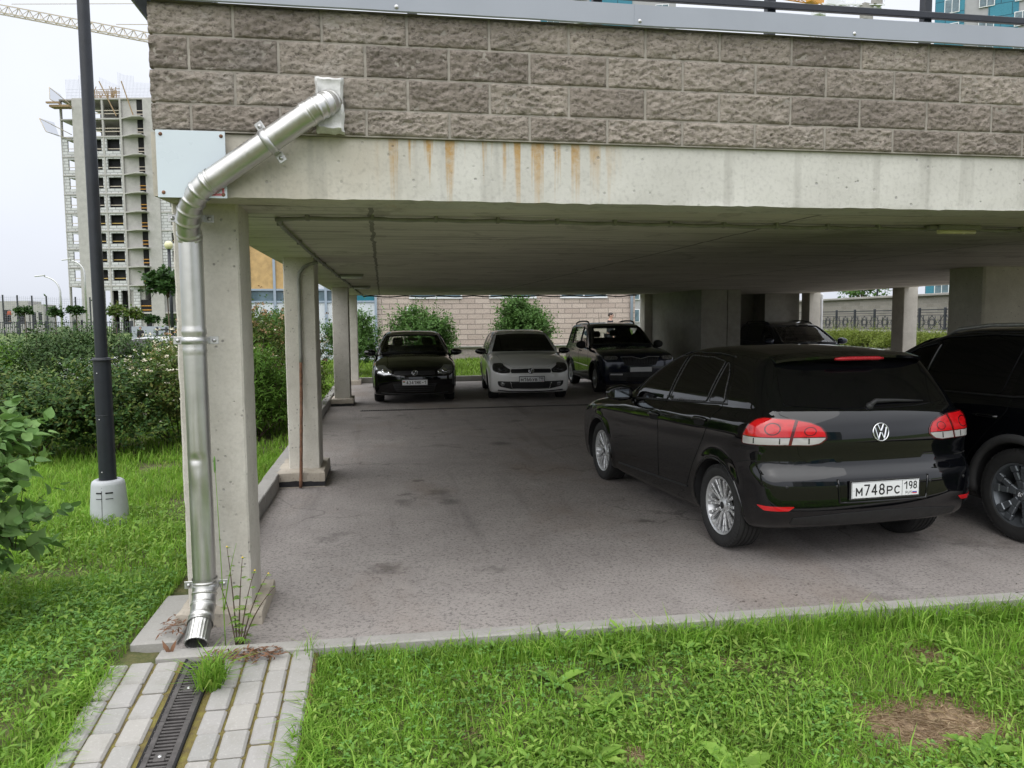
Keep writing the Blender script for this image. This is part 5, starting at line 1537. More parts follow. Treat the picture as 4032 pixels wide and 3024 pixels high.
def column(x0, x1, y0, y1, foot=None, chip=True, top=None, label=None):
    """a cast column with worn arrises"""
    nz = 46; zt = top if top else float(SX((y0 + y1) / 2)) + .02
    V = []; per = []
    for (xa, ya, xb, yb) in ((x0, y0, x1, y0), (x1, y0, x1, y1), (x1, y1, x0, y1), (x0, y1, x0, y0)):
        for t in (0.03, .06, .25, .5, .75, .94, .97): per.append((xa + (xb - xa) * t, ya + (yb - ya) * t))
    per = np.array(per); c = per.mean(0)
    corner = np.array([abs(abs(p[0] - c[0]) - (x1 - x0) / 2) < .03 and abs(abs(p[1] - c[1]) - (y1 - y0) / 2) < .03 for p in per])
    for z in np.linspace(-.05, zt, nz):
        q = np.stack([per[:, 0] * 9, per[:, 1] * 9, np.full(len(per), z * 9)], 1)
        d = .0025 * fbm(q, 2) - np.where(corner, .004 + .006 * np.maximum(fbm(q * 2.3, 3), 0), 0)
        dirn = per - c; dirn /= np.linalg.norm(dirn, axis=1)[:, None]
        pp = per + dirn * d[:, None]
        V.append(np.column_stack([pp, np.full(len(per), z)]))
    V = np.concatenate(V); m = len(per)
    F = [(i * m + j, i * m + (j + 1) % m, (i + 1) * m + (j + 1) % m, (i + 1) * m + j) for i in range(nz - 1) for j in range(m)]
    o = mesh_from('column', V, F, M['concrete'], deck, None, 25, world=True)
    if foot:
        fx0, fx1, fy0, fy1, fz = foot
        n = 14; b = MB(); G = []
        per = []
        for (xa, ya, xb, yb) in ((fx0, fy0, fx1, fy0), (fx1, fy0, fx1, fy1), (fx1, fy1, fx0, fy1), (fx0, fy1, fx0, fy0)):
            for t in np.linspace(0, 1, n, endpoint=False): per.append((xa + (xb - xa) * t, ya + (yb - ya) * t))
        per = np.array(per); c = per.mean(0); V = []
        for z, s_ in ((-.05, 1), (.0, 1), (fz * .35, 1.0), (fz * .7, .995), (fz * .93, .985), (fz, .95), (fz * 1.02, .8), (fz * 1.03, .5)):
            q = np.column_stack([per * 14, np.full(len(per), z * 14)])
            pp = c + (per - c) * s_ + (per - c) * (.012 * fbm(q, 3))[:, None]
            V.append(np.column_stack([pp, z + (.010 * fbm(q * .7, 3) if z > .03 else np.zeros(len(per)))]))
        m = len(per); k = len(V); V = np.concatenate(V)
        F = [(i * m + j, i * m + (j + 1) % m, (i + 1) * m + (j + 1) % m, (i + 1) * m + j) for i in range(k - 1) for j in range(m)] + [tuple((k - 1) * m + j for j in range(m))]
        f = mesh_from('footing', V, F, [M['footing'], M['bitumen']], o, [1 if (i // m == 1 and foot[4] > .12) else 0 for i in range((k - 1) * m)] + [0], 40, world=True)
    return o
column(-1.143, -.785, 4.575, 4.96, (-1.19, -.715, 4.47, 5.04, .075))
column(-1.02, -.69, 8.43, 8.92, (-1.14, -.63, 8.22, 9.1, .15))
column(-1.0, -.675, 16.15, 16.72, (-1.065, -.614, 16.04, 16.82, .15))
column(-1.0, -.67, 21.55, 21.95, (-1.05, -.61, 21.45, 22.05, .12))
column(8.12, 9.05, 9.35, 10.03)
column(12.32, 12.70, 16.65, 17.1)
column(12.30, 12.66, 20.75, 21.2)
column(12.30, 12.66, 10.4, 10.8)
column(7.56, 7.92, 21.55, 21.95)
MB().box(7.78, 8.455, 18.0, 18.5, -.05, 2.47).box(8.49, 8.83, 18.03, 18.5, -.05, 2.47).box(7.78, 8.0, 18.5, 21.5, -.05, 2.47).box(8.0, 12.25, 22.0, 22.2, -.05, 2.47).box(8.455, 8.49, 18.1, 18.5, -.05, 2.47).box(11.2, 12.30, 21.3, 22.0, -.05, 2.47).build('core_wall', M['concrete_dark'], deck, world=True)

# ---- railing on the parapet
t = thing('railing', 'black steel post and rail fence standing on the grey capping', 'railing', (5.0, 4.6, 3.45))
b = MB()
for x in [1.31 - 1.1 * 2, 1.31 - 1.1, 1.31, 2.425, 3.505, 4.6, 5.7, 6.8, 7.9, 9.0, 10.1, 11.2, 12.3]:
    pst = MB().bbox((x, 4.62, 3.95), np.eye(3), (.055, .055, 1.02), .004).bbox((x, 4.62, 3.455), np.eye(3), (.10, .10, .012), .003)
    pst.build('post', M['black_metal'], t, world=True)
for z, w in ((3.645, .040), (3.93, .025), (4.15, .025), (4.44, .05)):
    MB().bbox((5.7, 4.575, z), np.eye(3), (13.3, .03, w), .004).build('rail', M['black_metal'], t, world=True)

# ---- downpipe with its clamps, mastic collar
def ribbed(b, P, r, n=28, ribs=(), rr=.004):
    P = np.array(P, float)
    b.tube(P, r, n, cap=False)
dp = thing('downpipe', 'shiny galvanised rain downpipe bending from the block parapet down the front column', 'downpipe', (-1.0, 4.4, 0))
PR = .0615
def bez(p0, p1, p2, n):
    t = np.linspace(0, 1, n)[:, None]; return (1 - t) ** 2 * np.array(p0) + 2 * t * (1 - t) * np.array(p1) + t * t * np.array(p2)
pA, pB = np.array([-.30, 4.085, 2.800]), np.array([-.86, 4.20, 2.435])
def dented_pipe():
    zs = np.concatenate([np.linspace(2.20, .26, 140)]); n = 40; V = []
    for z in zs:
        an = np.linspace(0, 2 * PI, n, endpoint=False)
        r = np.full(n, PR)
        for zb in (1.685, 1.668, 1.592, 1.575): r += .0045 * math.exp(-((z - zb) / .0042) ** 2)
        for zc, a0, dd, hz in ((.985, -PI / 2 - .15, .010, .018), (.95, -PI / 2 + .1, .006, .05), (.70, -PI / 2 + .55, .010, .16), (.82, -PI / 2 - .6, .006, .08)):
            da = (an - a0 + PI) % (2 * PI) - PI
            r -= dd * math.exp(-((z - zc) / hz) ** 2) * np.exp(-(da / .55) ** 2)
        r += .0022 * np.exp(-(((an + PI / 2 - .12 + PI) % (2 * PI) - PI) / .05) ** 2)
        r *= 1 + .006 * math.sin(z * 3)
        V.append(np.column_stack([-1.004 + r * np.cos(an), 4.40 + r * np.sin(an), np.full(n, z)]))
    V = np.concatenate(V); F = [(i * n + j, (i + 1) * n + j, (i + 1) * n + (j + 1) % n, i * n + (j + 1) % n) for i in range(len(zs) - 1) for j in range(n)]
    mesh_from('pipe', V, F, M['galv'], dp, None, True, world=True)
dented_pipe()
def elbow(name, p0, p1, p2, n, folds, r=PR, amp=.006, mark=1.0):
    C = bez(p0, p1, p2, 90); b = MB(); rad = []
    for i in range(90):
        t = i / 89; k = (t * folds) % 1
        rad.append(r + amp * (math.exp(-((k - .5) / .10) ** 2) * 1.0 - .25) if .04 < t < .96 else r + .003)
    b.tube(C, rad, 36, cap=False)
    return b.build(name, M['galv'], dp, world=True)
d = (pB - pA) / np.linalg.norm(pB - pA)
b = MB().tube([pA + d * t for t in np.linspace(0, np.linalg.norm(pB - pA), 30)], PR, 36, cap=False)
b.build('pipe', M['galv'], dp, world=True)
bandp = MB()
elbow('elbow', pB - d * .03, (-1.004, 4.235, 2.355), (-1.004, 4.40, 2.17), 20, 6)
elbow('elbow', (-.235, 4.30, 2.862), (-.205, 4.085, 2.865), pA + d * .07, 20, 8, PR + .002, .005)
elbow('elbow', (-1.004, 4.40, .31), (-1.004, 4.40, .19), (-1.0, 4.235, .105), 20, 4, PR + .003, .005)
def outlet():
    P = bez((-1.0, 4.250, .115), (-1.0, 4.20, .085), (-1.0, 4.135, .040), 14); b = MB(); n = 64; V = []
    T = np.gradient(P, axis=0); T /= np.linalg.norm(T, axis=1)[:, None]
    for i, p in enumerate(P):
        x = np.array([1., 0, 0]); y = np.cross(T[i], x); an = np.linspace(0, 2 * PI, n, endpoint=False)
        r = PR + .001 + .0035 * np.sin(an * 22) * min(1, i / 4) - .004 * min(1, i / 4)
        V.append(p + np.cos(an)[:, None] * r[:, None] * x + np.sin(an)[:, None] * r[:, None] * y)
    V2 = [v - (v - P[i]) * .03 for i, v in enumerate(V)][::-1]
    V = np.concatenate(V + V2); k = 28
    F = [(i * n + j, (i + 1) * n + j, (i + 1) * n + (j + 1) % n, i * n + (j + 1) % n) for i in range(k - 1) for j in range(n)]
    mesh_from('outlet', V, F, M['galv'], dp, None, True, world=True)
outlet()
def clamp(c, ax, flat, wide=.052):
    """strap round the pipe with two bolted ears; ax pipe direction, flat: ear direction"""
    ax = np.array(ax, float); ax /= np.linalg.norm(ax); flat = np.array(flat, float); flat -= ax * (flat @ ax); flat /= np.linalg.norm(flat)
    n = np.cross(ax, flat); c = np.array(c, float)
    b = MB().lathe([(PR + .001, -.019), (PR + .0055, -.018), (PR + .0055, .018), (PR + .001, .019)], o=c, ax=ax, n=40)
    back = 1 if n[1] > 0 else -1
    for s in (-1, 1):
        b.bbox(c + flat * s * (PR + wide * .5 + .004) + n * back * .035, np.array([flat, ax, n]), (wide, .042, .006), .002)
        b.bbox(c + flat * s * (PR + .004) + n * back * .018, np.array([flat, ax, n]), (.006, .036, .036), .002)
    o = b.build('clamp', M['steel'], dp, world=True)
    for s in (-1, 1):
        MB().lathe([(0, .009), (.007, .008), (.008, .004), (.011, .003), (.011, 0)], o=c + flat * s * (PR + wide * .55 + .004) + n * back * .031, ax=-n * back, n=12).build('clamp_bolt', M['steel'], o, world=True)
    MB().tube([c + n * back * .055, c + n * back * .15], .005, 8).build('clamp_stud', M['steel'], o, world=True)
clamp((-1.004, 4.40, 2.285 - .0), (0, 0, 1), (1, 0, 0)); clamp((-1.004, 4.40, 1.628), (0, 0, 1), (1, 0, 0)); clamp((-1.004, 4.40, .262), (0, 0, 1), (1, 0, 0))
cm = pA + d * .30
clamp(cm, d, np.cross(d, (0, 1, 0)), .05)
col_ = MB()
n = 22
def lump():
    V = []; F = []
    xs = np.linspace(-.312, -.172, 12); zs = np.linspace(2.705, 2.975, 20)
    X, Z = np.meshgrid(xs, zs, indexing='ij'); p = np.stack([X * 40, Z * 40, X * 0], -1)
    e = np.minimum(np.minimum(X + .312, -.172 - X), np.minimum(Z - 2.705, 2.975 - Z))
    rim = np.exp(-((e - .008) / .008) ** 2)
    Yv = 4.165 - .018 * np.clip(e / .012, 0, 1) - .010 * rim * (1 + .8 * fbm(p, 2)) - .004 * fbm(p * .6, 2)
    V = np.stack([X + .004 * fbm(p, 2), Yv, Z + .004 * fbm(p + 9, 2)], -1).reshape(-1, 3).tolist()
    F = [[i * 20 + j, (i + 1) * 20 + j, (i + 1) * 20 + j + 1, i * 20 + j + 1] for i in range(11) for j in range(19)]
    ring = [i * 20 for i in range(12)] + [11 * 20 + j for j in range(1, 20)] + [i * 20 + 19 for i in range(10, -1, -1)] + [j for j in range(18, 0, -1)]
    m = len(V); V += [(V[r][0], 4.25, V[r][2]) for r in ring]
    F += [[ring[t], m + t, m + (t + 1) % len(ring), ring[(t + 1) % len(ring)]] for t in range(len(ring))]
    mesh_from('mastic_collar', V, F, M['mastic'], dp, None, 50, world=True)
lump()

# ---- blank sign with torn red print
t = thing('sign_board', 'blank pale blue sign panel bolted to the beam behind the downpipe elbow', 'sign', (-.935, 4.22, 2.53))
MB().bbox((-.938, 4.205, 2.528), np.array([[1, 0, .0], [0, 1, 0], [0, 0, 1]]), (.335, .006, .336), .001).build('panel', M['sign'], t, world=True)
b = MB()
b.box(-.855, -.783, 4.2005, 4.2018, 2.372, 2.384).box(-.795, -.783, 4.2005, 4.2018, 2.384, 2.45).box(-.85, -.805, 4.2007, 4.2017, 2.392, 2.40)
b.build('red_print', M['red'], t, world=True)
for x, z in ((-1.082, 2.675), (-.79, 2.672), (-1.078, 2.385), (-.789, 2.378)):
    MB().lathe([(0, .007), (.006, .006), (.008, .003), (.010, 0)], o=(x, 4.202, z), ax=(0, -1, 0), n=10).build('bolt', M['rust'], t, world=True)
b = MB().box(-1.08, -.80, 4.21, 4.252, 2.40, 2.42).box(-1.08, -.80, 4.21, 4.252, 2.64, 2.66)
b.build('batten', M['steel'], t, world=True)

# ---- conduits, ceiling lamps
def conduit(name, label, P, r, mat, clip_every=.62, droop=0.0, group=None, first=.2):
    P = np.array(P, float); t = thing(name, label, 'cable conduit', tuple(P.mean(0)), 0, group)
    Q = []
    for a, b_ in zip(P[:-1], P[1:]):
        L = np.linalg.norm(b_ - a); m = max(2, int(L / .06))
        for i in range(m): Q.append(a + (b_ - a) * i / m)
    Q.append(P[-1]); Q = np.array(Q)
    s = np.concatenate([[0], np.cumsum(np.linalg.norm(np.diff(Q, axis=0), axis=1))])
    Q[:, 2] -= droop * np.abs(np.sin(PI * (s - first) / clip_every)) ** 1.3
    MB().tube(Q, r + .0012 * np.sin(np.arange(len(Q)) * 2.1), 10).build('conduit', mat, t, world=True)
    k = first
    while k < s[-1] - .05 and clip_every < 5:
        p = np.array([np.interp(k, s, Q[:, i]) for i in range(3)]); T = np.array([np.interp(min(k + .05, s[-1]), s, Q[:, i]) for i in range(3)]) - p
        T /= np.linalg.norm(T); n_ = np.cross(T, (0, 0, 1)); n_ /= max(np.linalg.norm(n_), 1e-6)
        MB().bbox(p + np.array([0, 0, .012]), np.array([T, n_, (0, 0, 1)]), (.022, r * 2 + .014, r * 2 + .03), .003).build('clip', mat, t, world=True)
        k += clip_every
    return t
sz = lambda y, d=.022: float(SX(y)) - d
conduit('ceiling_conduit', 'corrugated grey conduit clipped along the soffit behind the front beam', [(-.64, 5.02, sz(5)), (-.3, 4.96, sz(5)), (.6, 4.98, sz(5)), (2.6, 5.09, sz(5)), (4.6, 5.13, sz(5)), (12.2, 5.2, sz(5))], .013, M['conduit'], .40, .006)
conduit('ceiling_conduit', 'grey conduit running back along the left edge of the soffit over the columns', [(-.63, 5.06, sz(5)), (-.65, 5.4, sz(5.4)), (-.655, 8.0, sz(8)), (-.62, 11, sz(11)), (-.56, 16, sz(16)), (-.50, 21.6, sz(21.6))], .014, M['conduit'], 1.3, .004)
conduit('ceiling_conduit', 'dark sagging cable along the far edge of the soffit above the block building', [(-.50, 21.7, sz(21.7)), (7.4, 21.8, sz(21.8))], .018, M['trim'], .95, .035)
conduit('wall_conduit', 'rusty steel conduit pipe running down the front of the second column', [(-.875, 8.165, .0), (-.868, 8.19, .18), (-.862, 8.365, .9), (-.858, 8.40, 1.3)], .017, M['rust'], 9)
conduit('wall_conduit', 'pale flaking conduit pipe on the upper half of the second column, bending to the soffit', [(-.858, 8.40, 1.3), (-.855, 8.405, 2.18), (-.845, 8.405, 2.24), (-.80, 8.405, 2.30), (-.74, 8.42, 2.335), (-.66, 8.44, 2.355)], .018, M['conduit'], 9)
conduit('wall_conduit', 'white pipe strapped beside the rear column of the right edge', [(12.72, 20.8, 0), (12.72, 20.8, 2.44)], .035, M['white_panel'], 9)
conduit('wall_conduit', 'pale pipe standing beside the rear column by the concrete core', [(7.99, 21.5, 0), (7.99, 21.5, 2.44)], .04, M['conduit'], 9)
for i, (x, y, lb) in enumerate(((-.42, 11.5, 'slim ceiling lamp on the soffit near the second column'), (-.38, 15.6, 'slim ceiling lamp on the soffit near the third column'), (4.15, 5.06, 'yellowed slim ceiling lamp hanging on the front conduit'))):
    z = float(SX(y)); t = thing('ceiling_lamp', lb, 'ceiling lamp', (x, y, z), 0, 'slim ceiling lamps')
    MB().bbox((x, y, z - .018), np.eye(3), (.34, .09, .034), .006).build('housing', M['conduit'], t, world=True)
    MB().tube([(x - .15, y, z - .048), (x + .15, y, z - .048)], .017, 10).build('tube', M['globe'] if i == 2 else M['white_panel'], t, world=True)
    MB().bbox((x - .20, y, z - .02), np.eye(3), (.06, .05, .03), .005).build('junction_box', M['conduit'], t, world=True)

# ---- lamp post on the lawn
lx, ly = -2.402, 7.15
t = thing('lamp_post', 'tall black steel lamp post with a grey plastic foot cover on the lawn', 'lamp post', (lx, ly, 0))
pb = MB().lathe([(.0705, 0), (.0705, 1.415)], o=(lx, ly, 0), n=32)
pb.lathe([(.0705, 1.41), (.073, 1.41), (.073, 1.428), (.053, 1.434)], o=(lx, ly, 0), n=32)
pb.lathe([(.050, 1.43), (.047, 5.6)], o=(lx, ly, 0), n=32)
pb.lathe([(.0707, .925), (.072, .927), (.072, .932), (.0707, .934)], o=(lx, ly, 0), n=32)
pb.build('post', M['black_metal'], t, world=True)
MB().lathe([(.0705, 1.408), (.088, 1.408), (.088, 1.418), (.0705, 1.420)], o=(lx, ly, 0), n=32).build('flange', M['black_metal'], t, world=True)
MB().lathe([(.158, -.03), (.152, .10), (.143, .22), (.135, .325), (.127, .352), (.110, .364), (.076, .366), (.075, .33)], o=(lx, ly, 0), n=40).build('foot_cover', M['grey_plastic'], t, world=True)
fc = MB()
for s, w in ((-1, .05), (1, .06)):
    an = -PI / 2 + s * .30 + .05
    c = np.array([lx + math.cos(an) * .1385, ly + math.sin(an) * .1385, .268])
    fc.bbox(c, np.array([[-math.sin(an), math.cos(an), 0], [math.cos(an), math.sin(an), 0], [0, 0, 1]]), (w, .010, .012), .003)
    fc.bbox(c + np.array([0, 0, -.05]), np.array([[-math.sin(an), math.cos(an), 0], [math.cos(an), math.sin(an), 0], [0, 0, 1]]), (w, .016, .005), .002)
for k in range(12): fc.bbox((lx - .01, ly - .1535 + .0018 * k - (.0 if k < 9 else -.005 * (k - 9)), .02 + .028 * k), np.eye(3), (.004, .010, .032), .001)
fc.build('cover_latch', M['dark'], t, world=True)
MB().bbox((lx, ly, 5.62), np.eye(3), (.12, .12, .06), .02).lathe([(0, 0), (.22, .03), (.25, .10), (.20, .16), (0, .2)], o=(lx, ly, 5.6), n=28).build('lamp_head', M['black_metal'], t, world=True)
for z in (.44, .90, 1.30):
    MB().lathe([(0, .005), (.005, .004), (.006, 0)], o=(lx - .02, ly - .0735, z), ax=(0, -1, 0), n=8).build('bolt', M['steel'], t, world=True)
# ================================================================ plants
TPL = {
    'diamond': ([(0, 0, 0), (.45, .30, .06), (1, 0, -.03), (.45, -.30, .06)], [(0, 2, 1), (0, 3, 2)]),
    'oval': ([(0, 0, 0), (.30, .23, .06), (.68, .22, .05), (1, 0, -.08), (.68, -.22, .05), (.30, -.23, .06), (.5, 0, 0)],
             [(0, 6, 1), (1, 6, 2), (2, 6, 3), (3, 6, 4), (4, 6, 5), (5, 6, 0)]),
    'heart': ([(0, 0, 0), (-.06, .17, .05), (.10, .37, .11), (.36, .40, .12), (.64, .25, .07), (.86, .09, -.02), (1.06, 0, -.12),
               (.86, -.09, -.02), (.64, -.25, .07), (.36, -.40, .12), (.10, -.37, .11), (-.06, -.17, .05), (.35, 0, 0), (.72, 0, -.02)],
              [(0, 12, 1), (1, 12, 2), (2, 12, 3), (3, 12, 13), (3, 13, 4), (4, 13, 5), (5, 13, 6), (6, 13, 7), (7, 13, 8), (8, 13, 9), (13, 12, 9), (9, 12, 10), (10, 12, 11), (11, 12, 0)]),
    'lance': ([(0, 0, 0), (.25, .09, .02), (.6, .10, 0), (1, 0, -.22), (.6, -.10, 0), (.25, -.09, .02), (.45, 0, .03)],
              [(0, 6, 1), (1, 6, 2), (2, 6, 3), (3, 6, 4), (4, 6, 5), (5, 6, 0)]),
    'petal': ([(-.5, -.5, 0), (.5, -.5, .1), (.5, .5, 0), (-.5, .5, .1)], [(0, 1, 2), (0, 2, 3)]),
    'maple': ([(0, 0, 0), (.1, .45, .05), (.38, .30, .03), (.55, .52, .02), (.66, .2, 0), (1, 0, -.08), (.66, -.2, 0), (.55, -.52, .02), (.38, -.30, .03), (.1, -.45, .05), (.4, 0, -.03)],
              [(0, 10, 1), (1, 10, 2), (2, 10, 3), (3, 10, 4), (4, 10, 5), (5, 10, 6), (6, 10, 7), (7, 10, 8), (8, 10, 9), (9, 10, 0)])}
def leaves(C, D, N, S, shape, wid=1.0):
    pts, tri = TPL[shape]; pts = np.array(pts); tri = np.array(tri)
    D = D / np.linalg.norm(D, axis=1)[:, None]
    N = N - D * (N * D).sum(1)[:, None]; N /= np.maximum(np.linalg.norm(N, axis=1), 1e-6)[:, None]
    B = np.cross(N, D)
    S = np.asarray(S)[:, None, None]
    V = C[:, None, :] + S * (pts[None, :, :1] * D[:, None, :] + pts[None, :, 1:2] * wid * B[:, None, :] + pts[None, :, 2:] * N[:, None, :])
    F = tri[None] + (np.arange(len(C)) * len(pts))[:, None, None]
    return V.reshape(-1, 3), F.reshape(-1, 3)
def rdir(g, n):
    v = g.normal(size=(n, 3)); return v / np.linalg.norm(v, axis=1)[:, None]
def crown(g, lobes, ntw, per, size, tw, shape, up=.5, wid=1.0, shell=.45, droop=.15, flat=.6, rough=True):
    """twigs through the lobes, leaves set along each; returns V, F, twig ends"""
    L = np.array(lobes, float)
    if len(L) > 1 and rough:
        big = L; ex = []
        for _ in range(16):
            b_ = big[g.integers(len(big))]; d_ = rdir(g, 1)[0]; d_[2] = abs(d_[2]) * .9 + .05 if g.random() < .75 else d_[2] * .3
            q = g.uniform(.24, .42); c_ = b_[:3] + d_ * b_[3:6] * g.uniform(.72, 1.0); ex.append([*c_, b_[3] * q, b_[4] * q, b_[5] * q])
        L = np.concatenate([big * [1, 1, 1, .90, .90, .90], np.array(ex)])
    w = L[:, 3] * L[:, 4] + L[:, 3] * L[:, 5]; w /= w.sum()
    k = g.choice(len(L), ntw, p=w)
    d = rdir(g, ntw); d[:, 2] = np.where(d[:, 2] < -.35, -d[:, 2], d[:, 2])
    r = (shell + (1 - shell) * g.random(ntw) ** .6)[:, None]
    P = L[k, :3] + d * L[k, 3:6] * r
    T = d * np.array([1, 1, .7]) + np.array([0, 0, up]) + .35 * rdir(g, ntw); T /= np.linalg.norm(T, axis=1)[:, None]
    tl = tw * (.5 + g.random(ntw))
    sh_ = (g.random(ntw) < .07) & (d[:, 2] > .15)
    tl[sh_] *= 2.0; T[sh_] = T[sh_] * .5 + np.array([0, 0, .9]); T /= np.linalg.norm(T, axis=1)[:, None]
    ii = np.repeat(np.arange(ntw), per); n = len(ii)
    s = np.tile(np.linspace(0, 1, per), ntw) + g.normal(size=n) * .05
    C = P[ii] + T[ii] * (s * tl[ii])[:, None] - np.array([0, 0, 1]) * (droop * s ** 2 * tl[ii])[:, None]
    rad = rdir(g, n); rad -= T[ii] * (rad * T[ii]).sum(1)[:, None]; rad /= np.linalg.norm(rad, axis=1)[:, None]
    D = rad * .85 + T[ii] * (.35 + .5 * s[:, None]) + np.array([0, 0, -.12])
    N = np.array([0, 0, 1.]) * flat + d[ii] * .5 + .5 * rdir(g, n)
    S = size * (.6 + .7 * g.random(n)) * (1 - .35 * np.clip(s, 0, 1) ** 2)
    V, F = leaves(C, D, N, S, shape, wid)
    return V, F, P, T, tl
def shrub(name, label, cat, lobes, leafmat, ntw, per, size, tw, shape, seed, nstem=9, stem_r=.012, flowers=None, fsize=.02, fmat=None, group=None, **k):
    g = np.random.default_rng(seed)
    root = thing(name, label, cat, (0, 0, 0), 0, group)
    V, F, P, T, tl = crown(g, lobes, ntw, per, size, tw, shape, **k)
    m = V[:, 2] > .01
    V[:, 2] = np.maximum(V[:, 2], .012)
    mesh_from('foliage', V, F, leafmat, root)
    b = MB(); L = np.array(lobes)
    for i in range(nstem):
        j = g.integers(len(P)); e = P[j] + T[j] * tl[j] * .4
        s0 = np.array([e[0] * .18, e[1] * .18, -.03]) + g.normal(size=3) * [.04, .04, 0]
        mid = (s0 + e) / 2 + np.array([0, 0, .12]) + g.normal(size=3) * .05
        b.tube(bez(s0, mid, e, 9), np.linspace(stem_r, stem_r * .35, 9), 6)
    for j in g.integers(len(P), size=min(220, len(P))):
        b.tube([P[j] - T[j] * .05, P[j] + T[j] * tl[j] * .55], [.003, .0015], 4, cap=False)
    b.build('stem', M['twig'], root)
    if flowers:
        j = g.choice(len(P), flowers); up_ = P[j][:, 2] > np.median(P[:, 2]) * .5
        j = j[up_]; C = P[j] + T[j] * (tl[j] * .95)[:, None]
        per_f = 9; ii = np.repeat(np.arange(len(C)), per_f)
        off = rdir(g, len(ii)) * np.array([1, 1, .5]) * (fsize * 1.6)
        V, F = leaves(C[ii] + off + T[j][ii] * .015, rdir(g, len(ii)), np.tile([0, 0, 1.], (len(ii), 1)) + .4 * rdir(g, len(ii)), np.full(len(ii), fsize), 'petal')
        mesh_from('flower_heads', V, F, fmat or M['flower'], root)
    return root
def put(proto, loc, rot, scale, label, group=None, first={}):
    if proto.name not in first:
        first[proto.name] = 1; o = proto
    else: o = copy_tree(proto)
    place(o, loc, rot, scale); o['label'] = label
    if group: o['group'] = group
    return o

# --- dark shrubs on the left
dk = [(0, -.1, .24, .90, .72, .26), (0, 0, .62, .80, .72, .60), (.42, .22, .78, .48, .45, .50), (-.42, -.15, .72, .50, .48, .52), (.05, -.35, .42, .70, .45, .40)]
dA = shrub('dark_shrub', '', 'shrub', dk, M['dark_leaf'], 1050, 9, .075, .26, 'oval', 11, up=.55)
dB = shrub('dark_shrub', '', 'shrub', [(0, -.1, .24, .88, .74, .26), (0, 0, .60, .75, .70, .62), (.35, -.2, .85, .45, .45, .48), (-.45, .2, .62, .5, .5, .5)], M['dark_leaf'], 1050, 9, .072, .28, 'oval', 12, up=.7)
put(dA, (-4.55, 10.75, 0), .3, (1.05, 1.05, .84), 'dense dark green shrub left of the lamp post')
put(dB, (-3.62, 10.95, 0), 1.9, (1.0, 1.0, .88), 'dark green shrub with upright shoots directly behind the lamp post')
put(dA, (-5.5, 11.5, 0), 2.6, (1.05, 1.05, .9), 'dark shrub at the edge of the photo behind the lilac')
put(dB, (-6.4, 12.1, 0), 4.0, 1.0, 'outermost dark shrub of the row behind the lilac')
ol = shrub('grey_green_shrub', '', 'shrub', [(0, 0, .3, .9, .8, .35), (0, 0, .80, .80, .75, .72), (.4, .1, 1.05, .45, .42, .50), (-.4, .1, .98, .45, .45, .48)], M['olive_leaf'], 950, 9, .068, .30, 'diamond', 21, up=.8)
put(ol, (-5.05, 14.2, 0), .4, (1, 1, 1.03), 'grey green shrub with feathery tips below the dark fence, nearer the lamp post')
put(ol, (-3.9, 14.6, 0), 2.2, (1, 1, .86), 'grey green shrub in front of the silver parked car')
put(ol, (-6.1, 14.9, 0), 3.9, (1, 1, .95), 'grey green shrub beside the bright green bushes')
br = shrub('bright_bush', '', 'bush', [(0, 0, .3, .95, .9, .35), (0, 0, .75, .85, .8, .70), (.4, .2, .98, .5, .5, .48), (-.45, 0, .85, .5, .5, .5)], M['bright_leaf'], 900, 9, .08, .26, 'diamond', 31, up=.6)
put(br, (-6.75, 13.6, 0), .2, (1, 1, .93), 'bright green bush at the left edge below the dark fence')
put(br, (-8.0, 14.6, 0), 2.0, (1.05, 1.05, .97), 'bright green bush partly cut by the left edge of the photo')
sp = shrub('flowering_shrub', '', 'shrub', [(0, -.1, .25, .78, .7, .28), (0, 0, .62, .68, .65, .60), (.3, .1, .88, .42, .42, .46), (-.32, -.05, .80, .42, .42, .48), (.0, -.3, .45, .6, .4, .42)], M['spirea'], 1000, 9, .055, .26, 'diamond', 41, up=.75, flowers=200, fsize=.020, fmat=M['flower'])
sq = shrub('flowering_shrub', '', 'shrub', [(0, -.1, .3, .78, .7, .35), (0, 0, .70, .68, .65, .68), (.25, .1, 1.05, .42, .42, .5), (-.3, -.05, .95, .42, .42, .5)], M['spirea'], 1050, 9, .058, .28, 'diamond', 42, up=.85, flowers=260, fsize=.022, fmat=M['flower_tan'])
put(sp, (-2.95, 11.75, 0), .6, (1.05, 1.05, 1.02), 'low shrub with white flower heads between the lamp post and the front column')
put(sp, (-2.25, 12.6, 0), 2.7, 1.0, 'white flowering shrub half hidden behind the front column')
put(sq, (-3.1, 13.4, 0), 1.7, (1.0, 1.0, .93), 'shrub with fading tan flower heads above the white flowering one')
put(sq, (-1.80, 13.4, 0), .2, (1.0, 1.0, 1.22), 'tall shrub with tan flower heads between the first and second columns')
wl = shrub('willow_shrub', '', 'shrub', [(0, 0, .25, .6, .6, .3), (0, 0, .55, .55, .55, .55), (.2, -.1, .75, .35, .35, .42)], M['bright_leaf'], 700, 10, .095, .30, 'lance', 51, up=.6)
put(wl, (-2.02, 11.95, 0), 0, 1.05, 'narrow leaved green shrub low between the first and second columns')
put(sp, (-1.62, 15.3, 0), 3.4, (.85, .85, 1.20), 'shrub with small white flowers beside the third column')
dg = shrub('dogwood_shrub', '', 'shrub', [(0, 0, .85, .85, .8, .85), (.35, .1, 1.2, .5, .5, .55), (-.4, 0, 1.05, .5, .5, .55), (0, -.3, .5, .8, .5, .5)], M['dogwood'], 1300, 9, .105, .34, 'oval', 61, up=.5, flat=.9)
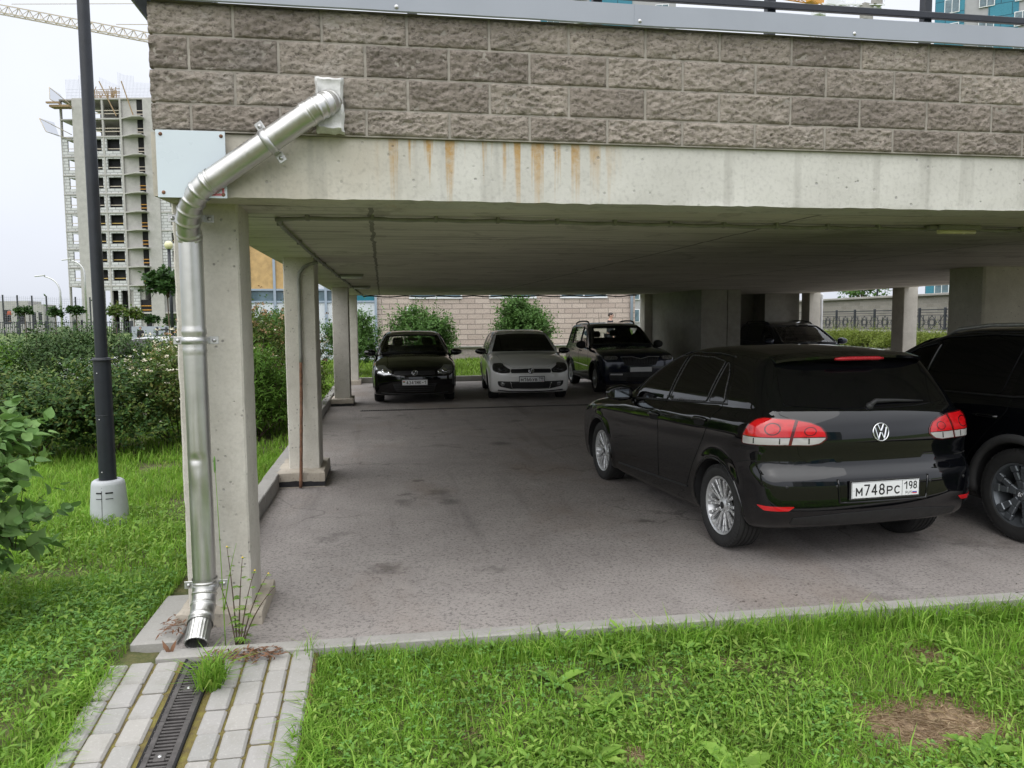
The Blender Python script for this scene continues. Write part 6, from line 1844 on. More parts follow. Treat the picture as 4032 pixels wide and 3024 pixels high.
dh = shrub('dogwood_shrub', '', 'shrub', [(0, 0, .8, .7, .7, .8), (.2, .1, 1.25, .45, .45, .6), (-.25, 0, 1.6, .32, .32, .5), (.3, -.1, .9, .5, .45, .5)], M['dogwood'], 1300, 9, .105, .36, 'oval', 62, up=.7, flat=.9)
put(dg, (-.95, 24.6, .06), .4, (.85, .85, 1.0), 'leafy green shrub left of the far black hatchback beside the columns')
put(dg, (1.35, 25.8, .1), 2.2, (1.2, 1.1, 1.08), 'rounded green shrub behind the far black hatchback')
put(dh, (4.75, 26.2, .12), .5, (1.3, 1.2, 1.14), 'tallest green shrub, behind the white hatchback against the block wall')
put(dg, (-3.0, 25.0, .1), 4.0, 1.0, 'green shrub below the white panels of the glazed facade')
put(dh, (-4.4, 25.6, .1), 1.0, (1.0, 1.0, .85), 'green shrub farther along below the glazed facade')
hd = shrub('hedge_shrub', '', 'hedge', [(0, 0, .5, 1.0, .75, .50), (.4, .1, .7, .55, .5, .36), (-.45, 0, .66, .55, .5, .36)], M['lime_leaf'], 900, 8, .085, .28, 'diamond', 71, up=.8)
for i in range(9):
    put(hd, (22.4 + .2 * math.sin(i * 2.1), 25.6 + 1.35 * i, -.04), 1.57 + i * 2.1, 1.0 + .05 * math.sin(i * 3), 'yellow green hedge shrub along the foot of the low wall below the ornamental fence', 'hedge shrubs below the ornamental fence')
# --- lilac at the near left edge: large heart leaves
li = shrub('lilac_shrub', 'large leaved lilac shrub reaching in at the lower left edge over the lawn', 'shrub', [(0, 0, .62, .50, .52, .60), (.18, -.1, .90, .32, .32, .36), (.2, .1, .45, .34, .36, .38)], M['lilac'], 230, 7, .105, .24, 'heart', 81, nstem=12, up=.5, flat=1.0, stem_r=.014)
place(li, (-2.57, 4.70, -.02), .0, 1.0)

# --- lawn
def grass_patch(n, x0, x1, y0, y1, hmin, hmax, wid, keep=None, seed=1, lean=.5):
    g = np.random.default_rng(seed)
    x = g.uniform(x0, x1, n); y = g.uniform(y0, y1, n)
    q = fbm(np.stack([x * 1.1, y * 1.1, x * 0 + seed], 1), 3)
    m = q > -.95 + .5 * g.random(n)
    if keep is not None: m &= keep(x, y, g)
    x, y, q = x[m], y[m], q[m]; n = len(x)
    z = gz(x, y) - .03
    h = (hmin + (hmax - hmin) * g.random(n) ** 1.6) * (1 + .35 * q)
    a = g.uniform(0, 2 * PI, n); d = np.stack([np.cos(a), np.sin(a), 0 * a], 1); s = np.stack([-np.sin(a), np.cos(a), 0 * a], 1)
    w = (wid * (.6 + .8 * g.random(n)))[:, None] / 2; ln = (lean * h * (.2 + g.random(n) * 1.3))[:, None]
    B = np.stack([x, y, z], 1); U = np.array([0, 0, 1.])
    hh = h[:, None]
    p1 = B + d * ln * .25 + U * hh * .55; p2 = B + d * ln + U * hh * (1 - .25 * (ln / hh))
    V = np.stack([B - s * w, B + s * w, p1 - s * w * .85, p1 + s * w * .85, p2], 1).reshape(-1, 3)
    i = (np.arange(n) * 5)[:, None]
    F = np.concatenate([i + np.array([[0, 1, 3]]), i + np.array([[0, 3, 2]]), i + np.array([[2, 3, 4]])], 0)
    return V, F
def join(parts):
    V = []; F = []; n = 0
    for v, f in parts: V.append(v); F.append(f + n); n += len(v)
    return np.concatenate(V), np.concatenate(F)
def dry(x, y):
    """how bare the lawn is: one worn patch near the viewer's right and a few small ones"""
    r = np.exp(-(((x - 2.42) / .40) ** 2 + ((y - 3.00) / .22) ** 2)) * 1.25
    for cx, cy, s in ((1.02, 3.0, .10), (1.75, 3.62, .10), (.35, 3.25, .07), (1.30, 3.45, .06), (2.85, 3.55, .16), (-1.9, 3.6, .13), (-2.35, 4.55, .2), (3.3, 3.2, .25)):
        r = np.maximum(r, .8 * np.exp(-(((x - cx) / s) ** 2 + ((y - cy) / (s * .8)) ** 2)))
    return r + .35 * np.maximum(fbm(np.stack([x * 2.2, y * 2.2, x * 0 + 5], -1), 3), 0)
off_apron = lambda x, y: ~((x > -1.41) & (x < -.37) & (y < 4.1)) & ~((x > -1.37) & (y > 4.0) & (y < 6))
front = lambda x, y, g: (y < 3.995 - .03 * x) & off_apron(x, y) & (dry(x, y) < .35 + .6 * g.random(len(x)))
left = lambda x, y, g: (x < -1.16) & off_apron(x, y) & (dry(x, y) < .5 + .6 * g.random(len(x))) & (np.hypot(x + 2.385, y - 7.15) > .145)
parts = [grass_patch(38000, -.37, 4.6, 2.2, 4.02, .015, .045, .0055, lambda x, y, g: (y < 3.995 - .03 * x) & off_apron(x, y) & (dry(x, y) < .5 + .6 * g.random(len(x))), 22, 1.4),
         grass_patch(26000, -3.6, -1.16, 2.3, 5.6, .02, .05, .006, left, 23, 1.3),
         grass_patch(60000, -.37, 4.6, 2.2, 4.02, .025, .075, .0048, front, 2, .9),
         grass_patch(2600, -.37, 4.6, 2.2, 4.0, .09, .17, .006, front, 3, 1.0),
         grass_patch(12000, -.37, 4.6, 3.78, 4.02, .05, .14, .005, front, 9, .6),
         grass_patch(34000, -3.6, -1.16, 2.3, 5.4, .04, .11, .0055, left, 4, .8),
         grass_patch(42000, -5.4, -1.16, 5.2, 10.4, .06, .15, .008, left, 5, .7),
         grass_patch(16000, -7, -1.16, 10, 16, .08, .20, .011, lambda x, y, g: x < -1.16, 6, .6),
         grass_patch(9000, -6, -1.16, 16, 22, .08, .20, .016, lambda x, y, g: x < -1.16, 7, .6),
         grass_patch(1100, -.5, 4.5, 3.93, 4.06, .06, .16, .005, lambda x, y, g: (fbm(np.stack([x * 2, y, x * 0], 1), 2) > .1) & (y < 4.05 - .026 * x), 10, .5)]
# a fringe creeping over the apron's edges
parts.append(grass_patch(2200, -1.50, -1.33, 2.3, 4.0, .05, .12, .006, lambda x, y, g: x < -1.36 + .05 * g.random(len(x)), 11, 1.3))
parts.append(grass_patch(2600, -.46, -.30, 2.3, 3.75, .05, .13, .006, lambda x, y, g: x > -.40 - .10 * g.random(len(x)) * (3.6 - y), 12, 1.3))
V, F = join(parts)
tag(mesh_from('lawn_grass', V, F, M['grass']), 'green lawn grass in front of the kerb and left of the columns', 'grass', kind='stuff')
V, F = grass_patch(26000, -7, 11.5, 22.3, 30, .07, .16, .028, None, 8, .6)
tag(mesh_from('back_lawn_grass', V, F, M['grass_back']), 'sunlit strip of grass behind the far cars', 'grass', kind='stuff')
# straw in the worn patch
g = np.random.default_rng(77)
n = 42000; x = g.uniform(-.3, 4.2, n); y = g.uniform(2.3, 3.9, n); m = dry(x, y) > .15 + .6 * g.random(n); x, y = x[m], y[m]; n = len(x)
a = g.uniform(0, 2 * PI, n); D = np.stack([np.cos(a), np.sin(a), g.normal(size=n) * .12], 1)
V1 = leaves(np.stack([x, y, gz(x, y) - .028 + .012 * g.random(n)], 1), D, np.tile([0, 0, 1.], (n, 1)) + .3 * rdir(g, n), .02 + .05 * g.random(n), 'diamond', .09)
n = 3000; x = g.uniform(-3.2, -1.4, n); y = g.uniform(2.4, 6.5, n); m = dry(x, y) > .35 + .5 * g.random(n); x, y = x[m], y[m]; n = len(x)
a = g.uniform(0, 2 * PI, n); D = np.stack([np.cos(a), np.sin(a), g.normal(size=n) * .12], 1)
V2 = leaves(np.stack([x, y, gz(x, y) - .028 + .012 * g.random(n)], 1), D, np.tile([0, 0, 1.], (n, 1)) + .3 * rdir(g, n), .035 + .07 * g.random(n), 'diamond', .12)
V, F = join([V1, V2])
tag(mesh_from('dry_straw', V, F, M['straw']), 'dry straw lying on the worn patch of the front lawn', 'straw', kind='stuff')
# clover and small weeds
def ground_leaves(n, x0, x1, y0, y1, zlo, zhi, smin, smax_, shape, keep, seed, triple=False, wid=1.0):
    g = np.random.default_rng(seed); x = g.uniform(x0, x1, n); y = g.uniform(y0, y1, n); m = keep(x, y, g); x, y = x[m], y[m]; n = len(x)
    z = gz(x, y) - .03 + zlo + (zhi - zlo) * g.random(n); a = g.uniform(0, 2 * PI, n); S = smin + (smax_ - smin) * g.random(n)
    N = np.tile([0, 0, 1.], (n, 1)) + .35 * rdir(g, n); out = []
    for k in range(3 if triple else 1):
        b = a + k * 2 * PI / 3
        D = np.stack([np.cos(b), np.sin(b), (.15 if triple else .45) * np.ones(n) + .25 * g.normal(size=n)], 1)
        out.append(leaves(np.stack([x, y, z], 1), D, N, S, shape, wid))
    return join(out)
cl = lambda x, y, g: (fbm(np.stack([x * 1.4, y * 1.4, x * 0 + 2], 1), 3) > .02 + .3 * g.random(len(x))) & off_apron(x, y)
V, F = join([ground_leaves(8000, -3.2, -1.38, 3.4, 5.8, .03, .075, .010, .016, 'oval', lambda x, y, g: cl(x, y, g) | ((np.hypot((x + 1.75) / .5, (y - 4.75) / .8) < 1) & off_apron(x, y)), 91, True, 1.5),
             ground_leaves(6000, -.3, 4.2, 2.3, 3.95, .02, .06, .010, .017, 'oval', lambda x, y, g: cl(x, y, g) & front(x, y, g), 92, True, 1.5)])
tag(mesh_from('clover_cover', V, F, M['clover']), 'clover patches growing through the lawn', 'clover', kind='stuff')
V, F = join([ground_leaves(34000, -.36, 4.6, 2.25, 3.98, .01, .06, .010, .042, 'oval', lambda x, y, g: front(x, y, g) & (fbm(np.stack([x * 1.7, y * 2.2, x * 0 + 8], 1), 3) > -.25 + .6 * g.random(len(x))), 93, False, .8),
             ground_leaves(7000, -.36, 4.6, 2.25, 3.98, .02, .08, .025, .075, 'lance', lambda x, y, g: front(x, y, g) & (fbm(np.stack([x * 2.1, y * 2.6, x * 0 + 19], 1), 3) > .1 + .4 * g.random(len(x))), 94, False, 1.4),
             ground_leaves(8000, -3.4, -1.4, 2.4, 7.5, .02, .09, .025, .06, 'oval', lambda x, y, g: left(x, y, g), 95, False, .7)])
tag(mesh_from('weed_cover', V, F, M['weed']), 'small broad leaved weeds mixed into the lawn', 'weeds', kind='stuff')
# single dandelion rosettes
def rosette(seed, nl, L):
    g = np.random.default_rng(seed); root = thing('dandelion_plant', '', 'dandelion', (0, 0, 0), 0, 'dandelion rosettes in the lawn'); V = []; F = []; n = 0
    for i in range(nl):
        a = 2 * PI * i / nl + g.normal() * .3; l = L * (.6 + .6 * g.random()); el = .5 + .5 * g.random(); k = 12
        d = np.array([math.cos(a), math.sin(a), 0]); s = np.array([-d[1], d[0], 0])
        for j in range(k + 1):
            t = j / k; w = l * (.05 + .16 * math.sin(PI * min(t * .9 + .08, 1)) * (1 if j % 2 else .72)) * (1 - .9 * max(t - .85, 0) / .15)
            c = d * l * t * math.cos(el * (1 - t * .9)) + np.array([0, 0, l * math.sin(el) * (t - .55 * t * t)])
            V += [c - s * w + [0, 0, w * .35], c, c + s * w + [0, 0, w * .35]]
            if j: F += [(n + 3 * j - 3, n + 3 * j - 2, n + 3 * j + 1, n + 3 * j), (n + 3 * j - 2, n + 3 * j - 1, n + 3 * j + 2, n + 3 * j + 1)]
        n += 3 * (k + 1)
    mesh_from('leaf_rosette', V, F, M['weed'], root)
    return root
ros = [rosette(5, 9, .105), rosette(6, 7, .13), rosette(7, 12, .085)]
g = np.random.default_rng(15); cnt = 0; used = {}
for i in range(90):
    if cnt >= 42: break
    x, y = (g.uniform(-.2, 3.9), g.uniform(2.5, 3.85)) if i % 3 else (g.uniform(-2.6, -1.5), g.uniform(3.2, 7.0))
    if dry(np.array([x]), np.array([y]))[0] > .55: continue
    p_ = ros[cnt % 3]; o = p_ if cnt < 3 else copy_tree(p_)
    place(o, (x, y, float(gz(x, y)) - .03), g.uniform(0, 6.28), .7 + .9 * g.random() ** 2)
    o['label'] = 'dandelion rosette with toothed leaves growing in the lawn'; cnt += 1
# tall weed and dock at the column foot, tuft in the drain
def stalk_plant(name, label, cat, loc, stems, seed, leafmat, L, shape, flower=None):
    g = np.random.default_rng(seed); t = thing(name, label, cat, loc); b = MB(); VV = []
    for (dx, dy, h, nl) in stems:
        P = bez((dx * .1, dy * .1, -.02), (dx * .4, dy * .4, h * .6), (dx, dy, h), 10); b.tube(P, np.linspace(.0045, .0015, 10), 6)
        tt = np.linspace(.12, .98, nl)
        for q in tt:
            c = P[0] * 0 + np.array([np.interp(q, np.linspace(0, 1, 10), P[:, k]) for k in range(3)])
            for r in range(5):
                a = g.uniform(0, 6.28) if r == 0 else a + .32
                D = np.array([[math.cos(a), math.sin(a), .15]]); VV.append(leaves(c[None], D, np.array([[0, 0, 1.]]) + .3 * rdir(g, 1), [L * (1.1 - .6 * q)], shape, .8))
        if flower and nl: VV_f.append((P[-1]))
    b.build('stalk', M['twig'] if leafmat is not M['grass'] else M['grass'], t)
    if VV:
        V, F = join(VV); mesh_from('leaves', V, F, leafmat, t)
    return t
VV_f = []
w_ = stalk_plant('weed_plant', 'straggly weed with small yellow flowers at the foot of the front column', 'weed', (-.80, 4.19, 0), [(.03, .05, .46, 8), (.10, .0, .40, 8), (-.05, .06, .52, 9), (.16, .06, .36, 7), (-.09, .02, .34, 7), (.20, .02, .30, 6)], 3, M['weed'], .055, 'lance', True)
b = MB()
for p in VV_f[:4]: b.lathe([(0, .003), (.004, .004), (.0055, 0)], o=p, n=6)
b.build('flower_heads', M['yellow'], w_)
gs = thing('timothy_grass', 'tall timothy grass stalk with a cylindrical head beside the downpipe', 'grass stalk', (-.86, 4.17, 0))
P = bez((0, 0, 0), (-.01, .02, .55), (-.025, .03, 1.02), 14); MB().tube(P, np.linspace(.003, .0012, 14), 5).build('stalk', M['grass'], gs)
MB().tube([P[-1] - [0, 0, .085], P[-1] - [0, 0, .07], P[-1] - [0, 0, .01], P[-1] + [0, 0, .005]], [.002, .0055, .005, .001], 8).build('seed_head', M['clover'], gs)
MB().tube(bez((.0, 0, .2), (.03, 0, .40), (.075, .0, .56), 8), np.linspace(.004, .0008, 8), 4).build('blade', M['grass'], gs)
dock = thing('dock_plant', 'small dock weed with reddish leaves beside the downpipe outlet', 'weed', (-1.12, 4.10, .01))
VV = [leaves(np.array([[0, 0, .0]]), np.array([[dx, dy, 1.0]]), np.array([[0, -1., .3]]), [l], 'lance', 1.2) for dx, dy, l in ((-.55, 0, .085), (.40, -.1, .08), (-.2, -.3, .05))]
V, F = join(VV); mesh_from('leaves', V, F, M['dead_leaf'], dock)
V, F = grass_patch(160, -.90, -.80, 3.70, 3.86, .12, .26, .008, None, 61, .9); V[:, 2] += .02
tag(mesh_from('grass_tuft', V, F, M['grass']), 'tuft of grass growing out of the drain grate near the outlet', 'grass tuft')
V, F = leaves(np.stack([g.uniform(-.93, -.55, 260), g.uniform(3.92, 4.05, 260), np.full(260, .02) + .02 * g.random(260)], 1), rdir(g, 260) * [1, 1, .2], np.tile([0, 0, 1.], (260, 1)) + .4 * rdir(g, 260), .02 + .04 * g.random(260), 'diamond', .35)
V2, F2 = leaves(np.stack([g.uniform(-1.24, -1.12, 60), g.uniform(4.28, 4.5, 60), np.full(60, .045) + .02 * g.random(60)], 1), rdir(g, 60) * [1, 1, .2], np.tile([0, 0, 1.], (60, 1)) + .4 * rdir(g, 60), .02 + .04 * g.random(60), 'diamond', .4)
V, F = join([(V, F), (V2, F2)])
tag(mesh_from('leaf_litter', V, F, M['dead_leaf']), 'dry leaf litter at the foot of the front column', 'leaf litter', kind='stuff')
# a few stones and crumbs on the asphalt
b = MB(); g = np.random.default_rng(4)
for i in range(240):
    x, y = g.uniform(-.55, 5.0), 4.15 + 6 * g.random() ** 1.8; r = g.uniform(.003, .009)
    b.sphere((x, y, .002 + r * .4), (r, r * g.uniform(.7, 1.3), r * .6), 6, 4)
tag(b.build('gravel_crumbs', M['asphalt']), 'loose grit on the asphalt', 'grit', kind='stuff')
# ================================================================ buildings and things in the background
M['glass_pane'] = plain('dull facade glass', (.10, .15, .18), .12, 0, .35, 2)
M['teal_pane'] = plain('teal spandrel glass', (.02, .16, .21), .15, 0, .1, 2)
M['white_spandrel'] = plain('white spandrel glass', (.62, .655, .70), .25, 0, .03, 2)
M['board'] = plain('sun faded chipboard', (.50, .335, .15), .8, 0, .18, 5)
M['alu'] = plain('blue grey facade frame', (.30, .36, .44), .45, 0, .05)
M['opening'] = plain('dark opening', (.012, .012, .014), .9, 0, .3, 1)
M['cladding_grey'] = plain('grey cladding', (.32, .32, .33), .5, 0, .06, 2)
M['rebar'] = plain('rebar steel', (.26, .27, .31), .7, .2, .2)
M['net'] = clear_glass('safety net', (.86, .87, .88), .0)
M['crane'] = plain('faded cream crane steel', (.50, .44, .36), .6, 0, .15, 3)
M['crane_orange'] = plain('orange crane steel', (.55, .27, .04), .55, 0, .1, 3)

# ---- block building behind the lawn
t = thing('block_building', 'low pinkish split block building with a glazed end wall behind the far cars', 'building', (3.0, 30.0, .2))
MB().box(-.22, 10.12, 30.0, 44, .72, 6.5).build('wall', M['far_block'], t, world=True)
MB().box(-.22, 10.13, 29.93, 30.1, .1, .70).build('plinth', M['far_plinth'], t, world=True)
MB().bbox((4.95, 29.93, .73), np.eye(3), (10.4, .22, .06), .01).build('plinth_coping', M['kerb'], t, world=True)
MB().box(-5.9, 10.3, 29.8, 44.2, 6.5, 6.75).build('roof', M['capping'], t, world=True)
for x0, x1 in ((1.05, 3.10), (4.15, 6.05), (7.0, 8.95)):
    f = MB().box(x0, x1, 29.94, 30.02, 2.60, 2.66).box(x0, x1, 29.94, 30.02, 4.0, 4.06).box(x0, x0 + .06, 29.94, 30.02, 2.66, 4.0).box(x1 - .06, x1, 29.94, 30.02, 2.66, 4.0).box((x0 + x1) / 2 - .03, (x0 + x1) / 2 + .03, 29.945, 30.02, 2.66, 4.0).build('window', M['white_panel'], t, world=True)
    MB().box(x0 + .06, x1 - .06, 29.985, 29.995, 2.66, 4.0).build('pane', M['glass_pane'], f, world=True)
for x in (1.02, 1.20):
    MB().bbox((x, 29.96, 2.20), np.eye(3), (.15, .06, .15), .01).build('meter_box', M['white_panel'], t, world=True)
MB().tube([(9.95, 29.9, .2), (9.95, 29.9, 6.4)], .06, 10).build('drain_pipe', M['alu'], t, world=True)
# glazed end: mullions, boarded upper bays, glass band, white spandrels
fr = MB(); xs = [-.22 - .925 * i for i in range(7)]
for x in xs: fr.box(x - .045, x + .045, 29.86, 30.0, .1, 6.5)
for z in (2.02 - 1.0, 2.50, 2.95, 4.7): fr.box(xs[-1], xs[0], 29.885, 30.0, z - .035, z + .035)
fr.build('facade_frame', M['alu'], t, world=True)
for i, (a, b_) in enumerate(zip(xs[1:], xs[:-1])):
    a += .045; b_ -= .045
    MB().box(a, b_, 29.93, 29.98, .1, 2.46).build('spandrel_panel', M['white_spandrel'], t, world=True)
    MB().box(a, b_, 29.95, 29.98, 2.535, 2.915).build('window', M['teal_pane'] if i == 0 else M['glass_pane'], t, world=True)
    MB().box(a, b_, 29.94, 29.98, 2.985, 6.5).build('upper_panel', M['board'] if i in (3, 4) else M['glass_pane'] if i in (0, 5) else M['white_spandrel'], t, world=True)
MB().box(-5.77, -.22, 30.02, 44, .0, 6.5).build('glazed_wing', M['cladding_grey'], t, world=True)

# ---- walls and ornamental fence on the right
t = thing('retaining_wall', 'upper grey block retaining wall with pale coping beyond the ornamental fence', 'wall', (26, 45, 0))
MB().box(26.0, 26.5, 26, 75, -.1, 2.74).build('wall', M['ramp_block'], t, world=True)
MB().bbox((26.2, 50.5, 2.80), np.eye(3), (.75, 49, .12), .02).build('coping', M['kerb'], t, world=True)
t = thing('low_wall', 'low block wall carrying the black ornamental fence above the hedge', 'wall', (24, 45, 0))
MB().box(24.0, 24.3, 24, 75, -.1, 1.02).build('wall', M['ramp_block'], t, world=True)
MB().bbox((24.13, 49.5, 1.06), np.eye(3), (.46, 51, .09), .015).build('coping', M['kerb'], t, world=True)
t = thing('ornamental_fence', 'black wrought fence with rails and diamond ornaments on the low wall', 'fence', (24.1, 40, 1.1))
fy = [25.0 + 1.62 * i for i in range(20)]
for y in fy: MB().bbox((24.1, y, 1.62), np.eye(3), (.09, .09, 1.06), .008).build('post', M['fence_metal'], t, world=True)
for a, b_ in zip(fy[:-1], fy[1:]):
    m_ = (a + b_) / 2; pn = MB()
    for z, w in ((2.06, .045), (1.94, .025), (1.82, .025), (1.60, .025), (1.40, .025), (1.20, .03)):
        pn.box(24.085, 24.115, a + .045, b_ - .045, z - w / 2, z + w / 2)
    for s in (-1, 1):
        for (y0, z0, y1, z1) in ((0, 1.80, .30, 1.50), (.30, 1.50, 0, 1.21), (.72, 1.80, .42, 1.50), (.42, 1.50, .72, 1.22), (.2, 1.76, .2, 1.24), (.55, 1.80, .55, 1.2)):
            pn.beam((24.1, m_ + s * y0, z0), (24.1, m_ + s * y1, z1), .024, .024)
    pn.lathe([(.14, -.012), (.165, -.012), (.165, .012), (.14, .012)], o=(24.1, m_, 1.50), ax=(1, 0, 0), n=20, close=True)
    pn.build('panel', M['fence_metal'], t, world=True)
tree_g = np.random.default_rng(3)
def tree(name, label, loc, h, cr, leafm, seed, ntw=260, per=8, leaf=.16, shape='maple', trunk_r=.06, flat=.7, squash=.9, group=None, dark_trunk='bark'):
    g = np.random.default_rng(seed); root = thing(name, label, 'tree', loc, 0, group)
    cz = h - cr * squash
    lob = [(0, 0, cz, cr, cr, cr * squash)] + [(math.cos(a) * cr * .5, math.sin(a) * cr * .5, cz + g.uniform(-.3, .4) * cr, cr * .6, cr * .6, cr * .5) for a in g.uniform(0, 6.28, 5)]
    V, F, P, T, tl = crown(g, lob, ntw, per, leaf, cr * .45, shape, up=.3, flat=flat, droop=.3)
    mesh_from('crown', V, F, leafm, root)
    b = MB(); b.tube([(0, 0, -.1), (.02, 0, h * .35), (-.01, .02, cz)], [trunk_r, trunk_r * .8, trunk_r * .5], 8)
    for j in g.integers(len(P), size=12): b.tube(bez((0, 0, cz - cr * .5), (P[j] * .4 + np.array([0, 0, cz * .6]))[:3], P[j], 6), np.linspace(trunk_r * .4, .008, 6), 5)
    b.build('trunk', M[dark_trunk], root)
    return root
for i, (x, y, z, h, lb) in enumerate(((27.6, 41, 0, 4.4, 'small leafy tree rising behind the upper retaining wall, beyond the right columns'), (28.2, 37.2, 0, 5.0, 'bushy tree above the upper wall between the two right columns'), (29, 62, 0, 4.4, 'distant tree just showing over the upper wall'))):
    tree('leafy_tree', lb, (x, y, z), h, 1.3, M['dogwood'], 200 + i, 240, 8, .20, 'diamond')
for i, (y, h) in enumerate(((39.0, 7), (41.5, 7), (45, 7))):
    t = thing('sign_pole', 'dark pole standing beyond the upper wall', 'pole', (27.2, y, 0), 0, 'dark poles beyond the upper wall')
    MB().tube([(0, 0, 0), (0, 0, h)], .05, 8).build('pole', M['fence_metal'], t)

# ---- unfinished tower block
def tower():
    t = thing('tower_block', 'unfinished concrete tower block with white block infill and open top floors', 'building', (-44.465, 137.5, -.53), R(-9.54))
    K = .0423
    U = lambda px: (px - 440) * K
    Zp = lambda py: (1330 - py) * K
    fl = [413, 488, 555, 629, 700, 772, 844, 914, 983, 1055, 1127]
    sl = MB()
    for i, f in enumerate(fl):
        sl.box(U(332), U(720), 0, 14, Zp(f) - .12, Zp(f) + .12)
        sl.box(U(277), U(345), .4, 5.0, Zp(f) - .10, Zp(f) + .10)
        if i: sl.add([(U(517), 0, Zp(f) - .1), (U(578), -1.6, Zp(f) - .1), (U(610), -1.6, Zp(f) - .1), (U(610), 0, Zp(f) - .1), (U(517), 0, Zp(f) + .1), (U(578), -1.6, Zp(f) + .1), (U(610), -1.6, Zp(f) + .1), (U(610), 0, Zp(f) + .1)],
                       [(0, 3, 2, 1), (4, 5, 6, 7), (0, 1, 5, 4), (1, 2, 6, 5), (2, 3, 7, 6), (3, 0, 4, 7)])
    sl.box(U(332), U(720), 0, 14, Zp(1237), Zp(1230))
    sl.build('floor_slabs', M['tower_concrete'], t)
    pr = MB()
    for a, b_, y0, y1 in ((333, 378, -.15, 3), (443, 450, .05, .5), (513, 520, -.05, 6), (604, 655, -.1, 6), (277, 281, .45, 1.0), (335, 340, 3.0, 5.0)):
        pr.box(U(a), U(b_), y0, y1, 0, Zp(413) - .12)
    pr.box(U(520), U(577), .3, 3.0, 0, Zp(413))
    pr.box(U(380), U(720), 5.5, 5.8, 0, Zp(413))
    pr.build('frame', M['tower_concrete'], t)
    for i, (ft, fb) in enumerate(zip(fl[:-1], fl[1:])):
        zt, zb = Zp(ft) - .12, Zp(fb) + .12; H = zt - zb
        if i >= 2:
            for a, b_ in ((378, 443), (450, 513), (655, 718)):
                w0, w1 = (U(a) + .28, U(b_) - .26); s0, s1 = zb + .72, zt - .26
                if a == 655: w0, w1 = U(692), U(718)
                pn = MB().box(U(a), w0, .12, .45, zb, zt).box(w1, U(b_), .12, .45, zb, zt).box(w0, w1, .12, .45, zb, s0).box(w0, w1, .12, .45, s1, zt)
                pn.build('infill_wall', M['white_brick'], t)
                wd = MB().box(w0, w1, 1.0, 1.1, s0, s1).box(w0, w0 + .02, .46, 1.0, s0, s1).box(w1 - .02, w1, .46, 1.0, s0, s1)
                o = wd.build('window', M['opening'], t)
                MB().beam((w0, .5, s0 + .42), (w1, .5, s0 + .42), .05, .13).build('guard_board', M['yellow_tape'] if i > 5 else M['crane'], o)
        else:
            for a, b_ in ((378, 443), (450, 513)):
                o = MB().box(U(a), U(b_), 5.0, 5.1, zb, zt).build('window', M['tower_concrete'], t)
                MB().beam((U(a), .3, zb + .75), (U(b_), .3, zb + .75), .05, .13).beam((U(a), .3, zb + 1.25), (U(b_), .3, zb + 1.25), .05, .13).build('guard_board', M['crane'], o)
        o = MB().box(U(577), U(604), .35, .5, zb, zt).build('window', M['opening'], t)
        MB().beam((U(577), .2, zb + .6), (U(604), .2, zb + .6), .05, .12).beam((U(577), .2, zb + 1.15), (U(604), .2, zb + 1.15), .05, .12).build('guard_board', M['crane_orange'] if i > 3 else M['crane'], o)
        # narrow bay at the left: openings one sees the sky through
        if i >= 2:
            MB().box(U(281), U(301), .5, .8, zb, zt).box(U(301), U(326), .5, .8, zb, zb + .75).box(U(301), U(326), .5, .8, zt - .3, zt).box(U(326), U(335), .5, .8, zb, zt).build('infill_wall', M['white_brick'], t)
            MB().beam((U(301), .6, zb + 1.2), (U(326), .6, zb + 1.2), .05, .11).build('guard_board', M['crane'], t)
    # tall ground floor bays
    for a, b_ in ((420, 474), (484, 536)):
        MB().box(U(a), U(b_), 2.5, 2.6, 0, Zp(1145)).build('window', M['opening'], t)
    MB().box(U(380), U(420), .1, .4, 0, Zp(1127)).box(U(536), U(560), -.1, .35, 0, Zp(1127)).box(U(474), U(484), .1, .6, 0, Zp(1145)).box(U(420), U(536), .1, .6, Zp(1145), Zp(1127)).build('ground_wall', M['white_brick'], t)
    o = MB().box(U(560), U(655), .2, .3, Zp(1262), Zp(1182)).box(U(580), U(655), .2, .3, 0, Zp(1268)).build('window', M['opening'], t)
    MB().beam((U(562), .1, Zp(1222)), (U(655), .1, Zp(1222)), .06, .14).beam((U(562), .1, Zp(1206)), (U(655), .1, Zp(1206)), .06, .14).build('guard_board', M['crane_orange'], o)
    for k, (a, b_, zt, sk) in enumerate(((300, 350, 333, 0), (352, 392, 318, 6), (432, 506, 325, 34), (503, 535, 307, 14), (535, 562, 318, 4), (562, 640, 345, 6))):
        b = MB(); n = int((b_ - a) / 5.0); z0 = Zp(413)
        for i in range(n + 1):
            u = U(a + (b_ - a) * i / n); zz = Zp(zt + sk * i / n)
            b.beam((u, 1.0, z0), (u, 1.0, zz), .02, .02)
        for j in range(4):
            z = z0 + .3 + j * .5; b.beam((U(a), 1.03, z), (U(b_), 1.03, z), .015, .015)
        b.build('rebar_mat', M['rebar'], t)
    for k, (P) in enumerate((((257, 372), (300, 400), (325, 445), (262, 420)), ((212, 487), (270, 505), (288, 560), (240, 540)))):
        q = [(U(a), -.6 - .1 * i, Zp(b_)) for i, (a, b_) in enumerate(P)]
        o = MB().add(q + [(x, y + .04, z) for x, y, z in q], [(0, 1, 2, 3), (7, 6, 5, 4), (0, 3, 7, 4), (1, 5, 6, 2), (0, 4, 5, 1), (3, 2, 6, 7)]).build('safety_net', M['net'], t)
        MB().tube([q[0], q[3], (U(322), .3, q[2][2] - .2)], .07, 6).tube([q[0], (U(322), .3, q[2][2] + .6)], .07, 6).build('net_bracket', M['crane'], o)
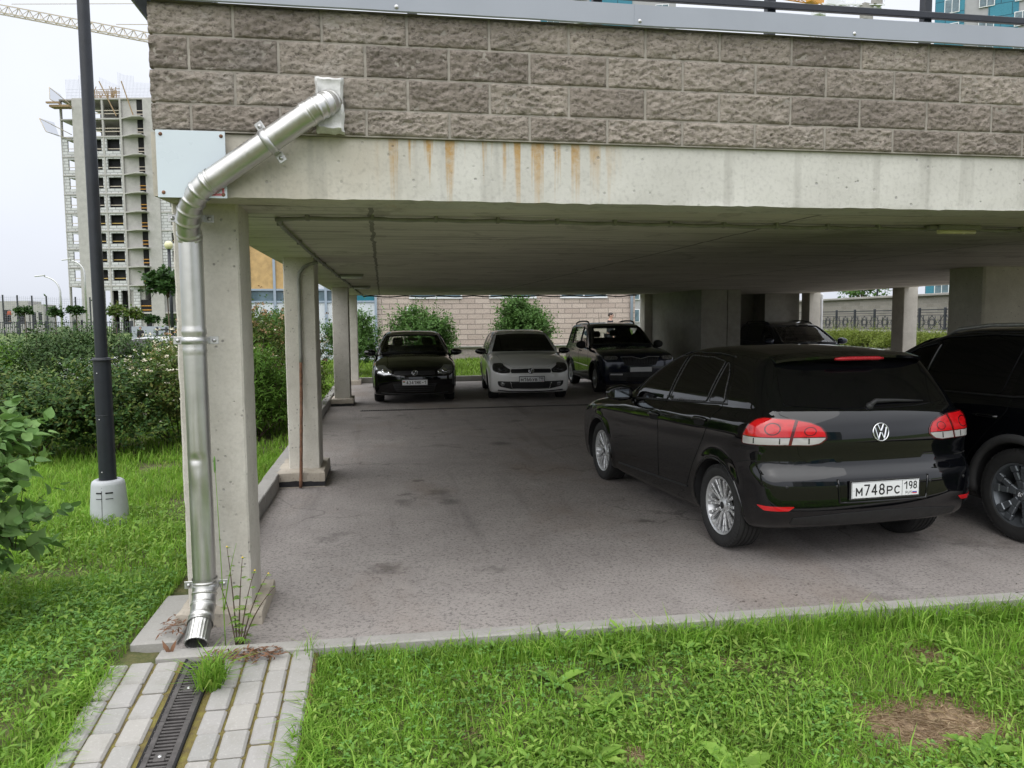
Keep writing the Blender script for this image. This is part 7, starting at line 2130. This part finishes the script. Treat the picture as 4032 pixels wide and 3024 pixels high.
    MB().box(U(258), U(333), -1.0, .5, Zp(448), Zp(440)).box(U(250), U(300), -1.3, -.9, Zp(436), Zp(430)).beam((U(445), -.3, Zp(350)), (U(505), -.3, Zp(480)), .14, .14).beam((U(530), -.3, Zp(350)), (U(570), -.3, Zp(480)), .14, .14).build('staging', M['wood'], t)
    # scaffold clutter on the roof
    b = MB(); g = np.random.default_rng(9)
    for i in range(26):
        u = U(g.uniform(395, 510)); b.beam((u, .8, Zp(413)), (u + g.normal() * .4, .8, Zp(413) + g.uniform(.6, 2.2)), .09, .09)
    for i in range(8): b.beam((U(395), .8, Zp(413) + .2 + .2 * i), (U(510), .8, Zp(413) + .2 + .2 * i + g.normal() * .1), .07, .07)
    b.build('roof_formwork', M['wood'], t)
tower()

# ---- tower cranes
def lattice(b, p0, p1, n, w, h, r, slender=1.0):
    """triangular lattice boom from p0 to p1"""
    p0 = np.array(p0, float); p1 = np.array(p1, float); d = (p1 - p0) / np.linalg.norm(p1 - p0); s = np.cross(d, (0, 0, 1)); s /= np.linalg.norm(s); u = np.cross(s, d)
    A = lambda t, k: p0 + (p1 - p0) * t + (u * h if k == 0 else s * (w / 2 if k == 1 else -w / 2))
    for k in range(3): b.beam(A(0, k), A(1, k), r * 2, r * 2)
    for i in range(n):
        a, m_, e = i / n, (i + .5) / n, (i + 1) / n
        for k in (1, 2): b.beam(A(a, k), A(m_, 0), r * 1.2, r * 1.2); b.beam(A(m_, 0), A(e, k), r * 1.2, r * 1.2)
        b.beam(A(a, 1), A(e, 2), r, r)
def mast(b, x, y, z0, z1, w, r):
    for i in (-1, 1):
        for j in (-1, 1): b.beam((x + i * w / 2, y + j * w / 2, z0), (x + i * w / 2, y + j * w / 2, z1), r * 2, r * 2)
    n = int((z1 - z0) / w)
    for k in range(n):
        a = z0 + (z1 - z0) * k / n; e = z0 + (z1 - z0) * (k + 1) / n
        for j in (-1, 1):
            b.beam((x - w / 2, y + j * w / 2, a), (x + w / 2, y + j * w / 2, e), r, r); b.beam((x + j * w / 2, y - w / 2, a), (x + j * w / 2, y + w / 2, e), r, r)
t = thing('tower_crane', 'pale lattice crane jib crossing the sky above the unfinished tower block', 'crane', (-34.0, 163.5, 0))
b = MB(); lattice(b, (-86, 172.4, 65.2), (-34, 163.5, 55.0), 26, 1.5, 1.6, .09); b.build('jib', M['crane'], t, world=True)
MB().beam((-34, 163.5, 60), (-50, 166.2, 60.2), .12, .12).beam((-34, 163.5, 64), (-70, 169.6, 64.2), .1, .1).build('tie_bar', M['crane'], t, world=True)
b = MB(); mast(b, -34, 163.5, 0, 64, 1.9, .09); b.build('mast', M['crane'], t, world=True)
t = thing('tower_crane', 'orange crane top with cab and counterweight showing above the railing', 'crane', (90.8, 152.6, 0))
b = MB(); mast(b, 90.8, 152.6, 0, 64.2, 2.0, .10); b.build('mast', M['crane'], t, world=True)
MB().bbox((90.4, 151.6, 64.9), np.array(Matrix.Rotation(-.5, 3, 'Z')), (2.6, 2.0, 2.1), .2).build('cab', M['white_panel'], t, world=True)
b = MB().bbox((90.2, 152.7, 67.4), np.array(Matrix.Rotation(-.5, 3, 'Z')), (4.6, 1.6, 1.5), .2); lattice(b, (90.5, 153, 67.2), (70, 165, 74.5), 14, 1.6, 1.5, .11); b.build('jib', M['crane_orange'], t, world=True)
b = MB(); lattice(b, (91.5, 152.4, 66.4), (103.6, 149.5, 65.9), 6, 1.7, .5, .10)
for s in np.linspace(92, 103.4, 7): b.beam((s, 151.6 - (s - 92) * .24, 66.5), (s, 151.6 - (s - 92) * .24, 68.6), .07, .07)
b.beam((92, 151.6, 68.5), (103.4, 148.9, 68.0), .07, .07).beam((92, 151.6, 67.6), (103.4, 148.9, 67.2), .07, .07)
b.build('counter_jib', M['white_panel'], t, world=True)
MB().bbox((100.2, 150.0, 64.7), np.array(Matrix.Rotation(-.24, 3, 'Z')), (2.6, 1.4, 3.4), .15).bbox((102.2, 149.6, 66.6), np.array(Matrix.Rotation(-.24, 3, 'Z')), (2.4, 1.2, 1.3), .2).build('counterweight', M['kerb'], t, world=True)
pl = MB().bbox((93.6, 150.6, 66.6), np.array(Matrix.Rotation(-.24, 3, 'Z')), (5.0, .06, 1.15), .02).build('name_board', M['white_panel'], t, world=True)
rt_ = np.array([math.cos(-.24), math.sin(-.24), 0]); nr = np.array([rt_[1], -rt_[0], 0])
def letters(): 
    o_ = np.array([93.6, 150.6, 66.6]) + nr * .035
    glyphs('LIEBHERR', -2.25, .58, .44, -.36, .72, .055, 'board_text', M['plate_black'], pl, o_, rt_, np.array([0, 0, 1.]))
letters()

# ---- clad apartment blocks far behind the deck
def block_house(name, label, cx, cy, rot, w, d, h, stripes, seed):
    g = np.random.default_rng(seed); t = thing(name, label, 'building', (cx, cy, 0), rot)
    b = MB().box(-w / 2, w / 2, 0, d, 0, h); b.build('wall', M['cladding_grey'], t)
    for (x0, x1, m_) in stripes: MB().box(x0, x1, -.12, d * .3, 1.5, h - .5).build('cladding_panel', M[m_], t)
    n = max(2, int(w / 3.4)); fw = w / n
    for k in range(int(h / 3.0)):
        for i in range(n):
            x = -w / 2 + fw * (i + .5); z = 1.4 + 3.0 * k
            f = MB().box(x - .85, x + .85, -.22, -.10, z, z + 1.75).build('window', M['white_panel'], t)
            MB().box(x - .76, x - .04, -.235, -.215, z + .09, z + 1.66).box(x + .04, x + .76, -.235, -.215, z + .09, z + 1.66).build('pane', M['glass_pane'], f)
block_house('apartment_block', 'teal and grey clad apartment block showing above the capping near the middle', 29.8, 100, R(-17), 17.5, 14, 60, [(-2.3, 3.2, 'ashlar'), (-8.7, -6.5, 'ashlar')], 1)
block_house('apartment_block', 'blue and grey clad apartment block at the upper right corner behind the railing', 78.5, 86.0, R(-40), 19, 14, 54, [(-9.5, -6.2, 'ashlar'), (-3.6, -.4, 'ashlar'), (2.8, 6.0, 'ashlar')], 2)
# the estate the car bodies mirror, behind the viewer
block_house('apartment_block', 'long grey apartment block standing behind the viewer across the lawn, mirrored in the car paint', 48, -100, R(155), 60, 14, 27, [(-20, -12, 'ashlar'), (5, 14, 'ashlar')], 3)

# ---- far left: fences, young trees, lamps, cars, people
def picket(label, p0, p1, h, gap, panel, post_w=.18):
    p0 = np.array(p0, float); p1 = np.array(p1, float); L = np.linalg.norm(p1 - p0); d = (p1 - p0) / L
    t = thing('picket_fence', label, 'fence', tuple(p0)); k = int(L / panel)
    for i in range(k + 1):
        q = p0 + d * panel * i; MB().bbox(q + np.array([0, 0, h * .5 + .04]), np.eye(3), (post_w * 2.2, post_w, h + .08), .02).build('post', M['fence_metal'], t, world=True)
    for i in range(k):
        b = MB(); a = p0 + d * panel * i; n = int(panel / gap)
        for z in (.15, h - .12): b.beam(a + [0, 0, z], a + d * panel + [0, 0, z], .05, .07)
        for j in range(1, n): q = a + d * panel * j / n; b.beam(q + [0, 0, .05], q + [0, 0, h], .07, .03, up=(0, 1, 0))
        b.build('panel', M['fence_metal'], t, world=True)
picket('long graphite picket fence in front of the young round trees below the tower', (-54, 111, .55), (-31.7, 107, .42), 1.65, .26, 3.7)
t = thing('court_fence', 'tall mesh sports court fence on dark posts behind the picket fence', 'fence', (-52, 116, 0))
for i in range(9):
    x, y = -55 + 1.95 * i, 116.4 - .3 * i
    MB().beam((x, y, 0), (x, y, 6.0 - .07 * i), .16, .16).build('post', M['fence_metal'], t, world=True)
b = MB()
for j in range(14): b.beam((-55, 116.4, 1.6 + .31 * j), (-39.5, 114.0, 1.4 + .28 * j), .018, .018)
for j in range(60): q = j / 60; b.beam((-55 + 15.5 * q, 116.4 - 2.4 * q, 1.0), (-55 + 15.5 * q, 116.4 - 2.4 * q, 5.9 - .6 * q), .016, .016)
b.build('mesh', M['rebar'], t, world=True)
for i, (x, y, z, r, lb) in enumerate(((-28.4, 67.9, 2.55, .58, 'leftmost small round crowned maple behind the picket fence line'), (-26.0, 67.5, 2.5, .56, 'small round maple second from the left, below the far street lamp'), (-24.3, 67.2, 2.5, .58, 'small round maple just left of the lamp post'), (-21.2, 66.7, 2.7, .68, 'loose bright young maple just right of the lamp post'), (-19.7, 66.4, 2.45, .58, 'loose young maple left of the dark parked figure'), (-18.2, 66.1, 1.85, .45, 'smallest round maple in front of the hoarding'), (-17.0, 65.9, 1.75, .40, 'little maple beside the globe lamp post'))):
    tree('young_maple', lb, (x, y, -.2), z + r + .2, r, M['spirea'] if i in (3, 4) else M['maple'], 300 + i, 110, 7, .20, 'maple', .05, .9, .8 if i not in (3, 4) else 1.1)
tree('young_maple', 'clipped maple with flat layered crown beside the front column', (-6.05, 23.5, -.05), 3.25, .56, M['maple'], 320, 150, 8, .17, 'maple', .028, 1.2, .85)
t = thing('globe_lamp', 'park lamp with cream globe on a black pole by the front column', 'lamp', (-9.48, 37.4, .0))
MB().tube([(0, 0, 0), (0, 0, 5.1)], .075, 12).lathe([(.13, 0), (.13, .5), (.09, .6)], n=14).build('pole', M['black_metal'], t)
MB().sphere((0, 0, 5.28), .19, 20, 14).build('globe', M['globe'], t)
for lb, x, y, h, s in (('grey curved street lamp over the young trees at the left', -37.1, 98.1, 6.9, 1.0), ('grey street lamp seen against the unfinished tower block', -38.0, 108.5, 9.6, 1.0)):
    t = thing('street_lamp', lb, 'street lamp', (x, y, 0))
    MB().tube([(0, 0, -.5), (0, 0, h - 1.4)] + [tuple(p) for p in bez((0, 0, h - 1.3), (-.1, 0, h + .1), (-1.7, .2, h + .45), 10)], [.12] * 2 + list(np.linspace(.11, .06, 10)), 10).build('pole', M['steel'], t)
    MB().bbox((-2.2, .26, h + .52), np.array(Matrix.Rotation(.12, 3, 'Y')), (1.1, .32, .12), .04).build('lamp_head', M['steel'], t)
t = thing('site_hoarding', 'pale grey site hoarding below the tower beside the small maple', 'hoarding', (-18, 64, .3))
MB().beam((-19.3, 64.3, .65), (-15.6, 63.5, .65), .06, 1.75).build('panel', M['capping'], t, world=True)
t = thing('timber_screen', 'black slatted timber screen beside the globe lamp pole', 'screen', (-7.2, 27.6, 0))
for x in (-7.5, -7.2, -6.9): MB().bbox((x, 27.65, .78), np.eye(3), (.07, .07, 1.66), .008).build('post', M['fence_metal'], t, world=True)
for z in (1.52, 1.32, 1.12, .9, .6): MB().box(-7.5, -6.5, 27.66, 27.70, z - .03, z + .03).build('slat', M['fence_metal'], t, world=True)
MB().beam((-7.45, 27.6, 1.1), (-7.22, 27.6, .6), .04, .05).beam((-7.18, 27.6, 1.1), (-6.95, 27.6, .6), .04, .05).build('brace', M['fence_metal'], t, world=True)
silver = hatchback('silver parked car half hidden behind the grey green shrubs', (-6.2, 24.9, -.16), (-1.0, .18), M['silver_paint'], .06, M['privacy_glass'], rear_detail=False, front_detail=False)
golf_wheels(silver, rim_five(.205, .1025, True, .024), M['alloy'])
silver.shell('windscreen', HB_WS, 'front', M['privacy_glass'], off=.004, res=.08)
for i, (x, y, w, h) in enumerate(((-71, 165, 5.4, 6.9), (-66.4, 164, 2.4, 6.2), (-58.5, 163, 3.4, 4.2))):
    t = thing('site_building', ('low unfinished concrete building at the far left behind the mesh fence', 'narrow unfinished concrete block left of the far street lamp', 'low concrete block partly behind the mesh fence, nearest the tower')[i], 'building', (x, y, -.5))
    MB().box(-w / 2, w / 2, 0, 6, 0, h).build('wall', M['tower_concrete'], t)
    for k in range(2): MB().box(-w / 2 + w * (.15 + .45 * k), -w / 2 + w * (.40 + .45 * k), -.03, .1, h * .35, h * .75).build('window', M['opening'], t)

# ---- people
def person(label, loc, rotz, top, legs, skin, hair, h=1.70, hips=None):
    """one skinned body over a joint skeleton; hair and clothes are children"""
    root = thing('person', label, 'person', loc, rotz); s = h / 1.70
    J = {'pelvis': (0, 0, .92), 'belly': (0, 0, 1.08), 'chest': (0, .01, 1.28), 'neck0': (0, .0, 1.42), 'neck': (0, -.01, 1.49), 'head0': (0, -.02, 1.56), 'head1': (0, -.03, 1.63), 'crown': (0, -.02, 1.685)}
    E = [('pelvis', 'belly'), ('belly', 'chest'), ('chest', 'neck0'), ('neck0', 'neck'), ('neck', 'head0'), ('head0', 'head1'), ('head1', 'crown')]
    Rr = {'pelvis': .135, 'belly': .12, 'chest': .135, 'neck0': .075, 'neck': .052, 'head0': .075, 'head1': .082, 'crown': .055}
    for sd, k in ((-1, 'l'), (1, 'r')):
        st = .10 * sd
        J.update({'hip' + k: (.09 * sd, 0, .88), 'knee' + k: (.095 * sd, -.02 - st * .6, .48), 'ankle' + k: (.095 * sd, .02 - st * 1.2, .08), 'toe' + k: (.10 * sd, -.15 - st * 1.2, .035),
                  'sh' + k: (.165 * sd, .01, 1.37), 'el' + k: (.215 * sd, .02 + st * .4, 1.10), 'wr' + k: (.215 * sd, -.10 + st * .4, .88), 'ha' + k: (.212 * sd, -.14 + st * .4, .81)})
        E += [('pelvis', 'hip' + k), ('hip' + k, 'knee' + k), ('knee' + k, 'ankle' + k), ('ankle' + k, 'toe' + k), ('chest', 'sh' + k), ('sh' + k, 'el' + k), ('el' + k, 'wr' + k), ('wr' + k, 'ha' + k)]
        Rr.update({'hip' + k: .095, 'knee' + k: .06, 'ankle' + k: .043, 'toe' + k: .035, 'sh' + k: .065, 'el' + k: .045, 'wr' + k: .030, 'ha' + k: .035})
        for f in range(5):
            nm = 'f%d' % f + k; b0 = np.array(J['ha' + k]); off = np.array([(.012 * (f - 2)) * .5, -.012 * (f - 2) - (.02 if f == 0 else 0), -.07 + (.03 if f == 0 else .006 * abs(f - 2))])
            J[nm] = tuple(b0 + off); E.append(('ha' + k, nm)); Rr[nm] = .009
    def skin_obj(nm, keys, grow, mat, edges):
        ks = [k for k in J if k in keys]; me = bpy.data.meshes.new(nm)
        ix = {k: i for i, k in enumerate(ks)}
        me.from_pydata([tuple(np.array(J[k]) * s) for k in ks], [(ix[a], ix[b_]) for a, b_ in edges if a in ix and b_ in ix], [])
        o = bpy.data.objects.new(nm, me); COL.objects.link(o); o.parent = root; me.materials.append(mat)
        md = o.modifiers.new('skin', 'SKIN'); o.modifiers.new('sub', 'SUBSURF').render_levels = 2
        o.modifiers['sub'].levels = 2
        for i, k in enumerate(ks):
            v = me.skin_vertices[0].data[i]; r = (Rr[k] + grow) * s; v.radius = (r * (1.25 if k in ('chest', 'belly', 'pelvis') else 1), r)
            v.use_root = (i == 0)
        md.use_smooth_shade = True
        return o
    body = skin_obj('body', set(J), 0, skin, E)
    skin_obj('jacket', {'pelvis', 'belly', 'chest', 'neck0', 'shl', 'ell', 'wrl', 'shr', 'elr', 'wrr'}, .016, top, E)
    skin_obj('trousers', {'pelvis', 'hipl', 'kneel', 'anklel', 'hipr', 'kneer', 'ankler'}, .014, legs, E)
    b = MB(); n, m_ = 18, 10; V = []
    for i in range(m_ + 1):
        for j in range(n):
            a = .62 * PI * i / m_; c = 2 * PI * j / n
            front_ = max(0, -math.sin(c)); a2 = a * (1 - .42 * front_)
            V.append((math.sin(a2) * math.cos(c) * .088 * s, (math.sin(a2) * math.sin(c) * .098 - .012) * s, (1.615 + math.cos(a2) * .092) * s))
    b.add(V, [(i * n + j, (i + 1) * n + j, (i + 1) * n + (j + 1) % n, i * n + (j + 1) % n) for i in range(m_) for j in range(n)], 0, True).build('hair', hair, root)
    f = MB().sphere((.03 * s, -.098 * s, 1.605 * s), .008 * s, 8, 6).sphere((-.03 * s, -.098 * s, 1.605 * s), .008 * s, 8, 6); f.build('eyes', M['frit'], root)
    f = MB().beam((0, -.10 * s, 1.60 * s), (0, -.122 * s, 1.565 * s), .02 * s, .018 * s, bev=.006).bbox((0, -.098 * s, 1.535 * s), np.eye(3), (.045 * s, .012 * s, .010 * s), .004)
    f.sphere((.083 * s, -.02 * s, 1.585 * s), (.012 * s, .02 * s, .03 * s), 8, 6).sphere((-.083 * s, -.02 * s, 1.585 * s), (.012 * s, .02 * s, .03 * s), 8, 6); f.build('face', skin, root)
    return root
person('person with short dark hair and dark jacket walking along the block wall behind the crossover', (7.92, 26.15, .24), R(62), M['cloth_dark'], M['cloth_dark'], M['skin'], M['hair'], 1.74)
person('person in dark clothes standing by the site hoarding beyond the parked silver car', (-18.0, 62.0, -.2), R(20), M['cloth_dark'], M['cloth_dark'], M['skin'], M['hair'], 1.72)
person('worker in an orange vest far behind the mesh fence at the left edge', (-52.65, 121, 2.2), R(10), M['cloth_red'], M['cloth_dark'], M['skin'], M['hair'], 1.75)
# ================================================================ camera, light, render settings
cam = bpy.data.cameras.new('camera'); co = bpy.data.objects.new('camera', cam); COL.objects.link(co)
yaw, pit, rol = R(9.54), R(4.7), R(.48)
fw = Vector((math.sin(yaw) * math.cos(pit), math.cos(yaw) * math.cos(pit), -math.sin(pit)))
r0 = Vector((math.cos(yaw), -math.sin(yaw), 0)); u0 = r0.cross(fw)
rr = r0 * math.cos(rol) - u0 * math.sin(rol); uu = u0 * math.cos(rol) + r0 * math.sin(rol)
m = Matrix((rr, uu, -fw)).transposed().to_4x4(); m.translation = Vector((0, 0, 1.72))
co.matrix_world = m
cam.sensor_width = 36; cam.lens = 36 * .75; cam.clip_start = .05; cam.clip_end = 3000
sc.camera = co
SUN_EL, SUN_ROT = R(58), R(215)
w = bpy.data.worlds.new('World'); sc.world = w; w.use_nodes = True
nt = w.node_tree; nt.nodes.clear()
sky = nt.nodes.new('ShaderNodeTexSky'); sky.sky_type = 'NISHITA'; sky.sun_disc = False; sky.sun_elevation = SUN_EL; sky.sun_rotation = SUN_ROT
sky.air_density = 1.0; sky.dust_density = 3.0; sky.ozone_density = 1.0
hs = nt.nodes.new('ShaderNodeHueSaturation'); hs.inputs['Saturation'].default_value = .22
nt.links.new(sky.outputs[0], hs.inputs['Color'])
# cloud deck: an even veil, brighter overhead, faint mottling
tc = nt.nodes.new('ShaderNodeTexCoord')
sp = nt.nodes.new('ShaderNodeSeparateXYZ'); nt.links.new(tc.outputs['Generated'], sp.inputs[0])
rp = nt.nodes.new('ShaderNodeValToRGB'); nt.links.new(sp.outputs[2], rp.inputs[0])
rp.color_ramp.elements[0].position = 0.0; rp.color_ramp.elements[0].color = (SKY_LO * .93, SKY_LO * .98, SKY_LO * 1.10, 1)
rp.color_ramp.elements[1].position = 1.0; rp.color_ramp.elements[1].color = (SKY_HI * .97, SKY_HI * .99, SKY_HI * 1.03, 1)
e = rp.color_ramp.elements.new(.35); e.color = (SKY_LO * 1.08, SKY_LO * 1.12, SKY_LO * 1.22, 1)
nz = nt.nodes.new('ShaderNodeTexNoise'); nz.inputs['Scale'].default_value = 2.2; nz.inputs['Detail'].default_value = 5; nt.links.new(tc.outputs['Generated'], nz.inputs['Vector'])
mr = nt.nodes.new('ShaderNodeMapRange'); nt.links.new(nz.outputs[0], mr.inputs[0]); mr.inputs[1].default_value = .3; mr.inputs[2].default_value = .7; mr.inputs[3].default_value = .93; mr.inputs[4].default_value = 1.07
mu = nt.nodes.new('ShaderNodeVectorMath'); mu.operation = 'SCALE'; nt.links.new(rp.outputs[0], mu.inputs[0]); nt.links.new(mr.outputs[0], mu.inputs['Scale'])
mx = nt.nodes.new('ShaderNodeMix'); mx.data_type = 'RGBA'; mx.inputs[0].default_value = .82
nt.links.new(hs.outputs[0], mx.inputs[6]); nt.links.new(mu.outputs[0], mx.inputs[7])
bg = nt.nodes.new('ShaderNodeBackground'); bg.inputs[1].default_value = .12; nt.links.new(mx.outputs[2], bg.inputs[0])
wo = nt.nodes.new('ShaderNodeOutputWorld'); nt.links.new(bg.outputs[0], wo.inputs[0])
sl = bpy.data.lights.new('sun', 'SUN'); sl.energy = SUN_E; sl.angle = R(100); sl.color = (1, .97, .92)
so = bpy.data.objects.new('sun', sl); COL.objects.link(so); so.location = (-10, -20, 40)
# light comes from behind and left of the camera, high, through the veil
so.rotation_euler = Vector((math.sin(SUN_ROT) * math.cos(SUN_EL), math.cos(SUN_ROT) * math.cos(SUN_EL), math.sin(SUN_EL))).to_track_quat('Z', 'Y').to_euler()
sc.view_settings.view_transform = 'Standard'; sc.view_settings.look = 'None'; sc.view_settings.exposure = EXPO; sc.view_settings.gamma = 1; sc.view_settings.use_curve_mapping = False
sc.render.engine = 'CYCLES'
cy = sc.cycles; cy.max_bounces = 12; cy.diffuse_bounces = 8; cy.glossy_bounces = 5; cy.transmission_bounces = 6; cy.transparent_max_bounces = 16
cy.use_denoising = True; cy.caustics_reflective = False; cy.caustics_refractive = False; cy.sample_clamp_indirect = 6
try: cy.denoiser = 'OPENIMAGEDENOISE'
except Exception: pass
